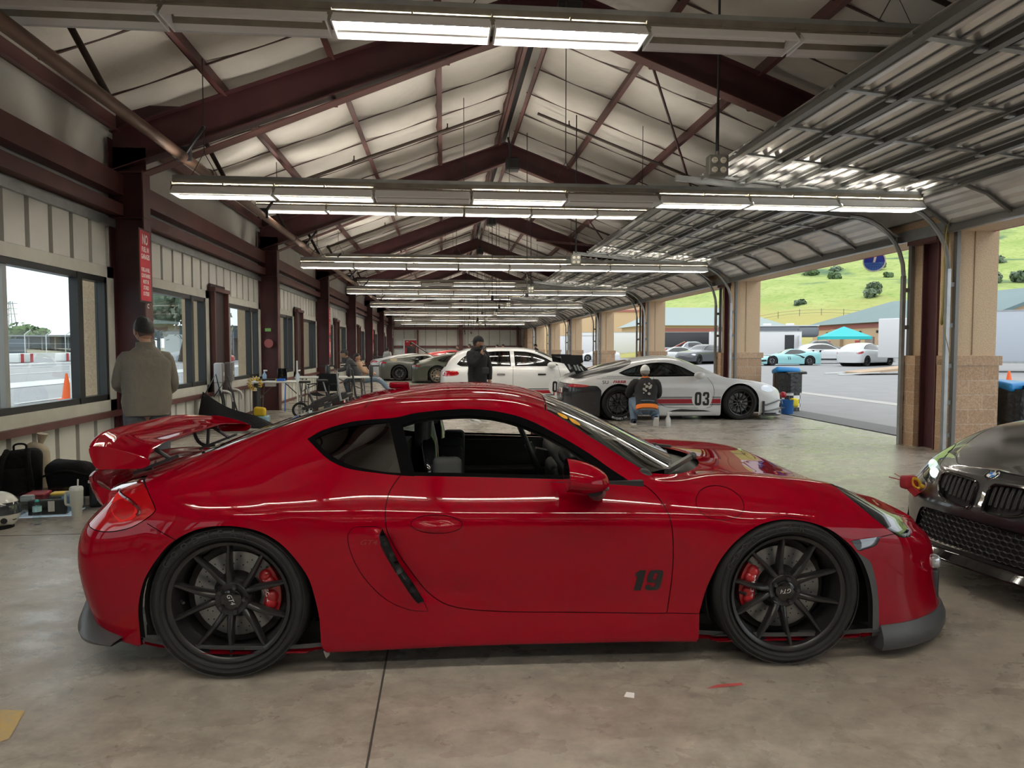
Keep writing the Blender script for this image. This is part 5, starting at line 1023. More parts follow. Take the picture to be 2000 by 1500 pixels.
# --- grey and green coupes, white and red ones further on
GREYP = M('storm_grey_paint', (.105,.112,.10), .3, coat=.9); GREENP = M('dark_olive_paint', (.055,.065,.045), .3, coat=.9); GOLD = M('bronze_wheel', (.34,.27,.2), .3, .7)
MT = [(-.95,.80),(-.8,.90),(-.4,1.0),(0,1.07),(.5,1.15),(.9,1.19),(1.25,1.18),(1.6,1.08),(2.1,.90),(2.5,.80),(3.0,.70),(3.3,.55),(3.5,.42)]; MBt = [(-.95,.76),(-.5,.88),(0,.90),(.6,.83),(1.2,.80),(2,.78),(2.6,.74),(3.1,.6),(3.5,.4)]
e, s = simple_car('supercar', (-1.92, 32.6, 0), -.02, 'storm grey supercar with black wheels at the far left of the parked row', GREYP, MT, MBt, .97, .55, .12, -.95, 3.5, 2.67, .34, [[(.55,.90),(.55,.90),(.75,1.05),(1.0,1.10),(1.3,1.07),(1.9,.84),(1.9,.84),(1.0,.84)]], [(1.4,-.02),(1.4,-.02),(1.38,.5),(1.38,.5),(1.9,.62),(1.9,.62),(2.2,-.02),(2.2,-.02)], [(.45,-.02),(.45,-.02),(.42,.4),(.42,.4),(-.3,.38),(-.3,-.02),(-.3,-.02)], rim=WHEELBLK, spokes=10, tails=[('tail_lamp',[(-.93,.80),(-.75,.84),(-.55,.80),(-.6,.77),(-.85,.76)],TAILRED)], rimr=.76)
side_poly(s, ell(-.25,.93,.16,.07), M('brass_badge', (.4,.33,.2), .5), e, 'fuel_flap', vr=(0,7))
e, s = simple_car('sports_coupe', (-.24, 30.25, 0), -.02, 'dark olive green coupe with bronze wheels parked beyond the white estate', GREENP, G3T, G3B, .93, .57, .13, -1.08, 3.46, 2.457, .345, [[(.0,.945),(0,.945),(.2,1.025),(.45,1.10),(.8,1.148),(1.1,1.135),(1.35,1.05),(1.66,.88),(1.66,.88),(1.0,.872),(.4,.872),(.15,.89)]], [(1.36,-.02),(1.36,-.02),(1.33,.52),(1.33,.52),(1.80,.64),(1.80,.64),(2.14,-.02),(2.14,-.02)], [(.30,-.02),(.30,-.02),(.28,.42),(.28,.42),(-.5,.34),(-.55,-.02),(-.55,-.02)], rim=GOLD, spokes=10, rimr=.77, lip=GOLD, tails=[('tail_lamp',[(-1.06,.72),(-.9,.74),(-.7,.72),(-.75,.69),(-1.0,.69)],TAILRED)])
b = MB(); b.rbox((-.95,-.0,.98),(.3,1.5,.03),.01); b.bar((-.9,-.5,.85),(-.95,-.5,.97),.05,.05); b.bar((-.9,.5,.85),(-.95,.5,.97),.05,.05); b.build('rear_wing', GREENP, e)
e, s = simple_car('white_roadster', (-2.55, 35.2, 0), -.02, 'white sports car tail showing behind the storm grey supercar', WHT, MT, MBt, .95, .55, .12, -.95, 3.5, 2.6, .34, [[(.55,.90),(.55,.90),(.75,1.05),(1.0,1.10),(1.3,1.07),(1.9,.84),(1.9,.84),(1.0,.84)]], [(1.4,-.02),(1.4,-.02),(1.38,.5),(1.38,.5),(1.9,.62),(1.9,.62),(2.2,-.02),(2.2,-.02)], None, rim=WHEELBLK, tails=[('tail_lamp',[(-.93,.80),(-.75,.86),(-.55,.82),(-.6,.77),(-.85,.74)],TAILRED)])
b = MB(); b.rbox((-.55,0,1.02),(.5,1.5,.05),.02); b.build('black_wing', SATIN, e)
REDP = M('bright_red_paint', (.45,.01,.015), .3, coat=.9)
e, s = simple_car('red_open_coupe', (-.6, 38.5, 0), -.02, 'red coupe with raised black lid far down the hall', REDP, [(a, z+.16) for a, z in MT], [(a, z+.14) for a, z in MBt], .95, .55, .14, -.95, 3.5, 2.6, .34, [[(.55,1.04),(.55,1.04),(.75,1.2),(1.0,1.25),(1.3,1.22),(1.9,.98),(1.9,.98),(1.0,.98)]], [(1.4,-.02),(1.4,-.02),(1.38,.5),(1.38,.5),(1.9,.62),(1.9,.62),(2.2,-.02),(2.2,-.02)], None, rim=WHEELBLK)
b = MB(); b.bar((-.2,-.0,1.15),(-1.1,0,1.75),1.3,.04); b.build('raised_lid', SATIN, e)
b = MB(); b.bar((3.0,0,.9),(2.2,0,1.6),1.3,.03); b.build('raised_bonnet', SATIN, e)
# ---------------------------------------------------------------- dark grey coupe, nose to nose with the red one
MGREY = M('mineral_grey_paint', (.011,.011,.014), .32, .0, coat=1., coat_rough=.015)
BM = empty('dark_grey_coupe', (3.06, 3.78, 0.03), rz=math.radians(187), label='dark grey metallic coupe facing the nose of the red coupe', cat='car')
BR = [
 [(-4.6,0,0.2),(-4.55,0.5,0.2),(-4.35,0.8,0.18),(-3.6,0.84,0.16),(-2.8,0.84,0.15),(-2.2,0.84,0.15),(-1.75,0.84,0.15),(-1.3,0.85,0.15),(-0.85,0.86,0.15),(-0.5,0.84,0.15),(-0.27,0.74,0.15),(-0.06,0.42,0.145),(-0.02,0,0.14)],
 [(-4.65,0,0.3),(-4.6,0.5,0.3),(-4.4,0.84,0.27),(-3.6,0.91,0.2),(-2.8,0.89,0.19),(-2.2,0.89,0.19),(-1.75,0.89,0.19),(-1.3,0.9,0.19),(-0.85,0.91,0.2),(-0.47,0.88,0.2),(-0.22,0.77,0.2),(-0.01,0.44,0.2),(0.03,0,0.2)],
 [(-4.68,0,0.45),(-4.63,0.5,0.45),(-4.42,0.87,0.42),(-3.6,0.935,0.36),(-2.8,0.91,0.34),(-2.2,0.905,0.34),(-1.75,0.905,0.34),(-1.3,0.915,0.34),(-0.85,0.93,0.35),(-0.47,0.89,0.34),(-0.22,0.78,0.33),(-0.01,0.44,0.32),(0.03,0,0.32)],
 [(-4.68,0,0.6),(-4.63,0.5,0.6),(-4.42,0.87,0.58),(-3.6,0.94,0.52),(-2.8,0.92,0.5),(-2.2,0.915,0.5),(-1.75,0.915,0.5),(-1.3,0.92,0.5),(-0.85,0.935,0.5),(-0.49,0.89,0.48),(-0.24,0.78,0.46),(-0.02,0.44,0.45),(0.02,0,0.45)],
 [(-4.66,0,0.75),(-4.61,0.5,0.75),(-4.41,0.86,0.74),(-3.6,0.935,0.7),(-2.8,0.92,0.68),(-2.2,0.915,0.67),(-1.75,0.915,0.67),(-1.3,0.92,0.66),(-0.85,0.93,0.64),(-0.52,0.88,0.59),(-0.29,0.77,0.55),(-0.05,0.43,0.53),(-0.005,0,0.53)],
 [(-4.63,0,0.87),(-4.58,0.48,0.88),(-4.4,0.82,0.88),(-3.6,0.9,0.86),(-2.8,0.885,0.83),(-2.2,0.885,0.82),(-1.75,0.89,0.81),(-1.3,0.895,0.8),(-0.88,0.89,0.77),(-0.6,0.83,0.715),(-0.37,0.72,0.67),(-0.1,0.41,0.645),(-0.05,0,0.64)],
 [(-4.6,0,0.94),(-4.56,0.42,0.95),(-4.38,0.72,0.965),(-3.6,0.8,0.97),(-2.8,0.8,0.955),(-2.2,0.8,0.94),(-1.75,0.8,0.925),(-1.3,0.805,0.895),(-0.92,0.8,0.85),(-0.66,0.73,0.775),(-0.44,0.64,0.72),(-0.14,0.4,0.675),(-0.08,0,0.67)],
 [(-4.58,0,0.95),(-4.53,0.3,0.965),(-4.35,0.5,0.99),(-3.6,0.57,1.16),(-2.8,0.59,1.28),(-2.2,0.62,1.24),(-1.75,0.665,1.04),(-1.3,0.6,0.945),(-0.97,0.58,0.895),(-0.7,0.54,0.82),(-0.48,0.48,0.755),(-0.18,0.35,0.695),(-0.11,0,0.692)],
 [(-4.57,0,0.96),(-4.52,0.15,0.975),(-4.33,0.25,1),(-3.6,0.29,1.24),(-2.8,0.3,1.37),(-2.2,0.33,1.325),(-1.75,0.36,1.09),(-1.32,0.3,0.955),(-1,0.29,0.902),(-0.73,0.27,0.835),(-0.5,0.24,0.77),(-0.2,0.2,0.708),(-0.13,0,0.704)],
 [(-4.56,0,0.965),(-4.5,0,0.98),(-4.3,0,1.01),(-3.6,0,1.255),(-2.8,0,1.385),(-2.2,0,1.35),(-1.75,0,1.115),(-1.33,0,0.965),(-1.02,0,0.915),(-0.75,0,0.852),(-0.52,0,0.785),(-0.21,0,0.715),(-0.14,0,0.708)]]
BS = Surf(BR)
KID = [(0.045,0.485),(0.04,0.57),(0.045,0.615),(0.07,0.635),(0.22,0.645),(0.295,0.64),(0.322,0.615),(0.315,0.57),(0.275,0.515),(0.2,0.488),(0.1,0.48)]
HLB = [(0.385,0.563),(0.372,0.618),(0.385,0.66),(0.5,0.69),(0.66,0.72),(0.775,0.743),(0.8,0.723),(0.77,0.668),(0.66,0.608),(0.5,0.56)]
LOWG = [(-.02,.225),(-.02,.225),(.36,.225),(.47,.25),(.49,.29),(.44,.395),(.36,.415),(-.02,.418),(-.02,.418)]
SIDV = [(.60,.25),(.72,.24),(.80,.27),(.815,.36),(.80,.50),(.74,.44),(.65,.36)]
YZ = dict(axes='yz', vr=(0.5,8.5), ur=(9.0,12)); 
BS.cut([dict(name='kidney', pts=KID, **YZ), dict(name='headlight', pts=HLB, gap=.004, **YZ), dict(name='lower_grille', pts=LOWG, axes='yz', vr=(.2,5), ur=(9,12)), dict(name='side_vent', pts=SIDV, axes='yz', vr=(.2,5), ur=(8,12)),
  dict(name='gap', pts=seam([(-.115,-.02),(-.15,.28),(-.21,.37),(-.46,.60),(-.75,.735),(-1.2,.79)],.003), axes='xy', vr=(5,9)),
  dict(name='windscreen', pts=[(-2.12,-.02),(-2.12,-.02),(-2.05,.55),(-2.05,.55),(-1.62,.72),(-1.62,.72),(-1.42,-.02),(-1.42,-.02)], axes='xy', vr=(5,9)),
  dict(name='side_glass', pts=[(-1.8,.95),(-1.8,.95),(-2.1,1.12),(-2.5,1.24),(-3.0,1.24),(-3.5,1.12),(-3.9,.99),(-3.9,.99)], axes='xz', vr=(4,8)),
  dict(name='void', pts=[(-.85+.39,.0),(-.85+.39,.0)]+[(-.85+.39*math.cos(a),.33+.39*math.sin(a)) for a in np.linspace(-.1,PI+.1,17)]+[(-.85-.39,.0),(-.85-.39,.0)], axes='xz', vr=(0,5), ur=(5,11)),
  dict(name='void', pts=[(-3.66+.39,.0),(-3.66+.39,.0)]+[(-3.66+.39*math.cos(a),.33+.39*math.sin(a)) for a in np.linspace(-.1,PI+.1,17)]+[(-3.66-.39,.0),(-3.66-.39,.0)], axes='xz', vr=(0,5), ur=(1,6))], .08, .1)
BS.bm_mesh('body', (1,-1), name='body_shell', mat=MGREY, parent=BM); BS.bm_mesh('gap', (1,-1), off=-.006, name='panel_gaps', mat=SEAM, parent=BM)
for nm in ('windscreen','side_glass'): BS.bm_mesh(nm, (1,-1), name=nm if nm != 'side_glass' else 'side_window', mat=TINT, parent=BM)
def mesh_grille(nm):
    m = bpy.data.materials.new(nm); m.use_nodes = True; nt = m.node_tree; b_ = nt.nodes['Principled BSDF']; b_.inputs['Base Color'].default_value = (.006,.006,.007,1); b_.inputs['Roughness'].default_value = .4
    v = nt.nodes.new('ShaderNodeTexVoronoi'); v.inputs['Scale'].default_value = 30; t = nt.nodes.new('ShaderNodeTexCoord'); nt.links.new(t.outputs['Object'], v.inputs['Vector']); bp = nt.nodes.new('ShaderNodeBump'); bp.inputs['Strength'].default_value = 1; bp.inputs['Distance'].default_value = .02; nt.links.new(v.outputs['Distance'], bp.inputs['Height']); nt.links.new(bp.outputs[0], b_.inputs['Normal']); return m
HONEY = mesh_grille('honeycomb_black')
def honey(bb, y0, y1, z0, z1, inside, xf, step=.042):
    k = 0
    z = z0
    while z < z1:
        y = y0+(step/2 if k % 2 else 0)
        while y < y1:
            if inside(y, z):
                r = step*.53; pts = [(y+r*math.sin(i*PI/3), z+r*.8*math.cos(i*PI/3)) for i in range(6)]; bb.tube([(xf(a,c),a,c) for a, c in pts], .0035, 4, closed=True)
            y += step
        z += step*.72; k += 1
for sd in (-1,1):
    BS.bm_mesh('kidney', (sd,), off=-.035, name='grille_back', mat=LINER, parent=BM)
    q = dense(KID, .02); uv = BS.inv(q, 'yz', (.5,8.5), (9,12)); P3 = (BS.P(uv[:,0],uv[:,1])+BS.N(uv[:,0],uv[:,1])*.004)*np.array([1,sd,1])
    b = MB(); b.tube([tuple(p) for p in P3], .009, 8, closed=True); kf = b.build('kidney_grille', BLACKGLOSS, BM)
    b = MB()
    for k in range(7):
        y = .07+k*.036; zt = float(np.interp(y, [.04,.075,.24,.325,.36], [.64,.66,.669,.664,.64]))-.006; zb_ = float(np.interp(y, [.04,.10,.22,.30,.345], [.52,.515,.525,.555,.61]))+.006
        for o_ in (-.005,.005):
            P1, n1 = BS.at((y+o_, zb_), 'yz', (.5,8.5), (9,12)); P2, n2 = BS.at((y+o_, zt), 'yz', (.5,8.5), (9,12)); Pm, nm_ = BS.at((y+o_, (zb_+zt)/2), 'yz', (.5,8.5), (9,12))
            b.tube([tuple((p-n*.004)*np.array([1,sd,1])) for p, n in ((P1,n1),(Pm,nm_),(P2,n2))], .005, 6)
    b.build('grille_bar', BLACK, kf)
    hl = BS.bm_mesh('headlight', (sd,), name='headlight', mat=LENS, parent=BM); BS.bm_mesh('headlight', (sd,), off=-.035, name='lamp_bowl', mat=M('lamp_dark_bowl', (.10,.11,.12), .25, .5), parent=hl)
    b = MB()
    for y, z, r in ((.47,.622,.034),(.60,.652,.036)):
        p, n = BS.at((y,z),'yz',(.5,8.5),(9,12)); c = (p-n*.02)*np.array([1,sd,1]); b.sph(c, (r*.5,r,r), 14, 10)
    b.build('lamp_projector', M('lamp_glow', (.8,.9,.85), .2, emit=1.6, ecol=(.75,1,.85)), hl)
    BS.bm_mesh('side_vent', (sd,), off=-.03, name='side_vent', mat=HONEY, parent=BM)
BS.bm_mesh('lower_grille', (1,-1), off=-.03, name='lower_grille', mat=LINER, parent=BM)
b = MB(); honey(b, -.47, .48, .24, .41, lambda y, z: abs(y) < .46-.2*(z-.24), lambda y, z: .018-.045*(y/.45)**2); b.build('lower_grille_mesh', BLACK, BM)
b = MB(); secs = []
for o_, z in ((-.02,.205),(.004,.20),(.010,.185),(.05,.16),(.055,.145),(-.02,.14)):
    u = np.linspace(8.75, 12, 26); p = BS.P(u, np.full(26, 1.0)); n_ = BS.N(u, np.full(26, 1.0)); q = p+n_*o_; q[:,2] = z; secs.append(q)
for sd in (-1,1): b.add([(p[0],max(0,p[1])*sd,p[2]) for s_ in secs for p in s_], [(i*26+j,i*26+j+1,(i+1)*26+j+1,(i+1)*26+j) for i in range(5) for j in range(25)])
b.build('front_splitter', BLACKGLOSS, BM)
b = MB(); b.box((-2.3,0,.2),(3.6,1.4,.1))
for cx in (-.85,-3.66): b.cyl((cx,-.6,.33),(cx,.6,.33),.375,n=22)
b.box((-2.25,0,.25),(2.0,1.75,.2)); b.box((-2.4,0,.75),(1.9,1.4,.4)); b.build('underbody', LINER, BM)
for cx in (-.85,-3.66):
    for sd in (-1,1): wheel(BM, cx, sd, .925, .33, .265, .25, 10, fine=False, spoke_rot=.2)
# roundel on the bonnet edge
p, n = BS.at((.0,.676), 'yz', (4,9), (9,12)); n = Vector(n); p = Vector(p)
up = Vector((-n.z,0,n.x)).normalized(); T = frame_T(p+n*.004, (0,1,0), up)
e = empty('roundel', parent=BM); 
b = MB(); b.lathe([(0,.002),(.039,.002),(.041,0),(.041,-.006)], 36, T); b.build('badge_ring', BLACKGLOSS, e)
b = MB(); b.lathe([(.0385,.0025),(.041,.003),(.042,.001),(.042,-.003)], 36, T); b.lathe([(.0245,.0025),(.0262,.003),(.0275,.0025)], 36, T); b.build('badge_rim', CHROME, e)
for nm, mt, qs in (('badge_blue', M('badge_blue', (.02,.16,.5), .3), (1,3)), ('badge_white', M('badge_white', (.75,.76,.77), .3), (0,2))):
    b = MB()
    for q in qs: b.add([(0,0,.0028)]+[(.0245*math.cos(q*PI/2+PI/2*i/8), .0245*math.sin(q*PI/2+PI/2*i/8), .0028) for i in range(9)], [(0,i+1,i+2) for i in range(8)], T)
    b.build(nm, mt, e)
b = MB()
for ch, a in (('B',PI*.75),('M',PI*.5),('W',PI*.25)): b.text(ch, .009, T @ Tm((.0325*math.cos(a), .0325*math.sin(a), 0), rz=a-PI/2), .0028, bold=.03)
b.build('badge_lettering', WHITE, e, smooth=0)
# tow hook and red strap
p, n = BS.at((.47,.52), 'yz', (2,8), (9,12)); p = p*np.array([1,-1,1]); n = Vector(n*np.array([1,-1,1])); p = Vector(p)
b = MB(); b.cyl(p-n*.03, p+n*.03, .013); x_, y_, _ = basis(n); c = p+n*.05; b.tube([c+n*.028*math.cos(a)+Vector((0,0,1))*.028*math.sin(a) for a in [2*PI*i/16 for i in range(16)]], .010, 8, closed=True); b.build('tow_hook', M('yellow_hook', (.60,.36,.02), .4), BM)
b = MB(); b.lathe([(.028,.004),(.034,0),(.028,-.004)], 20, frame_T(p, x_, y_), closed=True); b.build('hook_socket', M('pinkish_primer', (.35,.2,.19), .5), BM)
b = MB(); d = c+n*.025+Vector((0,-.03,-.01)); b.rbox(d, (.10,.07,.085), .02); b.bar(d+Vector((0,.02,-.03)), d+Vector((-.02,.06,-.07)), .05, .04); b.tube([d, d+n*.09+Vector((0,-.06,-.02))], .003, 4); b.tube([d, d+n*.06+Vector((0,-.05,.02))], .0025, 4); b.build('tow_strap', M('red_webbing', (.30,.01,.02), .7), BM)
# ---------------------------------------------------------------- people (local: facing +x, z up)
SKIN = M('skin', (.50,.29,.20), .5, var=(20,(.45,.25,.17),.3)); HAIRB = M('black_hair', (.010,.009,.009), .55, bump=(120,.5))
def ring_loft(rings, n=22, wob=0.):
    """rings: (centre, half width sideways, half depth, forward dir) -> closed tube"""
    b = MB(); vs = []; fs = []
    for k, (c, w, d, f) in enumerate(rings):
        c = Vector(c); f = Vector(f).normalized()
        s = Vector((0,0,1)).cross(f) if abs(f.z) < .95 else Vector((0,1,0)); s.normalize()
        for i in range(n):
            a = 2*PI*i/n; ca, sa = math.cos(a), math.sin(a); sq = lambda v: math.copysign(abs(v)**.82, v); wv = 1+wob*math.sin(3*a+k*1.7)+wob*.7*math.sin(7*a-k*2.3)
            vs.append(c + s*w*sq(ca)*wv + f*d*sq(sa)*wv)
    m = len(rings)
    for k in range(m-1):
        for i in range(n): j = (i+1)%n; fs.append((k*n+i,k*n+j,(k+1)*n+j,(k+1)*n+i))
    fs += [tuple(range(n))[::-1], tuple(range((m-1)*n, m*n))]; b.add(vs, fs); return b
def limb(b, pts, rs, n=14, it=2):
    P = [Vector(p) for p in pts]; out = [P[0]]; R = [rs[0]]
    for i in range(len(P)-1):
        for k in range(1, 5): t = k/4; out.append(P[i].lerp(P[i+1], t)); R.append(rs[i]+(rs[i+1]-rs[i])*t)
    for _ in range(it):
        out = [out[0]]+[out[i-1]*.25+out[i]*.5+out[i+1]*.25 for i in range(1, len(out)-1)]+[out[-1]]; R = [R[0]]+[R[i-1]*.25+R[i]*.5+R[i+1]*.25 for i in range(1, len(R)-1)]+[R[-1]]
    b.tube(out, R, n)
def skin_body(name, V, E, R, mat, parent, lv=2):
    me = bpy.data.meshes.new(name); me.from_pydata([tuple(v) for v in V], E, []); o = bpy.data.objects.new(name, me); COL.objects.link(o)
    m = o.modifiers.new('skin', 'SKIN'); m.use_smooth_shade = True; o.modifiers.new('sub', 'SUBSURF').levels = lv
    for i, d in enumerate(me.skin_vertices[0].data): r = R[i]; d.radius = r if isinstance(r, tuple) else (r, r); d.use_root = (i == 0)
    dg = bpy.context.evaluated_depsgraph_get(); m2 = bpy.data.meshes.new_from_object(o.evaluated_get(dg)); bpy.data.objects.remove(o); bpy.data.meshes.remove(me)
    m2.name = name; m2.materials.clear(); m2.materials.append(mat); m2.shade_smooth(); q = bpy.data.objects.new(name, m2); COL.objects.link(q); q.parent = parent; return q
def head(parent, c, yaw, pitch, hair='short', skin=SKIN, cap=None, s=1., beard=False, hairmat=None):
    T = Matrix.Translation(Vector(c)) @ Euler((0, pitch, yaw)).to_matrix().to_4x4() @ Matrix.Scale(s, 4); hairmat = hairmat or HAIRB
    def hd(u, v):
        t = PI*u; a = 2*PI*v; x = .098*math.sin(t)*math.cos(a); y = .076*math.sin(t)*math.sin(a); z = .118*math.cos(t)
        if z < 0: k = -z/.118; x = x*(1-.22*k)+.018*k*(1 if math.cos(a) > 0 else .1); y *= 1-.33*k
        if x > .06 and -.05 < z < .03: x -= .004
        return (x, y, z)
    b = MB(); b.grid(hd, 22, 30); b.v = [tuple(T @ Vector(p)) for p in b.v]
    b.add([(.092,-.012,-.028),(.092,.012,-.028),(.118,0,-.026),(.094,0,.022),(.094,.014,-.032),(.094,-.014,-.032)], [(0,2,3),(2,1,3),(5,2,0),(2,4,1),(5,4,2)], T)
    for sd in (-1,1): b.sph((-.004, sd*.077, -.006), (.022,.009,.034), 10, 8, T)
    hb = b.build('head', skin, parent)
    b = MB()
    for sd in (-1,1): b.sph((.083, sd*.031, .008), (.011,.014,.008), 8, 6, T)
    b.build('eye', M('eye_white', (.6,.6,.58), .3), hb); b = MB()
    for sd in (-1,1): b.sph((.0905, sd*.031, .008), (.005,.006,.006), 8, 6, T); b.bar(T @ Vector((.092,sd*.016,.026)), T @ Vector((.086,sd*.048,.027)), .005, .006)
    b.build('iris_and_brow', HAIRB, hb); b = MB(); b.sph((.089,0,-.062), (.008,.024,.007), 10, 6, T); b.build('mouth', M('lips', (.36,.15,.13), .5), hb)
    if hair:
        b = MB()
        def hr(u, v):
            t = u*(.50 if hair == 'short' else .58)*PI; a = 2*PI*v; back = .5-.5*math.cos(a); t = u*PI*(.34+.30*back); r = 1.015+.075*math.cos(u*PI/2)+(.03*math.sin(9*a+2*u)*math.sin(7*u+1)+.022*math.sin(23*a+5*u))*(1-u)
            return (.102*r*math.sin(t)*math.cos(a)-.006, .080*r*math.sin(t)*math.sin(a), .122*r*math.cos(t)+.004)
        b.grid(hr, 22, 60); b.v = [tuple(T @ Vector(p)) for p in b.v]; b.build('hair', hairmat, parent); b = MB(); b.grid(lambda u, v: (lambda t, a: (.0995*math.sin(t)*math.cos(a)-.003, .0775*math.sin(t)*math.sin(a)*(1 if math.cos(t) > 0 else 1+.3*math.cos(t)), .119*math.cos(t)))(PI*(.45+.22*u), PI*(.62+.76*v)), 8, 20); b.v = [tuple(T @ Vector(p)) for p in b.v]; b.build('cropped_hair', M('cropped_hair', (.12,.075,.06), .7), parent)
    if beard:
        b = MB(); b.grid(lambda u, v: (.088*math.cos((v-.5)*2.4)*(1.0-.12*u)+.004, .070*math.sin((v-.5)*2.4)*(1-.28*u), -.05-.062*u), 6, 12); b.v = [tuple(T @ Vector(p)) for p in b.v]; b.build('beard', HAIRB, parent)
    if cap:
        b = MB(); b.grid(lambda u, v: (.112*math.sin(u*PI*.5)*math.cos(2*PI*v)-.004, .090*math.sin(u*PI*.5)*math.sin(2*PI*v), .020+.120*math.cos(u*PI*.5)), 10, 26); d = cap[1]
        b.grid(lambda u, v: (d*(.09+.085*u)*math.cos((v-.5)*1.9), .085*math.sin((v-.5)*1.9)*(1.05), .026-.012*u-.02*(v-.5)**2), 4, 10); b.v = [tuple(T @ Vector(p)) for p in b.v]; b.build('cap', cap[0], parent)
    return hb
def hand(parent, wrist, direction, palm_n, skin=SKIN, curl=.5, s=1.):
    d = Vector(direction).normalized(); n = Vector(palm_n); n = (n-d*n.dot(d)).normalized(); w = d.cross(n); c = Vector(wrist); b = MB()
    b.tube([c-d*.02, c+d*.03*s, c+d*.085*s], [.026*s,.036*s,.036*s], 10)
    for i, L in enumerate((.072,.082,.078,.062)):
        o = c+d*.08*s+w*(.027-.018*i)*s; a = 0; pts = [o]; 
        for k in range(3): a += curl*.75; pts.append(pts[-1]+(d*math.cos(a)+n*math.sin(a))*L*s*(.42,.32,.26)[k])
        b.tube(pts, [.0095*s,.009*s,.0085*s,.007*s], 8)
    o = c+d*.025*s+w*.032*s; b.tube([o, o+(w*.7+d*.6+n*.3).normalized()*.04*s, o+(w*.45+d*.8+n*.55).normalized()*.068*s], [.012*s,.011*s,.008*s], 8)
    return b.build('hand', skin, parent)
def shoe(parent, heel, fwd, mat, sole, up=(0,0,1), L=.28):
    f = Vector(fwd).normalized(); u = Vector(up); u = (u-f*u.dot(f)).normalized(); s = u.cross(f); T = Matrix.Identity(4)
    for i in range(3): T[i][0] = f[i]; T[i][1] = s[i]; T[i][2] = u[i]; T[i][3] = Vector(heel)[i]
    b = MB()
    def sh(a, t):
        x = -.02+L*a; w = .036+.014*math.sin(PI*min(1,a*1.15))*1.0; h = .10-.055*min(1,max(0,(a-.2)/.45)); k = 2*PI*t; e = (1-max(0,(a-.85)/.15)**2*.6)*(1 if a > .03 else .7)
        return (x, w*e*math.cos(k), .022+ (h-.022)*.5*e*(1+math.sin(k)) )
    b.grid(sh, 12, 16); b.v = [tuple(T @ Vector(p)) for p in b.v]; o = b.build('shoe', mat, parent)
    b = MB(); b.prism([(-.025+L*a, (.04+.014*math.sin(PI*min(1,a*1.1)))*sg) for sg, rng in ((-1, range(9)), (1, range(8,-1,-1))) for a in [k/8*1.01 for k in rng]], .026, T); b.build('sole', sole, o)
DENIM = M('blue_denim', (.16,.23,.31), .8, bump=(40,.3), var=(9,(.12,.18,.26),.3)); WSOLE = M('white_sole', (.7,.7,.68), .6)
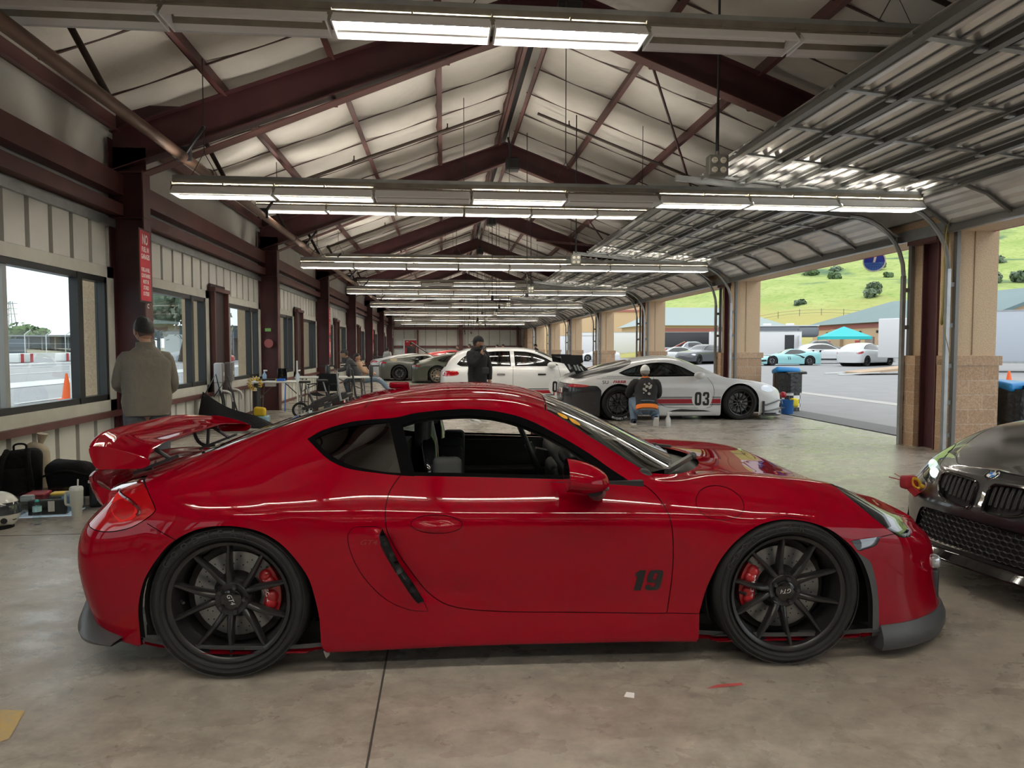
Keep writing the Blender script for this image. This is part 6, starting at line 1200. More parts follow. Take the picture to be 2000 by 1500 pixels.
def person(loc, rz, label, J, top, pants, coat=(.19,.12), hood=None, legs_r=(.092,.062,.052), sleeve=(.078,.062,.046), hand_kw={}, headkw={}, hipw=.17, wob=.02, group=None, shoes=None, belly=0.):
    """J: pelvis, chest, neck, head, shoulders/elbows/wrists/hips/knees/ankles as (left, right)"""
    e = empty('person', loc, rz, label, 'person', group); V3 = Vector; pel, che, nek = V3(J['pelvis']), V3(J['chest']), V3(J['neck'])
    V = [pel, pel.lerp(che,.5), che, nek, V3(J['head'])]; E = [(0,1),(1,2),(2,3),(3,4)]; R = [(.11,.085),(.10,.08),(.11,.08),.05,.048]
    for i in (0,1):
        k = len(V); V += [V3(J['sh'][i])*.9+che*.1-V3((0,0,.025)), V3(J['el'][i]), V3(J['wr'][i])]; E += [(2,k),(k,k+1),(k+1,k+2)]; R += [.035,.034,.028]
        k = len(V); V += [V3(J['hip'][i]), V3(J['kn'][i]), V3(J['an'][i])]; E += [(0,k),(k,k+1),(k+1,k+2)]; R += [.085,.058,.042]
    skin_body('body', V, E, R, headkw.get('skin', SKIN), e)
    fw = V3(J.get('fwd',(1,0,0))); ax = (che-pel).normalized(); f2 = (fw-ax*fw.dot(ax)).normalized(); hem = pel+ax*(-.06 if 'hem' not in J else J['hem']); sw, sdp = coat
    rings = [(hem, sw*.98, sdp*1.05, f2), (pel+ax*.05, sw*1.0+belly, sdp*1.1+belly, f2), (pel.lerp(che,.45), sw*.98+belly, sdp*1.06+belly*1.3, f2), (pel.lerp(che,.8), sw*1.06, sdp*1.08, f2), (che+ax*.03, sw*1.12, sdp*1.02, f2), (che.lerp(nek,.55), sw*.92, sdp*.8, f2), (che.lerp(nek,.8), sw*.62, sdp*.66, f2), (nek+ax*.0, .080, .082, f2), (nek+ax*.035, .075, .078, f2)]
    dense_r = []
    for k in range(len(rings)-1):
        for t in (0,.5): a, c = rings[k], rings[k+1]; dense_r.append((V3(a[0]).lerp(V3(c[0]),t), a[1]*(1-t)+c[1]*t, a[2]*(1-t)+c[2]*t, f2))
    dense_r.append(rings[-1]); b = ring_loft(dense_r, 26, wob); 
    for i in (0,1): limb(b, [che.lerp(V3(J['sh'][i]),.75), J['sh'][i], J['el'][i], J['wr'][i]], [sleeve[0]*1.05, sleeve[0]*1.05, sleeve[1], sleeve[2]])
    b.build(J.get('topname','jacket'), top, e, smooth=70)
    b = ring_loft([(pel+V3((0,0,.10)) if ax.z > .8 else pel+ax*.1, hipw, .115, f2), (pel, hipw*1.03, .125, f2), (pel-ax*.09, hipw*.98, .12, f2)], 20)
    for i in (0,1): limb(b, [pel.lerp(V3(J['hip'][i]),.8), J['hip'][i], J['kn'][i], J['an'][i]], [legs_r[0]*1.15, legs_r[0], legs_r[1], legs_r[2]], it=1)
    b.build('trousers', pants, e, smooth=70); head(e, J['head'], J.get('yaw',0), J.get('pitch',0), **headkw)
    for i in (0,1):
        if J.get('hand',(1,1))[i]: w = V3(J['wr'][i]); d = J['hd'][i] if 'hd' in J else (w-V3(J['el'][i])); hand(e, w, d, J['hn'][i] if 'hn' in J else (-1,0,0), headkw.get('skin', SKIN), **hand_kw)
    for i in (0,1):
        if shoes: a = V3(J['an'][i]); f = V3(J['ff'][i]) if 'ff' in J else V3((1,0,0)); u = V3(J['fu'][i]) if 'fu' in J else V3((0,0,1)); shoe(e, a-u*.085-f.normalized()*.05, f, shoes[0], shoes[1], u)
    return e
def stand(h=1.72, **kw):
    k = h/1.72; J = dict(pelvis=(0,0,.93*k), chest=(0,0,1.30*k), neck=(.01,0,1.45*k), head=(.03,0,1.60*k), sh=((0,.19,1.38*k),(0,-.19,1.38*k)), el=((-.02,.24,1.10*k),(-.02,-.24,1.10*k)), wr=((.04,.25,.86*k),(.04,-.25,.86*k)), hip=((0,.09,.88*k),(0,-.09,.88*k)), kn=((.02,.10,.48*k),(.02,-.10,.48*k)), an=((0,.11,.085),(0,-.11,.085))); J.update(kw); return J
KHAKI = M('grey_green_jacket', (.20,.185,.15), .75, bump=(14,.5), var=(4,(.17,.155,.125),.3)); SLATE = M('slate_trousers', (.085,.095,.115), .8, bump=(20,.4))
p1 = person((-2.62, 6.58, 0), math.radians(112), 'man with short black hair in a grey green jacket seen from behind at the windows', stand(1.71, chest=(.02,0,1.28), neck=(.05,0,1.455), head=(.10,.012,1.59), yaw=.35, pitch=.25, sh=((.03,.155,1.36),(.03,-.155,1.36)), el=((.04,.225,1.12),(.03,-.215,1.10)), wr=((.28,.20,1.08),(.27,-.16,1.04)), hn=((0,-1,0),(0,1,0)), hem=-.08), KHAKI, SLATE, coat=(.19,.135), sleeve=(.068,.06,.048), headkw=dict(hair='short'), shoes=(SATIN, BLACK), belly=.012, legs_r=(.105,.08,.07))
b = MB(); b.tube([(.29+.045*math.cos(a)*0, .0, 1.1) for a in (0,1)] if False else [(.33,.14,1.13),(.33,-.02,1.12)], .012, 6); b.rbox((.34,.05,1.15),(.012,.075,.15),.005,T=Tm((0,0,0))); ph = b.build('phone', BLACKGLOSS, label='black phone held by the man in the grey green jacket', cat='phone'); ph.location = p1.location; ph.rotation_euler = p1.rotation_euler
b = ring_loft([((.03,0,1.42),.092,.095,(1,0,.2)),((.048,0,1.465),.08,.086,(1,0,.3)),((.058,0,1.50),.078,.083,(1,0,.3))], 22); b.build('collar', KHAKI, p1)
BLKC = M('black_cotton', (.008,.009,.012), .85, bump=(18,.4)); BLKJ = M('black_trousers', (.012,.012,.014), .8)
p2 = person((.66, 13.9, 0), math.radians(-52), 'man in black hoodie and backward black cap standing before the white estate', stand(1.66, yaw=.75, pitch=.05, head=(.035,.0,1.545), el=((.04,.27,1.07),(.10,-.25,1.08)), wr=((.05,.27,.82),(.20,-.06,1.32)), hd=((0,.05,-1),(.25,.15,.9)), hn=((-1,0,0),(.3,.9,0)), topname='hoodie', hem=-.14), BLKC, BLKJ, coat=(.195,.14), sleeve=(.078,.07,.05), headkw=dict(hair='short', cap=(BLKC, -1), beard=True), shoes=(WSOLE, WSOLE), hand_kw=dict(curl=.6), legs_r=(.10,.075,.065))
b = MB(); b.rbox((.25,-.03,1.43),(.014,.075,.13),.006); ph = b.build('phone', BLACKGLOSS, label='dark phone held to his chin by the man in black', cat='phone'); ph.location = p2.location; ph.rotation_euler = p2.rotation_euler
b = ring_loft([((-.03,0,1.38),.13,.12,(1,0,0)),((-.01,0,1.42),.12,.12,(1,0,0)),((.0,0,1.455),.09,.095,(1,0,0))], 20); b.build('hood', BLKC, p2)
b = MB(); b.rbox((.13,.07,1.0),(.07,.2,.14),.03); b.tube([(.12,.1,1.05),(.14,-.06,1.25),(.02,-.14,1.42)], .012, 6); b.build('sling_bag', M('dark_canvas', (.03,.03,.035), .8), p2)
# crouching man by the race coupe
ORANGE = M('orange_hem', (.85,.22,.02), .7); BLKF = M('black_fleece', (.015,.015,.016), .85, bump=(18,.4))
p3 = person((3.78, 13.02, 0), math.radians(80), 'man in black fleece and white cap crouching by the rear wheel of coupe 03', dict(pelvis=(-.12,0,.33), chest=(.09,0,.70), neck=(.17,0,.86), head=(.215,0,.985), sh=((.11,.20,.78),(.11,-.20,.78)), el=((.22,.32,.56),(.26,-.27,.54)), wr=((.42,.22,.52),(.45,-.15,.50)), hip=((-.10,.12,.30),(-.10,-.12,.30)), kn=((.30,.23,.48),(.22,-.20,.20)), an=((.04,.22,.085),(-.20,-.16,.13)), ff=((1,.1,0),(.45,0,-.9)), fu=((0,0,1),(.9,0,.45)), fwd=(1,0,-.3), yaw=.1, pitch=.15, hem=-.02, topname='fleece'), BLKF, DENIM, coat=(.20,.145), sleeve=(.09,.075,.055), headkw=dict(hair='short', cap=(WHITE, 1), hairmat=M('grey_hair',(.3,.3,.3),.7)), shoes=(M('navy_canvas',(.02,.025,.05),.8), WSOLE), legs_r=(.11,.085,.06))
b = ring_loft([((-.16,0,.30),.20,.16,(1,0,-.4)),((-.135,0,.345),.205,.165,(1,0,-.4)),((-.12,0,.365),.20,.16,(1,0,-.4))], 24); b.build('orange_hem', ORANGE, p3)
b = ring_loft([((.15,0,.80),.10,.10,(1,0,-.3)),((.175,0,.865),.088,.092,(1,0,-.3)),((.185,0,.885),.08,.085,(1,0,-.3))], 20); b.build('orange_collar', ORANGE, p3)
b = MB(); rr = random.Random(3)
for k in range(15):
    y, t = rr.uniform(-.085,.085), rr.uniform(-.11,.11); c = Vector((.0,0,.66))+Vector((.5,0,.86))*t; b.lathe([(0,.0),(rr.uniform(.012,.03),0)], 9, frame_T(c+Vector((-.152+.5*y*y+.02*t,y,.03)), (0,1,0), (.5,0,.86)))
b.build('back_print', M('faded_white_print', (.42,.41,.38), .8), p3)
# people sitting and standing further off
CHARC = M('charcoal_top', (.05,.052,.056), .85)
def sit(z=.50, lean=.1, **kw):
    J = dict(pelvis=(0,0,z), chest=(.05+lean,0,z+.36), neck=(.08+lean*1.4,0,z+.52), head=(.12+lean*1.7,0,z+.66), sh=((.06+lean,.18,z+.45),(.06+lean,-.18,z+.45)), el=((.20+lean,.22,z+.22),(.20+lean,-.22,z+.22)), wr=((.40+lean,.14,z+.18),(.40+lean,-.14,z+.18)), hip=((.02,.10,z-.02),(.02,-.10,z-.02)), kn=((.42,.13,z+.03),(.42,-.13,z+.03)), an=((.45,.13,.085),(.45,-.13,.085))); J.update(kw); return J
p4 = person((-2.45, 20.9, 0), math.radians(185), 'man in charcoal top and cap sitting bent forward by the window side', sit(.62, .16, topname='pullover', an=((.3,.13,.2),(.3,-.13,.2)), kn=((.38,.13,.50),(.38,-.13,.50))), CHARC, M('dark_jeans', (.03,.045,.06), .8), headkw=dict(cap=(CHARC, 1)), shoes=(SATIN, BLACK))
p5 = person((-2.35, 21.9, 0), math.radians(-8), 'person in blue jeans leaning back on a folding chair, legs stretched to the grey supercar', sit(.50, -.22, topname='tan_top', kn=((.40,.13,.52),(.44,-.13,.50)), an=((.72,.13,.12),(.80,-.13,.10))), M('tan_top', (.40,.26,.17), .8), DENIM, headkw=dict(), shoes=(SATIN, WSOLE))
b = MB(); b.rbox((-2.5,20.9,.50),(.4,.4,.06),.02)
for x in (-.16,.16):
    for y in (-.16,.16): b.bar((-2.5+x,20.9+y,.0),(-2.5+x*.8,20.9+y*.8,.48),.025,.025)
b.build('stool', DARKMETAL, label='dark stool under the man in the charcoal top', cat='stool')
far = [(-2.1,47,'dark_shirt',(.035,.035,.035),1.85,90,'tall man in dark shirt by the red door far down the hall'),(.9,44,'brown_shirt',(.06,.035,.03),1.62,200,'man in dark brown shirt beyond the white estate roof'),(1.7,46,'navy_shirt',(.02,.025,.04),1.7,150,'man in navy partly behind the hoodie man'),(3.5,46,'grey_shirt',(.10,.10,.11),1.66,170,'man in grey beside the man in red'),(3.95,47,'red_shirt',(.5,.02,.03),1.68,200,'man in bright red shirt far down the hall'),(4.6,45,'olive_shirt',(.08,.08,.06),1.5,180,'person in olive behind the roof of the white estate'),(-3.4,44,'pale_shirt',(.5,.5,.5),1.45,60,'person in pale shirt behind the grey supercar'),(5.6,43,'black_shirt',(.02,.02,.022),1.68,200,'man in black cap under the far garage doors')]
for x, y, nm, c, h, a, lab in far: person((x,y,0), math.radians(a), lab, stand(h, topname='shirt'), M(nm, c, .8), BLKJ, headkw=dict(hair='short', cap=(BLKC,1) if 'cap' in lab else None), shoes=(SATIN, BLACK), group=None)
# ---------------------------------------------------------------- things on the floor by the windows
NYLON = M('black_nylon', (.006,.006,.007), .75, spec=.15, bump=(25,.5)); CLEARP = glassmat('clear_plastic', (.86,.9,.92), 1.2, .08); TEAL = M('teal_cap', (.05,.45,.42), .4)
e = empty('full_face_helmet', (-3.56, 6.02, 0), rz=.25, label='white full face helmet with dark visor standing on the floor', cat='helmet')
b = MB()
def hel(u, v):
    t = PI*(.02+.86*u); a = 2*PI*v; k = max(0,(u-.62)/.38); f = max(0,math.cos(a)); return (.150*math.sin(t)*math.cos(a)*(1+.12*f*k)+.012*f*k, .128*math.sin(t)*math.sin(a), .150+.145*math.cos(t)-.012*k*f)
b.grid(hel, 26, 40); b.build('shell', M('helmet_white', (.72,.72,.68), .2, coat=.7), e)
b = MB(); b.grid(lambda u, v: tuple(Vector(hel(.40+.24*u, -.21+.42*v))*1 + (Vector(hel(.40+.24*u, -.21+.42*v))-Vector((0,0,.15))).normalized()*.006), 10, 22); b.build('visor', M('dark_visor', (.03,.035,.045), .05, coat=1.), e)
b = MB(); b.lathe([(0,.008),(.022,.008),(.024,0)], 16, frame_T((.07,-.122,.075),(1,0,0),(0,0,1))); b.box((.13,-.075,.075),(.01,.03,.006),rz=-.5); b.build('visor_pivot', BLACK, e)
b = MB(); b.lathe([(.08,.02),(.105,.0),(.10,.03)],20); b.build('neck_roll', NYLON, e)
e = empty('water_bottle', (-3.31, 6.10, 0), label='clear plastic water bottle with teal cap on the floor', cat='bottle')
b = MB(); b.lathe([(0,.002),(.028,.0),(.031,.012),(.030,.05),(.032,.06),(.030,.10),(.032,.11),(.031,.135),(.026,.155),(.013,.178),(.013,.19)], 24); b.build('bottle_body', glassmat('pet_plastic', (.90,.95,.97), 1.3, .03), e)
MB().lathe([(0,.205),(.014,.205),(.015,.188),(0,.188)], 18).build('bottle_cap', TEAL, e); MB().lathe([(.0325,.108),(.0325,.15)],24).build('bottle_label', M('pale_teal_label', (.35,.62,.66), .5), e)
e = empty('tumbler', (-3.12, 6.34, 0), label='pale grey green insulated tumbler with handle and straw', cat='tumbler')
TUM = M('sage_grey_steel', (.46,.48,.43), .45)
b = MB(); b.lathe([(0,0),(.036,0),(.038,.01),(.040,.085),(.049,.105),(.052,.23),(.050,.235),(0,.235)], 28); b.build('cup', TUM, e); b = MB(); b.tube(chaikin([(-.045,0,.215),(-.085,0,.215),(-.09,0,.19),(-.09,0,.12),(-.08,0,.105),(-.045,0,.105)],2), .011, 8); b.build('handle', TUM, e)
b = MB(); b.lathe([(0,.262),(.046,.262),(.053,.25),(.053,.232),(0,.232)], 28); b.build('lid', M('pale_lid', (.6,.62,.6), .3), e); MB().cyl((.012,0,.25),(.016,0,.325),.006).build('straw', M('pale_lid2', (.7,.72,.72), .3), e)
e = empty('storage_box', (-3.42, 6.52, 0), rz=.12, label='clear plastic storage box packed with tools and a black case', cat='box')
b = MB()
for s in (-1,1): b.box((s*.215,0,.09),(.006,.32,.18)); b.box((0,s*.155,.09),(.43,.006,.18))
b.box((0,0,.003),(.43,.31,.006)); b.build('bin', CLEARP, e); b = MB()
for s in (-1,1): b.bar((-.23,s*.168,.185),(.23,s*.168,.185),.02,.014); b.bar((s*.23,-.168,.185),(s*.23,.168,.185),.02,.014)
b.build('rim', glassmat('box_rim', (.75,.8,.82), 1.2, .1), e)
for nm, c, d, m in (('black_case',(.02,-.1,.075),(.3,.08,.13),BLACK),('yellow_packet',(.08,.02,.165),(.16,.1,.03),M('yellow_packet',(.7,.5,.08),.5)),('blue_cloth',(.16,-.02,.10),(.08,.2,.14),M('blue_cloth',(.25,.4,.6),.7)),('red_case',(-.12,.05,.15),(.16,.18,.06),M('dark_red',(.25,.02,.03),.5)),('white_roll',(-.15,-.08,.155),(.1,.06,.05),WHITE),('grey_case',(0,.09,.07),(.34,.1,.12),DARKMETAL)):
    o = MB().rbox(c, d, .012).build(nm, m, e)
MB().box((.06,-.158,.09),(.05,.003,.09)).build('case_label', M('grey_label', (.5,.5,.48), .5), e)
def soft(b, c, d, r=.06, seed=1, T=None, amp=.012):
    k = len(b.v); b.rbox(c, d, r, T, n=5); rr = random.Random(seed)
    for i in range(k, len(b.v)): p = b.v[i]; b.v[i] = (p[0]+amp*math.sin(9*p[1]+11*p[2]+seed), p[1]+amp*math.sin(8*p[0]+13*p[2]+2*seed), p[2]+amp*math.sin(10*p[0]+9*p[1]+3*seed))
    return b
e = empty('backpack', (-3.93, 7.0, .0), rz=.3, label='black backpack standing against the wall behind the helmet', cat='backpack')
b = MB(); soft(b, (0,0,.27), (.34,.22,.46), .09, 2); soft(b, (0,-.13,.2), (.26,.1,.26), .05, 3); b.build('pack', NYLON, e)
b = MB()
for s in (-1,1): b.tube(chaikin([(s*.08,-.1,.5),(s*.1,-.22,.42),(s*.12,-.2,.2),(s*.1,-.12,.08)],2), .024, 8)
b.tube(chaikin([(-.05,0,.49),(-.05,0,.55),(.05,0,.55),(.05,0,.49)],2), .01, 6); b.build('shoulder_strap', NYLON, e)
e = empty('cloth_sack', (-3.98, 7.38, 0), label='beige tied cloth sack poking out behind the backpack', cat='sack'); b = MB(); soft(b, (0,0,.26),(.22,.2,.5),.09,5); b.build('sack', M('beige_cloth',(.42,.36,.27),.85,bump=(30,.4)), e); b = MB(); b.cyl((.03,0,.5),(.05,0,.6),.02,.05); b.build('gathered_neck', MATS['beige_cloth'], e)
e = empty('soft_bag', (-3.52, 7.08, 0), rz=.1, label='low black soft bag lying between backpack and helmet duffel', cat='bag'); b = MB(); soft(b, (0,0,.2),(.40,.3,.34),.09,7,amp=.02); b.build('bag_body', NYLON, e); MB().tube(chaikin([(-.2,-.15,.25),(0,-.19,.32),(.2,-.15,.25)],2),.012,6).build('strap', NYLON, e)
e = empty('helmet_duffel', (-3.06, 7.22, 0), rz=-.12, label='black helmet duffel with a grey oval logo and white top', cat='bag'); b = MB(); soft(b, (0,0,.24),(.42,.34,.40),.12,9,amp=.018); b.build('bag_body', NYLON, e)
GLOGO = M('grey_logo', (.42,.43,.44), .6); b = MB(); T = frame_T((.02,-.182,.30),(1,0,0),(0,.1,1)); b.tube([T @ Vector((.125*math.cos(a),.055*math.sin(a),.004)) for a in [2*PI*i/28 for i in range(28)]], .005, 5, closed=True); b.text('Arai', .062, T, .005, width=.15, bold=.03, shear=.15); b.build('oval_logo', GLOGO, e, smooth=0)
b = MB(); soft(b, (.03,0,.435),(.24,.22,.06),.025,4); b.build('pale_top', M('pale_cloth',(.6,.6,.58),.8), e)
e = empty('tool_crate', (-3.02, 6.84, 0), rz=.05, label='black tool crate with pale lid behind the tumbler', cat='crate'); b = MB(); b.rbox((0,0,.11),(.36,.26,.22),.015); b.build('crate_body', BLACK, e); b = MB(); b.rbox((0,0,.235),(.37,.27,.03),.01); b.rbox((.0,-.05,.262),(.26,.12,.03),.012); b.build('lid', M('pale_grey_lid',(.5,.5,.5),.5), e); b=MB(); b.box((0,-.132,.13),(.3,.006,.1)); b.build('front_panel', DARKMETAL, e)
# floor jack seen under the wing
e = empty('floor_jack', (-2.25, 7.5, 0), rz=.2, label='low red and black floor jack on the concrete behind the rear wing', cat='jack'); b = MB(); b.box((0,.12,.1),(.7,.03,.1)); b.box((0,-.12,.1),(.7,.03,.1)); b.cur=0; b.build('jack_frame', BLACK, e); b = MB(); b.box((.05,0,.12),(.5,.16,.07)); b.build('lift_arm', STRIPER, e); b=MB()
for x in (-.28,.3):
    for y in (-.16,.16): b.cyl((x,y-.02,.06),(x,y+.02,.06),.06,n=14)
b.build('caster', DARKMETAL, e); MB().tube([(-.3,0,.15),(-.9,.05,.10)],.018,8).build('handle', GALV, e)
# wall chargers on the middle post
CHG = M('charger_grey', (.52,.53,.56), .35); CHD = M('charger_dark', (.19,.18,.19), .4)
for k, (y, mat, lab) in enumerate(((13.15,CHG,'pale grey wall charger with coiled black cable on the window post'),(13.75,CHD,'dark grey wall charger on the far side of the window post'))):
    e = empty('wall_charger', (XL+.14, y, 1.0), label=lab, cat='charger', group=None); b = MB(); b.rbox((.07,0,.0),(.14,.2,.36),.03); b.build('case', mat, e); b = MB(); b.rbox((.142,.0,.0),(.006,.15,.34),.002); b.build('face_plate', CHD, e)
    b = MB(); b.rbox((.05,0,-.29),(.10,.16,.24),.02); b.build('cable_holder', mat, e); b = MB(); b.box((.147,.02,-.02),(.004,.03,.07)); b.build('indicator', WHITE, e)
    b = MB(); rr = random.Random(k)
    for q in range(5): a0 = rr.uniform(-.05,.05); b.tube(chaikin([(.08,-.06+a0,-.28),(.16,-.1+a0,-.5),(.15,-.08+a0*1.5,-.82),(.10,.02+a0,-.9),(.13,.08+a0,-.75),(.12,.08+a0,-.45),(.08,.05,-.28)],3), .011, 6)
    b.build('cable', BLACK, e); b = MB(); b.tube(chaikin([(.12,.0,-.32),(.22,.02,-.34),(.28,.04,-.40),(.29,.05,-.52)],2),[.02,.022,.024,.022]*6+[.02]*0 if False else .02,8); b.build('plug_handle', M('pale_plug',(.6,.6,.58),.4), e)
e = empty('air_hose', (-3.72, 14.6, .72), label='coil of yellow air hose on a dark upright cylinder', cat='hose'); YEL = M('hose_yellow',(.65,.45,.02),.4)
b = MB(); pts = [((.11+.035*math.cos(14*a))*math.cos(a), .035*math.sin(14*a), .0+(.11+.035*math.cos(14*a))*math.sin(a)) for a in [PI*1.75*i/260-.6 for i in range(260)]]; b.tube([(x,y-.1,z+.02) for x,y,z in pts], .009, 5); b.build('coil', YEL, e); b = MB(); b.cyl((0,0,-.70),(0,0,-.05),.075,n=18); b.cyl((0,0,-.05),(0,0,.02),.05); b.build('cylinder', DARKMETAL, e); MB().box((.0,-.078,-.1),(.06,.006,.06)).build('gauge', WHITE, e)
MB().rbox((-3.45,14.1,.38),(.2,.1,.14),.04,rz=.5).build('yellow_grip', YEL, e) if False else None
e = empty('yellow_pad', (-3.5,14.0,0), label='yellow padded tool bag on the floor by the hose', cat='bag'); b=MB(); soft(b,(0,0,.22),(.22,.14,.18),.05,3); b.build('pad', YEL, e); b=MB(); soft(b,(0,0,.07),(.3,.22,.14),.04,6); b.build('base_bag', M('blue_grey',(.2,.35,.42),.6), e)
e = empty('black_tarp', (-3.35, 12.6, 0), label='black folding chair cover slumped on the floor below the chargers', cat='cover'); b = MB(); b.grid(lambda u, v: (-.75+1.5*u, -.25+.5*v, max(.02, (.62*(1-u)**1.4+.06)*(1-abs(v-.5)*1.1)+.03*math.sin(9*u+5*v))), 20, 10); b.build('tarp', NYLON, e); b = MB(); b.tube([(-.7,-.1,.62),(-.5,-.1,1.0),(-.45,.1,.5)],.012,6); b.tube([(-.6,.1,.6),(-.35,.05,.95),(-.2,.1,.3)],.012,6); b.build('chair_tube', DARKMETAL, e)
# folding tables
TOPW = M('table_top_white', (.62,.63,.6), .4); LEGG = M('table_leg_grey', (.13,.13,.13), .4, .5)
def table(loc, rz, w, d, lab):
    e = empty('folding_table', loc, rz, lab, 'table'); MB().rbox((0,0,.73),(w,d,.035),.012).build('table_top', TOPW, e)
    for sx in (-1,1):
        for sy in (-1,1): MB().cyl((sx*(w/2-.12),sy*(d/2-.08),0),(sx*(w/2-.18),sy*(d/2-.1),.72),.014).build('leg', LEGG, e)
        b = MB(); b.cyl((sx*(w/2-.16),-(d/2-.09),.40),(sx*(w/2-.16),d/2-.09,.40),.011); b.bar((sx*(w/2-.16),0,.42),(sx*.1,0,.70),.02,.02); b.build('brace', LEGG, e)
    return e
table((-3.45,15.5,0), .04, 1.1, .6, 'small white folding table with cleaning supplies by the second dark column'); table((-2.68,17.75,0), .0, 1.75, .65, 'long white folding table behind the folding bikes')
for nm, c, d, m, lab, cat in (('laptop_lid',(-3.42,15.55,.88),(.2,.02,.26),BLACKGLOSS,'dark tilted screen standing on the small table','screen'),('white_towel',(-3.6,15.28,.70),(.22,.06,.12),WHITE,'white cloth hanging over the small table edge','cloth'),('black_tray',(-3.72,15.5,.77),(.4,.3,.04),BLACK,'black tray at the wall end of the small table','tray'),('blue_dispenser',(-3.40,15.35,.775),(.16,.1,.05),M('tape_blue',(.03,.15,.6),.4),'blue tape dispenser on the small table','dispenser'),('yellow_box',(-3.52,15.4,.77),(.1,.08,.04),YEL,'small yellow box on the small table','box')):
    MB().rbox(c, d, .008).build(nm, m, label=lab, cat=cat)
for k, (x, y, m, lab) in enumerate(((-3.80,15.6,M('blue_spray',(.25,.4,.6),.3),'pale blue spray bottle on the small table'),(-3.1,15.55,M('clear_blue',(.45,.6,.7),.3),'clear blue bottle at the bike side of the small table'))):
    e = empty('spray_bottle',(x,y,.748),label=lab,cat='bottle'); MB().lathe([(0,0),(.04,0),(.042,.02),(.042,.12),(.015,.17),(.014,.2),(0,.2)],16).build('bottle_body', m, e); MB().rbox((.02,0,.215),(.08,.025,.03),.008).build('trigger', WHITE, e)
MB().cyl((-3.02,15.1,0),(-3.02,15.1,1.18),.016,n=10).build('white_pole', WHITE, label='slim pole with pale upper half standing before the small table', cat='pole')
MB().tube([(-3.28,15.22,.74),(-3.29,15.2,.5),(-3.3,15.2,.12)],.012,6).build('blue_strap', MATS['tape_blue'], label='blue strap hanging from the small table', cat='strap')
e = empty('camp_chair', (-2.75,16.6,0), rz=-.3, label='black folding camp chair behind the folding bikes', cat='chair'); b=MB(); b.grid(lambda u,v:(-.25+.5*u,-.22+.44*v,.42-.07*math.sin(PI*u)),8,8); b.build('seat', NYLON, e); b=MB(); b.grid(lambda u,v:(-.25+.5*u,.2+.12*v,.45+.4*v),6,6); b.build('backrest', NYLON, e)
for sx in (-1,1):
    for sy in (-1,1): MB().cyl((sx*.26,sy*.22,0),(-sx*.2 if False else sx*.25,sy*.2,.62),.011).build('leg', DARKMETAL, e)
    MB().bar((sx*.27,-.22,.62),(sx*.27,.22,.62),.05,.02).build('armrest', NYLON, e)
# folding electric bikes
BIKE = M('bike_frame_black', (.022,.023,.026), .35, coat=.4)
def bike(loc, rz, lab, dark):
    e = empty('folding_bike', loc, rz, lab, 'bicycle', 'folding electric bikes')
    for x in (0, .86):
        w = empty('wheel', (x,0,.165), parent=e); b = MB(); b.lathe([(.14+.025*math.cos(a),.025*math.sin(a)) for a in [2*PI*i/8 for i in range(8)]], 26, Matrix.Rotation(PI/2,4,'X'), closed=True); b.build('tyre', TIRE, w); b = MB(); b.cyl((0,-.03,0),(0,.03,0),.05,n=16)
        for k in range(6): a = PI*k/3; b.bar((0,0,0),(.12*math.cos(a),0,.12*math.sin(a)),.02,.015)
        b.build('hub', GALV if not dark else DARKMETAL, w)
    b = MB(); b.tube([(0,0,.165),(.28,0,.26),(.62,0,.42),(.74,0,.46)],[.03,.045,.05,.04],10); b.bar((.3,0,.28),(.62,0,.43),.09,.11); b.tube([(.28,0,.26),(.18,0,.5)],.026,8); b.build('frame', BIKE, e)
    b = MB(); b.tube([(.18,0,.5),(.12,0,.72)],.016,8); b.build('seat_post', GALV, e); b = MB(); b.rbox((.10,0,.745),(.24,.14,.05),.03); b.build('saddle', BLACK, e)
    b = MB(); b.tube([(.86,0,.165),(.80,0,.45),(.74,0,.98)],[.02,.024,.018],8); b.build('stem', DARKMETAL if dark else GALV, e); b = MB(); b.tube([(.72,-.26,1.0),(.74,0,.98),(.72,.26,1.0)],.013,8); b.build('handlebar', BLACK, e)
    b = MB(); b.cyl((.3,-.06,.22),(.3,.06,.22),.06,n=14); b.bar((.3,-.09,.22),(.38,-.09,.12),.02,.02); b.tube([(0,-.05,.33),(.0,-.05,.35),(.15,-.02,.34)],.01,5); b.build('crank', DARKMETAL, e); return e
bike((-2.95,15.0,0), .18, 'black folding electric bike nearest the red roof', False); bike((-2.7,15.6,0), .25, 'black folding electric bike with upright handlebar stem behind the first bike', True)
for k, (x, y) in enumerate(((-2.75,16.9),(-2.3,17.25),(-1.75,17.0))):
    e = empty('scooter', (x,y,0), rz=1.4, label=['black standing scooter left of its pair behind the bikes','black standing scooter in the middle behind the bikes','black standing scooter at the table end'][k], cat='scooter', group='black scooters'); b=MB(); b.rbox((0,0,.12),(.5,.13,.05),.02); b.build('deck',BLACK,e); b=MB(); b.tube([(.25,0,.1),(.2,0,.95)],.025,8); b.rbox((.2,0,.9),(.1,.1,.3),.04); b.build('column',BIKE,e); b=MB(); b.bar((.19,-.2,1.02),(.19,.2,1.02),.03,.03); b.build('handlebar',BLACK,e)
    b=MB()
    for xx in (-.28,.28): b.cyl((xx,-.02,.09),(xx,.02,.09),.09,n=16)
    b.build('wheel',TIRE,e)
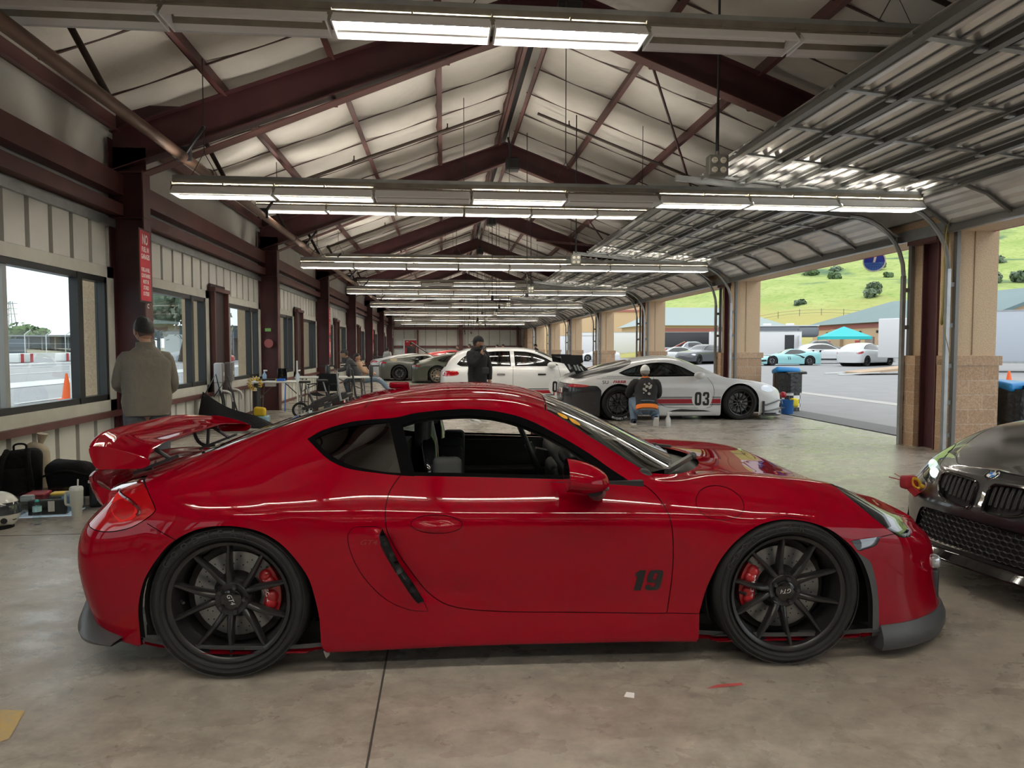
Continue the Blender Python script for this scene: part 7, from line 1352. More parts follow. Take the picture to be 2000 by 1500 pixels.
# by the race coupe
e = empty('spray_bottle',(4.12,12.75,0),label='clear spray bottle on the floor behind the crouching man',cat='bottle'); MB().lathe([(0,0),(.05,0),(.052,.02),(.05,.13),(.018,.20),(.016,.23),(0,.23)],18).build('bottle_body', M('milky_plastic',(.62,.63,.64),.4), e); b=MB(); b.rbox((.02,0,.25),(.09,.03,.035),.01); b.build('trigger',WHITE,e)
e = empty('bucket',(7.52,14.95,0),label='blue bucket with yellow cloth at the nose of coupe 03',cat='bucket'); BLUEB = M('bucket_blue',(.01,.09,.30),.4); MB().lathe([(0,.0),(.12,.0),(.15,.30),(.155,.31),(.145,.31),(.115,.02),(0,.02)],24).build('pail',BLUEB,e); b=MB(); b.tube([(-.15*math.cos(a),-.05,.30-.16*math.sin(a)) for a in [PI*i/10 for i in range(11)]],.005,5); b.build('bail',WHITE,e); b=MB(); soft(b,(.14,-.02,.25),(.16,.22,.2),.05,3); b.build('yellow_cloth',M('cloth_yellow',(.75,.62,.05),.8),e); MB().sph((-.1,0,.42),.07).build('red_knob',STRIPER,e)
def bin_(loc, lab, sd, chk=True):
    e = empty('refuse_drum', loc, label=lab, cat='drum', group='refuse drums at the pillars'); b=MB(); BAG = M('black_bag',(.014,.014,.015),.28,bump=(16,1.)); n=28
    def bg(u,v): a=2*PI*v; r=.31+.012*math.sin(7*a+sd)+.008*math.sin(13*a); return (r*math.cos(a),r*math.sin(a),.42+.46*u+ (.012*math.sin(6*a) if u<.1 else 0))
    b.grid(bg,10,48); b.build('bag',BAG,e)
    m = bpy.data.materials.get('chequered') 
    if not m:
        m = bpy.data.materials.new('chequered'); m.use_nodes=True; nt=m.node_tree; c=nt.nodes.new('ShaderNodeTexChecker'); c.inputs['Color1'].default_value=(.75,.75,.75,1); c.inputs['Color2'].default_value=(.02,.02,.02,1); c.inputs['Scale'].default_value=11; t=nt.nodes.new('ShaderNodeTexCoord'); nt.links.new(t.outputs['Object'],c.inputs[0]); nt.links.new(c.outputs[0],nt.nodes['Principled BSDF'].inputs[0])
    MB().lathe([(0,.01),(.29,.01),(.29,.5),(0,.5)],28).build('drum', m if chk else BLACK, e)
    b=MB(); soft(b,(-.05,.0,.93),(.55,.42,.12),.05,sd,amp=.03); b.build('blue_sheet',M('sheet_blue',(.01,.24,.62),.35),e); b=MB(); soft(b,(.1,-.1,.89),(.5,.4,.06),.02,sd+1,amp=.03); b.build('black_liner',BAG,e); return e
bin_((7.92,15.75,0),'black bagged refuse drum with blue sheeting beyond the nose of coupe 03',2); bin_((8.02,9.2,0),'black bagged refuse drum with blue sheeting right of the nearest block pillar',5,False); bin_((7.85,23.2,0),'refuse drum with blue sheeting seen over the roof of coupe 03',7)
# ---------------------------------------------------------------- outside, door side
def gz(x): return max(0., .0095*(x-8.)) - .015
ASPH = M('pale_asphalt', (.30,.30,.305), .8, var=(1.3,(.25,.25,.255),.3), bump=(60,.25)); ASPHD = M('dark_asphalt', (.16,.16,.165), .85, bump=(60,.3)); CONC = M('pale_concrete', (.46,.45,.43), .8, var=(3,(.40,.39,.37),.3))
b = MB(); xs = [XR+.6, 8, 20, 60, 140]; 
for i in range(4): b.add([(xs[i],-60,gz(xs[i])),(xs[i+1],-60,gz(xs[i+1])),(xs[i+1],220,gz(xs[i+1])),(xs[i],220,gz(xs[i]))], [(0,1,2,3)])
b.build('ground_paddock', ASPH, kind='structure', label='pale grey asphalt paddock outside the garage doors', cat='ground')
b = MB(); b.box((7.85,40,-.002),(.75,200,.006)); b.build('ground_strip', ASPHD, kind='structure', label='dark asphalt strip along the garage threshold', cat='ground')
b = MB(); b.box((11.4,40,.012),(.5,200,.02)); b.build('ground_gutter', CONC, kind='structure', label='pale concrete gutter line in the paddock', cat='ground')
def hill_z(x, y):
    r = math.hypot(x, y); a = math.degrees(math.atan2(x, y)); k = min(1, max(0, (a-7)/9)); u = max(0, r-85)
    und = 3.5*math.sin(x*.021+1)*math.sin(y*.017)+1.6*math.sin(x*.06+y*.045); return (.00037*u*u + .02*u + und*min(1,u/150))*k + gz(min(x,140))*(0 if r > 400 else 1) - .3
def hill_material():
    m = bpy.data.materials.new('spring_hillside'); m.use_nodes = True; nt = m.node_tree; b_ = nt.nodes['Principled BSDF']; L = nt.links.new; t = nt.nodes.new('ShaderNodeTexCoord')
    def noise(sc, det):
        n = nt.nodes.new('ShaderNodeTexNoise'); n.inputs['Scale'].default_value = sc; n.inputs['Detail'].default_value = det; L(t.outputs['Object'], n.inputs['Vector']); return n.outputs[0]
    def rng(x, a, c): r = nt.nodes.new('ShaderNodeMapRange'); r.inputs[1].default_value = a; r.inputs[2].default_value = c; L(x, r.inputs[0]); return r.outputs[0]
    def mix(f, a, c):
        x = nt.nodes.new('ShaderNodeMix'); x.data_type = 'RGBA'; L(f, x.inputs[0])
        for k, q in ((6,a),(7,c)):
            if isinstance(q, tuple): x.inputs[k].default_value = (*q,1)
            else: L(q, x.inputs[k])
        return x.outputs[2]
    c = mix(rng(noise(.05,8),.35,.65), (.32,.41,.13), (.43,.50,.19)); c = mix(rng(noise(.5,6),.5,.75), c, (.22,.33,.09))
    sx = nt.nodes.new('ShaderNodeSeparateXYZ'); L(t.outputs['Object'], sx.inputs[0]); ad = nt.nodes.new('ShaderNodeMath'); ad.operation = 'MULTIPLY_ADD'; ad.inputs[1].default_value = 14; L(noise(.09,4), ad.inputs[0]); L(sx.outputs[2], ad.inputs[2])
    c = mix(rng(ad.outputs[0], 25, 19), c, (.43,.40,.15)); sh = nt.nodes.new('ShaderNodeMath'); sh.operation = 'MULTIPLY'; L(rng(noise(.022,6),.53,.60), sh.inputs[0]); L(rng(ad.outputs[0], 26, 32), sh.inputs[1]); c = mix(sh.outputs[0], c, (.13,.21,.12))
    L(c, b_.inputs['Base Color']); b_.inputs['Roughness'].default_value = .95; b_.inputs['Specular IOR Level'].default_value = .1
    bp = nt.nodes.new('ShaderNodeBump'); bp.inputs['Strength'].default_value = .6; bp.inputs['Distance'].default_value = 1.5; L(noise(.6,8), bp.inputs['Height']); L(bp.outputs[0], b_.inputs['Normal']); return m
b = MB(); b.grid(lambda u, v: (lambda r, a: (r*math.sin(a), r*math.cos(a), hill_z(r*math.sin(a), r*math.cos(a))))(95+780*u**1.5, math.radians(5+95*v)), 70, 70)
b.build('hill', hill_material(), kind='structure', label='green spring hillside with a yellow lower slope', cat='hill')
LEAFS = {}
def leaf_mat(k):
    return M('leaves_%d' % k, [(.13,.20,.09),(.19,.27,.10),(.17,.23,.15),(.22,.29,.12)][k], .8, var=(3,[(.07,.12,.05),(.11,.17,.06),(.09,.13,.09),(.15,.2,.07)][k],.3))
def tree(loc, h, w, k, lab, seed, n=420, cat='tree', leaf=.35, trunk=True, group=None):
    e = empty('leafy_tree' if cat == 'tree' else 'bush', loc, 0, lab, cat, group); rr = random.Random(seed); b = MB(); blobs = [(rr.uniform(-.32,.32)*w, rr.uniform(-.32,.32)*w, h*rr.uniform(.42 if trunk else .25,.85), w*rr.uniform(.16,.30)) for _ in range(9)]
    for _ in range(n):
        cx, cy, cz, r = rr.choice(blobs); d = Vector((rr.gauss(0,1),rr.gauss(0,1),rr.gauss(0,1))).normalized()*r*rr.uniform(.6,1); p = Vector((cx,cy,cz))+d; x, y, _d = basis(d+Vector((rr.uniform(-.6,.6),rr.uniform(-.6,.6),rr.uniform(-.6,.6)))); s = leaf*rr.uniform(.6,1.4)
        b.add([p-x*s-y*s*.6, p+x*s*.7-y*s, p+x*s+y*s*.7, p-x*s*.6+y*s], [(0,1,2,3)])
    for cx, cy, cz, r in blobs: b.sph((cx,cy,cz), (r*.6,r*.6,r*.55), 9, 6)
    b.build('crown', leaf_mat(k), e, smooth=0)
    if trunk: MB().tube([(0,0,0),(.05*w,0,h*.3),(0,.03*w,h*.6)],[.03*h,.024*h,.012*h],8).build('trunk', M('bark',(.12,.09,.07),.9), e)
    return e
for k in range(26):
    rr = random.Random(100+k); a = math.radians(rr.uniform(26,52)); r = rr.uniform(250,430); x, y = r*math.sin(a), r*math.cos(a)
    tree((x,y,hill_z(x,y)-1), rr.uniform(2,4), rr.uniform(4,9), [0,2,2][k%3], 'dark green shrub on the hillside', k, 220, 'shrub', .55, False, 'hillside shrubs')
tree((46.5,59.5,gz(46.5)), 6.2, 5, 3, 'round green bush at the gable end of the teal roofed building', 77, 300, 'bush', .35, False)
e = empty('hill_fence', (0,0,0), label='thin dark post and wire fence across the hillside', cat='fence'); pts = []
for k in range(60): a = math.radians(14+44*k/59); r = 205+8*math.sin(k*.4); pts.append(Vector((r*math.sin(a), r*math.cos(a), hill_z(r*math.sin(a), r*math.cos(a)))))
WIRE = M('fence_grey',(.12,.12,.11),.8); b = MB()
for dz in (.7,1.5): b.tube([p+Vector((0,0,dz)) for p in pts], .035, 4)
b.build('wire', WIRE, e)
for p in pts[::2]: MB().cyl(p, p+Vector((0,0,1.8)), .07, n=6).build('post', WIRE, e)
# --- teal roofed building
TEALR = M('teal_metal_roof',(.13,.21,.22),.5,.1,var=(.2,(.11,.18,.19),.3)); TANW = M('tan_render',(.58,.42,.27),.85); MARB = M('maroon_band',(.36,.13,.12),.7); ROLL = M('brown_shutter',(.27,.21,.19),.6)
e = empty('paddock_building', (51,78,gz(51)), label='long tan building with teal metal roof across the paddock', cat='building'); H = 4.2; Lb = 33
b = MB(); b.box((7.5,0,H/2),(15,Lb,H)); b.add([(.2,-Lb/2+.1,H),(14.8,-Lb/2+.1,H),(7.5,-Lb/2+.1,H+2.7)],[(0,1,2)]); b.build('wall', TANW, e)
b = MB(); b.add([(-.8,-Lb/2-.5,H-.1),(-.8,Lb/2+.5,H-.1),(7.5,Lb/2-6,H+2.95),(7.5,-Lb/2-.5,H+2.95),(15.8,-Lb/2-.5,H-.1),(15.8,Lb/2+.5,H-.1)],[(0,3,2,1),(3,4,5,2),(1,2,5)]); b.bar((-.8,-Lb/2-.5,H-.15),(7.5,-Lb/2-.5,H+2.9),.1,.3); b.build('roof', TEALR, e)
b = MB(); b.box((-.06,0,H-.45),(.15,Lb,.5)); b.build('fascia_band', MARB, e)
for y, w, h, m, nm in ((3.1,1.7,2.4,ROLL,'shutter_door'),(5.6,.9,2.0,REDTRIM,'door'),(.9,.9,2.0,REDTRIM,'door'),(-9,3,2.6,ROLL,'shutter_door'),(12,.9,2.0,REDTRIM,'door')): MB().box((-.06,y,h/2),(.14,w,h)).build(nm, m, e)
b = MB(); b.box((-.2,10,H/2-.3),(.5,2.2,H-.8)); b.build('alcove_shade_box', M('shaded_tan',(.42,.33,.24),.85), e)  # box in darkened tan, the alcove's shade put into its colour
for y in (1.5,5.0,12.5): MB().rbox((-.15,y,3.0),(.2,.25,.3),.05).build('wall_lamp', DARKMETAL, e)
e = empty('far_paddock_building', (43,118,gz(43)), label='farther tan building with grey green roof behind the pickup', cat='building'); b = MB(); b.box((0,0,2.4),(22,16,4.8)); b.build('wall', TANW, e); b = MB(); b.box((0,-8.05,4.0),(22,.2,.5)); b.build('fascia_band', MARB, e); b = MB(); b.add([(-11.8,-8.8,4.7),(11.8,-8.8,4.7),(6,0,8),(-6,0,8),(-11.8,8.8,4.7),(11.8,8.8,4.7)],[(0,1,2,3),(0,3,4),(1,5,2),(3,2,5,4)]); b.build('roof', M('grey_green_roof',(.30,.37,.36),.6), e)
e = empty('tan_warehouse', (30,150,gz(30)), label='plain tan warehouse wall far beyond the paddock trailers', cat='building'); MB().box((0,0,5),(26,8,10)).build('wall', TANW, e); MB().box((0,-4.1,9),(26,.3,.4)).build('fascia_band', MARB, e)
# --- hanging round sign
e = empty('round_sign', (7.62,12.05,2.98), label='round blue sign with white rim hanging outside under the header', cat='sign'); T = frame_T((0,0,0),(.83,-.56,0),(0,0,1)); RB = M('sign_blue',(.02,.06,.42),.4); b = MB(); b.lathe([(0,.014),(.165,.014),(.165,-.014),(0,-.014)],40,T); b.build('disc',RB,e); b = MB(); b.lathe([(.165,.018),(.185,.018),(.185,-.018),(.165,-.018)],40,T,closed=True); b.build('rim',WHITE,e)
b = MB(); b.add([T @ Vector(p) for p in ((-.165*.97,-.02,.0155),(.165*.97,-.02,.0155),(.12,-.11,.0155),(.06,-.155,.0155),(0,-.164,.0155),(-.06,-.155,.0155),(-.12,-.11,.0155))],[tuple(range(7))[::-1]]); b.build('lower_panel',M('sign_light_blue',(.08,.22,.62),.4),e)
b = MB()
for k in range(-3,4): b.add([T @ Vector((q[0],q[1],.017)) for q in ((k*.018-.003,-.02),(k*.018+.003,-.02),(k*.045+.003,-.155+.012*abs(k)),(k*.045-.003,-.155+.012*abs(k)))],[(0,1,2,3)])
for z in (-.06,-.10): b.add([T @ Vector((q[0],q[1],.017)) for q in ((-.14,z-.003),(.14,z-.003),(.14,z+.003),(-.14,z+.003))],[(0,1,2,3)])
b.build('grid_lines',RB,e); b = MB(); b.prism([(-.02,-.02),(.015,-.02),(.04,.09),(-.0,.09)],.003,T @ Tm((0,0,.0145))); b.build('white_mark',WHITE,e); MB().box((0,0,.2),(.03,.03,.2)).build('hanger',DARKMETAL,e)
# --- trailers and vehicles
TRW = M('white_trailer_skin',(.68,.69,.70),.4); TRG = M('pale_blue_grey_skin',(.46,.51,.57),.4)
def trailer(loc, rz, L, Wd, Ht, mat, lab, door=False, wheels=True, stripe=None, nm='trailer'):
    e = empty(nm, loc, rz, lab, 'trailer'); MB().rbox((0,0,.45+Ht/2),(L,Wd,Ht),.08).build('body', mat, e); b = MB(); b.box((0,-Wd/2-.01,.50),(L,.03,.10)); b.box((0,-Wd/2-.005,.42+Ht),(L,.03,.06)); b.build('edge_rail', GALV, e)
    if door: MB().box((L/2-1.0,-Wd/2-.01,1.45),(.75,.04,1.9)).build('open_door', DARKMETAL, e); MB().box((L/2-.3,-Wd/2-.3,1.6),(.04,.7,1.5)).build('door_leaf', mat, e)
    if stripe: MB().box((0,-Wd/2-.012,1.5),(L*.96,.03,.5)).build('stripe', stripe, e)
    if wheels:
        for x in (-.42,.42):
            w = empty('wheel',(x,-Wd/2-.02,.36),parent=e); b = MB(); b.lathe([(.24,.1),(.345,.08),(.36,0),(.345,-.12),(.24,-.14)],26,SY); b.build('tyre',TIRE,w); b = MB(); b.lathe([(0,.08),(.1,.09),(.15,.05),(.22,.07),(.24,.09)],20,SY); b.build('rim',CHROME,w)
        b = MB(); b.tube([(math.cos(a)*.95,-Wd/2-.03,.38+.48*math.sin(a)) for a in [PI*i/10 for i in range(11)]],.045,6); b.build('mudguard',mat,e)
    return e
def dz(p): return (p[0],p[1],gz(p[0]))
trailer(dz((31.5,34.0)), -.55, 7.5, 2.4, 2.75, TRG, 'pale blue grey enclosed trailer right of the nearest block pillar')
trailer(dz((27.2,60.4)), -.30, 7.5, 2.4, 2.3, TRW, 'white enclosed trailer with open side door behind the turquoise coupe', True)
trailer(dz((32,92)), -.2, 11, 2.4, 2.9, M('black_trailer_skin',(.03,.03,.035),.35), 'black race trailer with red ramp beyond the pickup'); trailer(dz((24.5,104)), -.2, 12, 2.5, 3.2, TRW, 'long white trailer far along the paddock'); trailer(dz((18.5,96)), -.2, 6, 2.4, 2.6, TRW, 'white trailer with red lettering patch seen past the fourth pillar', stripe=None)
e = empty('fifth_wheel_camper', dz((38.6,79.8)), -.38, 'big grey and white camper trailer with overhanging nose', 'camper'); b = MB(); b.rbox((-2,0,2.35),(9,2.5,2.6),.15); b.build('body',M('camper_grey',(.14,.15,.17),.4),e); MB().rbox((3.2,0,3.05),(2.6,2.5,1.25),.35).build('nose',M('camper_grey2',(.17,.18,.2),.4),e); b=MB(); b.box((-1,0,3.72),(11,2.6,.12)); b.build('roof_edge',TRW,e); b=MB()
for x in (-4,-1,1.5): b.rbox((x,0,3.9),(.9,.8,.26),.08)
b.build('roof_unit',TRW,e); MB().box((-1,-1.27,1.35),(9,.04,.5)).build('white_skirt',TRW,e); b=MB(); b.box((-3,-1.27,2.6),(1.6,.03,.7)); b.box((.8,-1.27,2.6),(1.2,.03,.7)); b.build('window',BLACKGLOSS,e)
e = empty('canopy', dz((42.6,72.5)), -.3, 'turquoise pop up canopy in front of the tan building', 'canopy'); TQ = M('turquoise_canvas',(.02,.48,.50),.6); b=MB(); b.add([(-2.2,-2.2,2.35),(2.2,-2.2,2.35),(2.2,2.2,2.35),(-2.2,2.2,2.35),(0,0,3.45),(-2.2,-2.2,2.05),(2.2,-2.2,2.05),(2.2,2.2,2.05),(-2.2,2.2,2.05)],[(0,1,4),(1,2,4),(2,3,4),(3,0,4),(0,5,6,1),(1,6,7,2),(3,8,5,0)]); b.build('cover',TQ,e)
for sx in (-1,1):
    for sy in (-1,1): MB().cyl((sx*2.15,sy*2.15,0),(sx*2.15,sy*2.15,2.3),.03).build('pole',GALV,e)
SED_T=[(-1.0,.92),(-.8,1.02),(-.5,1.06),(0,1.28),(.5,1.42),(1.1,1.44),(1.6,1.36),(2.1,1.08),(2.4,1.0),(3.0,.92),(3.5,.75),(3.7,.6)]; SED_B=[(-1.0,.86),(0,.95),(1.5,.92),(2.5,.88),(3.2,.8),(3.7,.55)]
SED_W=[[(-.35,1.02),(-.35,1.02),(.1,1.24),(.6,1.37),(1.1,1.38),(1.5,1.3),(2.0,1.0),(2.0,1.0),(1.0,.98)]]; SED_S=[(1.6,-.02),(1.6,-.02),(1.56,.52),(1.56,.52),(2.05,.66),(2.05,.66),(2.3,-.02),(2.3,-.02)]; SED_R=[(.15,-.02),(.15,-.02),(.12,.5),(.12,.5),(-.42,.58),(-.42,.58),(-.55,-.02),(-.55,-.02)]
def far_car(name, loc, rz, lab, paint, T=SED_T, B=SED_B, Wn=SED_W, Sh=SED_S, Rg=SED_R, W_=.9, Wr=.58, zb=.2, x0=-1.0, x1=3.7, wb=2.75, wr=.34, **k): return simple_car(name, dz(loc), rz, lab, paint, T, B, W_, Wr, zb, x0, x1, wb, wr, Wn, Sh, Rg, du=.3, dv=.4, spokes=k.pop('spokes',8), **k)
TQP = M('pale_turquoise_paint',(.30,.62,.64),.3,coat=.8)
C8T=[(-.95,.98),(-.6,1.02),(0,1.07),(.4,1.14),(.8,1.22),(1.1,1.23),(1.4,1.18),(2.0,.92),(2.3,.82),(2.8,.72),(3.2,.6),(3.65,.42)]; C8B=[(-.95,.95),(-.4,.98),(.2,.95),(.9,.84),(1.6,.78),(2.3,.79),(2.8,.70),(3.3,.55),(3.65,.38)]
c8, s8 = far_car('turquoise_coupe', (27.1,51.2), math.radians(172), 'pale turquoise mid engined coupe parked in front of the white sport utility', TQP, C8T, C8B, [[(.25,.96),(.25,.96),(.55,1.12),(1.0,1.17),(1.35,1.12),(1.85,.84),(1.85,.84),(1.0,.83)]], [(1.25,-.02),(1.25,-.02),(1.22,.5),(1.22,.5),(1.85,.62),(1.85,.62),(2.15,-.02),(2.15,-.02)], None, W_=.96, zb=.13, x0=-.95, x1=3.65, wb=2.72, wr=.35, rim=DARKMETAL)
for sd in (-1,1): side_poly(s8, [(.35,.58),(.35,.58),(.75,.76),(1.25,.80),(1.25,.80),(.75,.70),(.52,.52),(.52,.52)], BLACK, c8, 'side_scoop', sd); side_poly(s8, [(1.40,.42),(1.40,.42),(1.46,.66),(1.50,.66),(1.50,.66),(1.44,.42)], BLACK, c8, 'twin_stripe', sd); side_poly(s8, [(1.52,.42),(1.52,.42),(1.58,.66),(1.62,.66),(1.62,.66),(1.56,.42)], BLACK, c8, 'twin_stripe', sd); side_poly(s8, [(3.15,.30),(3.15,.30),(3.2,.42),(3.5,.40),(3.5,.40),(3.5,.28)], BLACK, c8, 'nose_vent', sd)
b = MB(); b.rbox((-.85,0,1.12),(.3,1.7,.03),.01); b.bar((-.8,-.7,.96),(-.85,-.7,1.12),.12,.04); b.bar((-.8,.7,.96),(-.85,.7,1.12),.12,.04); b.build('rear_wing', BLACK, c8)
SUVT=[(-.95,1.05),(-.8,1.25),(-.4,1.5),(.2,1.62),(1.0,1.65),(1.6,1.56),(2.2,1.22),(2.6,1.12),(3.2,1.06),(3.7,.95),(3.98,.7)]; SUVB=[(-.95,1.0),(0,1.16),(1.5,1.1),(2.5,1.05),(3.4,.98),(3.98,.6)]
SUVW=[[(-.3,1.2),(-.3,1.2),(.1,1.42),(.5,1.52),(1.1,1.55),(1.6,1.44),(2.1,1.18),(2.1,1.18),(1.0,1.15)]]
us, ss = far_car('white_sport_utility', (29.6,55.6), math.radians(-12), 'white sport utility parked behind the turquoise coupe', WHT, SUVT, SUVB, SUVW, [(1.6,-.02),(1.6,-.02),(1.55,.55),(1.55,.55),(2.2,.7),(2.2,.7),(2.45,-.02),(2.45,-.02)], None, W_=1.0, Wr=.62, zb=.28, x0=-.95, x1=3.98, wb=3.0, wr=.41, caliper=None); side_grid(ss, .5, 2.5, .30, .42, BLACK, us, 'sill_trim')
far_car('white_fastback', (22.4,63.6), math.radians(170), 'white fastback half hidden by the second block pillar', WHT)
far_car('black_pickup', (35.0,66.0), math.radians(-10), 'black lifted pickup behind the white sport utility', M('black_car_paint',(.02,.02,.025),.3,coat=.8), [(-1.2,1.25),(-.9,1.3),(.3,1.3),(.55,1.85),(1.2,1.95),(1.9,1.9),(2.5,1.4),(3.0,1.32),(3.9,1.25),(4.2,.9)], [(-1.2,1.2),(0,1.25),(2,1.22),(3,1.2),(3.8,1.1),(4.2,.8)], [[(.65,1.3),(.65,1.3),(.8,1.8),(1.9,1.78),(2.35,1.3),(2.35,1.3)]], [(1.9,-.02),(1.9,-.02),(1.85,.6),(1.85,.6),(2.4,.75),(2.4,.75),(2.6,-.02),(2.6,-.02)], None, W_=1.05, Wr=.68, zb=.55, x0=-1.2, x1=4.2, wb=3.4, wr=.46)
PG = M('pickup_grey_paint',(.20,.22,.25),.3,.3,coat=.8)
pk, sp = far_car('grey_pickup', (25.6,77.2), math.radians(-8), 'slate grey pickup with red tail lamp seen past the third block pillar', PG, [(-1.2,1.35),(-1.0,1.38),(1.0,1.38),(1.25,1.9),(1.8,2.02),(2.6,1.98),(3.3,1.5),(3.8,1.42),(4.6,1.35),(4.9,1.0)], [(-1.2,1.3),(1,1.33),(2.5,1.3),(4,1.28),(4.9,.9)], [[(1.35,1.4),(1.35,1.4),(1.45,1.85),(2.6,1.85),(3.1,1.4),(3.1,1.4)]], [(2.6,-.02),(2.6,-.02),(2.55,.6),(2.55,.6),(3.15,.78),(3.15,.78),(3.4,-.02),(3.4,-.02)], None, W_=1.02, Wr=.7, zb=.5, x0=-1.2, x1=4.9, wb=3.9, wr=.42, tails=[('tail_lamp',[(-1.18,.95),(-1.18,.95),(-.98,.95),(-.98,1.25),(-.98,1.25),(-1.18,1.25)],TAILRED)])
b = MB(); b.bar((-.2,-.3,1.35),(1.1,-.3,2.0),.5,.08); b.build('red_load', REDP, pk)
far_car('dark_front_facing_suv', (22.6,58.6), math.radians(215), 'dark grey sport utility facing the hall beside the third pillar', M('graphite_paint',(.06,.065,.075),.3,coat=.8), SUVT, SUVB, SUVW, [(1.6,-.02),(1.6,-.02),(1.55,.55),(1.55,.55),(2.2,.7),(2.2,.7),(2.45,-.02),(2.45,-.02)], None, W_=.98, Wr=.62, zb=.28, x0=-.95, x1=3.98, wb=3.0, wr=.38, lamps=[('headlight',[(3.5,.8),(3.7,.86),(3.8,.78),(3.65,.72)],LAMPGREY)])
far_car('white_saloon', (42.8,68.8), math.radians(160), 'white saloon parked beside the turquoise canopy', WHT); far_car('silver_saloon', (36.6,57.2), math.radians(70), 'silver saloon with tail lamps toward the hall, farther right', M('silver_paint',(.45,.47,.49),.3,.4,coat=.8), tails=[('tail_lamp',[(-.98,.8),(-.7,.86),(-.7,.76),(-.96,.72)],TAILRED)])
far_car('white_crossover', (28.6,47.2), math.radians(28), 'white crossover tail beside the wooden loading ramp', WHT, SUVT, SUVB, SUVW, SED_S, None, W_=.93, zb=.3, x1=3.98, wb=2.9, wr=.36, tails=[('tail_lamp',[(-.93,.95),(-.55,1.05),(-.5,.95),(-.9,.85)],TAILRED)])
far_car('white_race_coupe', (17.6,74.6), math.radians(178), 'small white race car with a dark lower body past the fourth pillar', WHT, G3T, G3B, [[(.0,.945),(0,.945),(.45,1.10),(.8,1.148),(1.1,1.135),(1.66,.88),(1.66,.88),(1.0,.872),(.15,.89)]], [(1.36,-.02),(1.36,-.02),(1.33,.52),(1.33,.52),(1.80,.64),(1.80,.64),(2.14,-.02),(2.14,-.02)], None, x0=-1.08, x1=3.46, wb=2.457, zb=.13)
e = empty('box_truck', dz((30.3,44.5)), math.radians(28), 'white box truck edge right behind the door track', 'truck'); MB().rbox((1.5,0,1.9),(5,2.3,2.6),.06).build('box',TRW,e); b=MB(); b.box((1.5,-1.16,.55),(5,.05,.2)); b.build('skirt',DARKMETAL,e); b=MB(); b.cyl((0,-1.1,.42),(0,-.8,.42),.42,n=20); b.build('wheel',TIRE,e)
e = empty('loading_ramp', dz((21.8,34.2)), -.1, 'plywood loading ramp on the asphalt with two pale rails', 'ramp'); WOOD = M('plywood',(.50,.36,.24),.7,var=(4,(.42,.3,.2),.3),stretch=(1,6,1)); b=MB(); b.add([(-1.2,-.9,.12),(3,-.9,.55),(3,.9,.55),(-1.2,.9,.12),(-1.2,-.9,.02),(3,-.9,.4),(3,.9,.4),(-1.2,.9,.02)],[(0,1,2,3),(7,6,5,4),(0,4,5,1),(2,6,7,3),(0,3,7,4),(1,5,6,2)]); b.build('ramp_deck',WOOD,e)
for y in (-.8,.75): MB().bar((-2.3,y-.2,.02),(-.2,y,.12),.22,.05).build('rail',M('pale_rail',(.62,.64,.62),.4),e)
CONEO = M('cone_orange',(.85,.13,.02),.5)
def cone(loc, lab, h=.7, band=True):
    e = empty('traffic_cone', loc, 0, lab, 'traffic cone'); MB().lathe([(.13*h/.7,.03),(.03,h),(0,h)],20).build('cone_body',CONEO,e); MB().rbox((0,0,.018),(.36,.36,.035),.01).build('base',CONEO,e)
    if band: MB().lathe([(.083,h*.42),(.062,h*.62)],20).build('white_band',WHITE,e)
cone((15.6,18.3,gz(15.6)), 'orange cone beside the refuse drum right of the nearest block pillar', .75, False); cone(dz((36.5,60.2)), 'small orange cone by the silver saloon', .7, False)
# ---------------------------------------------------------------- outside, window side
TRACK = M('track_asphalt',(.36,.36,.37),.8,var=(.4,(.31,.31,.32),.3)); LINEW = M('track_white',(.70,.71,.71),.6)
b = MB(); b.quad((-320,-80,-.02),(XL-.4,-80,-.02),(XL-.4,400,-.02),(-320,400,-.02)); b.build('ground_track', TRACK, kind='structure', label='pale grey race track apron outside the windows', cat='ground')
b = MB(); b.box((-16.6,60,.0),(2.2,300,.02)); b.box((-23.5,60,.0),(.3,300,.02)); b.box((-11,24,.0),(.12,9,.02)); b.box((-31,60,.0),(.5,300,.02)); b.box((-37,60,.0),(1.2,300,.02)); b.build('ground_lines', LINEW, kind='structure', label='white painted bands on the track apron', cat='ground')
b = MB(); b.box((-62,110,.35),(.5,260,.75)); b.build('wall_track', LINEW, kind='structure', label='low white track wall beyond the apron', cat='wall')
b = MB(); b.grid(lambda u, v: (-66-70*u, -20+280*v, 1.4*min(1,u*6)+.4*math.sin(v*40)*u), 10, 40); b.build('hill_bank', M('dry_bank',(.33,.28,.21),.9,var=(.4,(.27,.27,.16),.3)), kind='structure', label='dry grass bank behind the track wall', cat='bank')
e = empty('catch_fence', (-65,0,0), label='tall catch fence of pale posts behind the track wall', cat='fence'); b=MB()
for z in (1.0,2.2,3.4): b.bar((0,0,z),(0,230,z),.03,.03)
b.build('wire', M('fence_pale',(.6,.62,.62),.6), e)
for k in range(30): b=MB(); b.tube([(0,40+k*6,0),(0,40+k*6,3.6),(.9,40+k*6,4.3)],.07,6); b.build('post', MATS['fence_pale'], e)
RB2 = M('barrier_red',(.5,.03,.05),.5)
for x, y, lab in ((-42,75.5,'red and white barrier block at the track, seen at the window mullion'),(-42,84,'red and white barrier block further along the track')):
    e = empty('barrier_block',(x,y,0),.1,lab,'barrier'); MB().rbox((0,0,.45),(1.0,3.2,.9),.1).build('block',WHITE,e); b=MB(); b.box((.02,-.9,.45),(1.02,.6,.86)); b.box((.02,1.1,.45),(1.02,.6,.86)); b.build('red_panel',RB2,e)
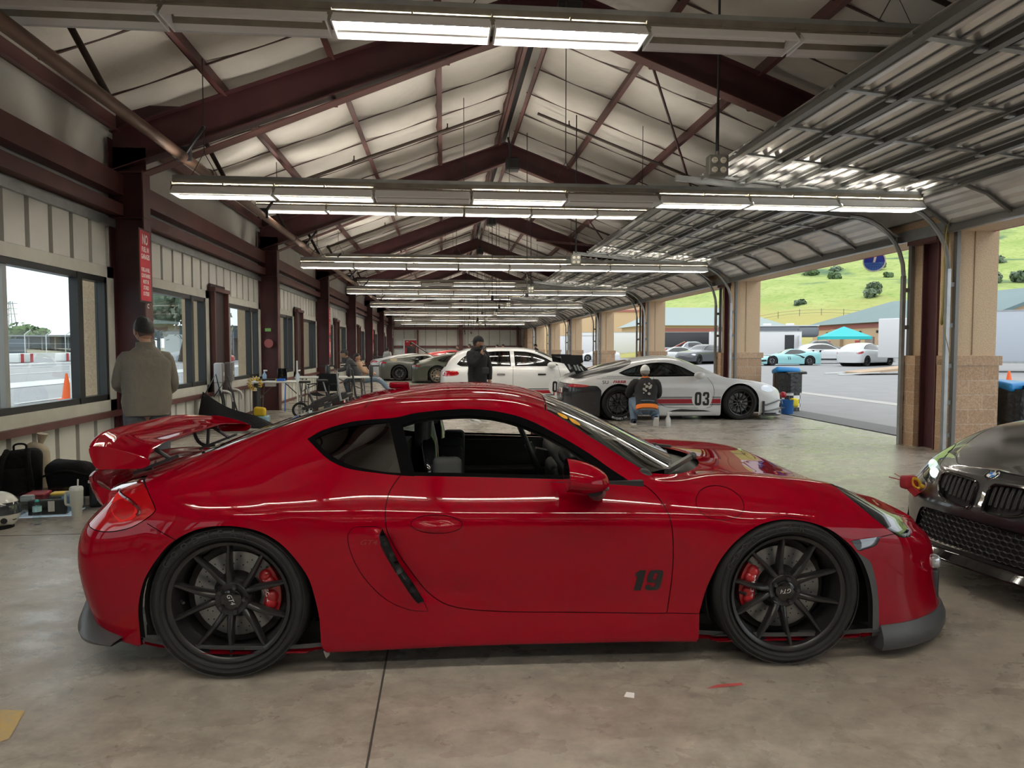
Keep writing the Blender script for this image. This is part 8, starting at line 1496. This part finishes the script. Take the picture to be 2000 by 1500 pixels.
e = empty('billboard',(-68.5,122.5,0),label='dark blue grey billboard with white lettering at the track',cat='billboard'); T = frame_T((0,0,1.75),(.97,.15,0),(0,0,1)); b=MB(); b.prism([(-8,-1.2),(1.2,-1.2),(1.2,1.2),(-8,1.2)],.1,T); b.build('board',M('billboard_blue',(.07,.10,.13),.5),e); b=MB(); b.text('xfinity',1.7,T,.12,align='RIGHT',bold=.01); b.v=[(p[0]-1.2,p[1],p[2]) for p in b.v]; b.build('lettering',WHITE,e,smooth=0); b=MB(); b.prism([(-8,-2.0),(1.2,-2.0),(1.2,-1.25),(-8,-1.25)],.1,T); b.build('lower_panel',TRW,e)
cone((-10.6,21.2,-.02),'orange cone with white band outside the first window',.75); e = empty('sandwich_board',(-9.85,20.6,-.02),.5,'white sandwich board beside the orange cone outside','sign'); b=MB(); b.bar((0,-.2,0),(0,0,1.0),.65,.03); b.bar((0,.2,0),(0,0,1.0),.65,.03); b.build('board',WHITE,e); b=MB(); b.bar((-.2,0,1.02),(.2,0,1.02),.04,.06); b.build('handle',WHITE,e)
e = empty('pylon',(-121,213,0),label='thin steel pylon on the skyline beyond the track',cat='pylon'); b=MB(); PYL=M('pylon_grey',(.35,.37,.39),.7)
for sx in (-1,1):
    for sy in (-1,1): b.bar((sx*1.7,sy*1.7,0),(sx*.45,sy*.45,14.5),.16,.16)
for k in range(8): z=1.5+k*1.7; w=1.7-1.25*z/14.5; b.bar((-w,-w,z),(w,-w,z+1.2),.09,.09); b.bar((w,-w,z),(-w,-w,z+1.2),.09,.09)
for z in (11,12.5,14): b.bar((-2,0,z),(2,0,z),.15,.15)
b.build('lattice',PYL,e)
for k, (x, y, h, w, c, lab) in enumerate(((-80,132,6.5,10,1,'bright green tree behind the billboard'),(-86,158,5,9,1,'green tree between the billboard and the grandstand'),(-74,162,6,5,0,'dark round tree beyond the catch fence'),(-66,164,6,5,0,'dark tree at the left end of the grandstand'),(-28.3,80,9.5,13,2,'big grey green tree outside the second window'),(-24.5,104,9,6,2,'grey green tree beside the dark pavilion'),(-20,110,8,6,0,'small dark tree outside the third window'),(-95,146,6,9,3,'pale green tree left of the billboard'))): tree((x,y,-.02 if x > -60 else 1.1),h,w,c,lab,200+k,1100 if k in (0,4) else 520,'tree',.24 if k in (0,4) else .38)
e = empty('grandstand',(-76,150,1.2),label='low dark grandstand building beyond the catch fence',cat='building'); DKB=M('slate_blue_wall',(.10,.125,.14),.7); MB().box((0,0,1.3),(14,8,2.2)).build('wall',DKB,e); b=MB(); b.box((0,-1,2.6),(16,10,.3)); b.build('roof',M('slate_roof',(.2,.23,.25),.6),e); b=MB()
for k in range(6): b.box((-6+k*2.4,-4.1,1.2),(.25,.2,2.4))
b.build('column',PYL,e)
e = empty('pavilion',(-27,93,0),.0,'dark pavilion with flat roof outside the second and third windows','building'); b=MB(); b.box((0,0,3.4),(16,8,1.5)); b.build('roof',DKB,e); MB().box((0,2,1.4),(15,4,2.8)).build('wall',M('pavilion_wall',(.4,.38,.34),.8),e)
for k in range(6): MB().box((-7+k*2.8,-3.8,1.4),(.3,.3,2.8)).build('column',DKB,e)
MB().rbox((-29.8,82.5,1.5),(1.7,1.2,2.9),.05).build('white_kiosk',M('kiosk_pale',(.6,.66,.7),.5),label='pale blue white kiosk outside the second window',cat='kiosk')
simple_car('red_track_car',(-24.6,73.6,-.02),math.radians(8),'small red car driving past outside the second window',REDP,SED_T,SED_B,.9,.58,.2,-1.0,3.7,2.75,.34,SED_W,SED_S,SED_R,du=.3,dv=.4)
trailer((-17.5,82,0),.0,5,2.3,2.6,TRW,'white trailer outside the third window')
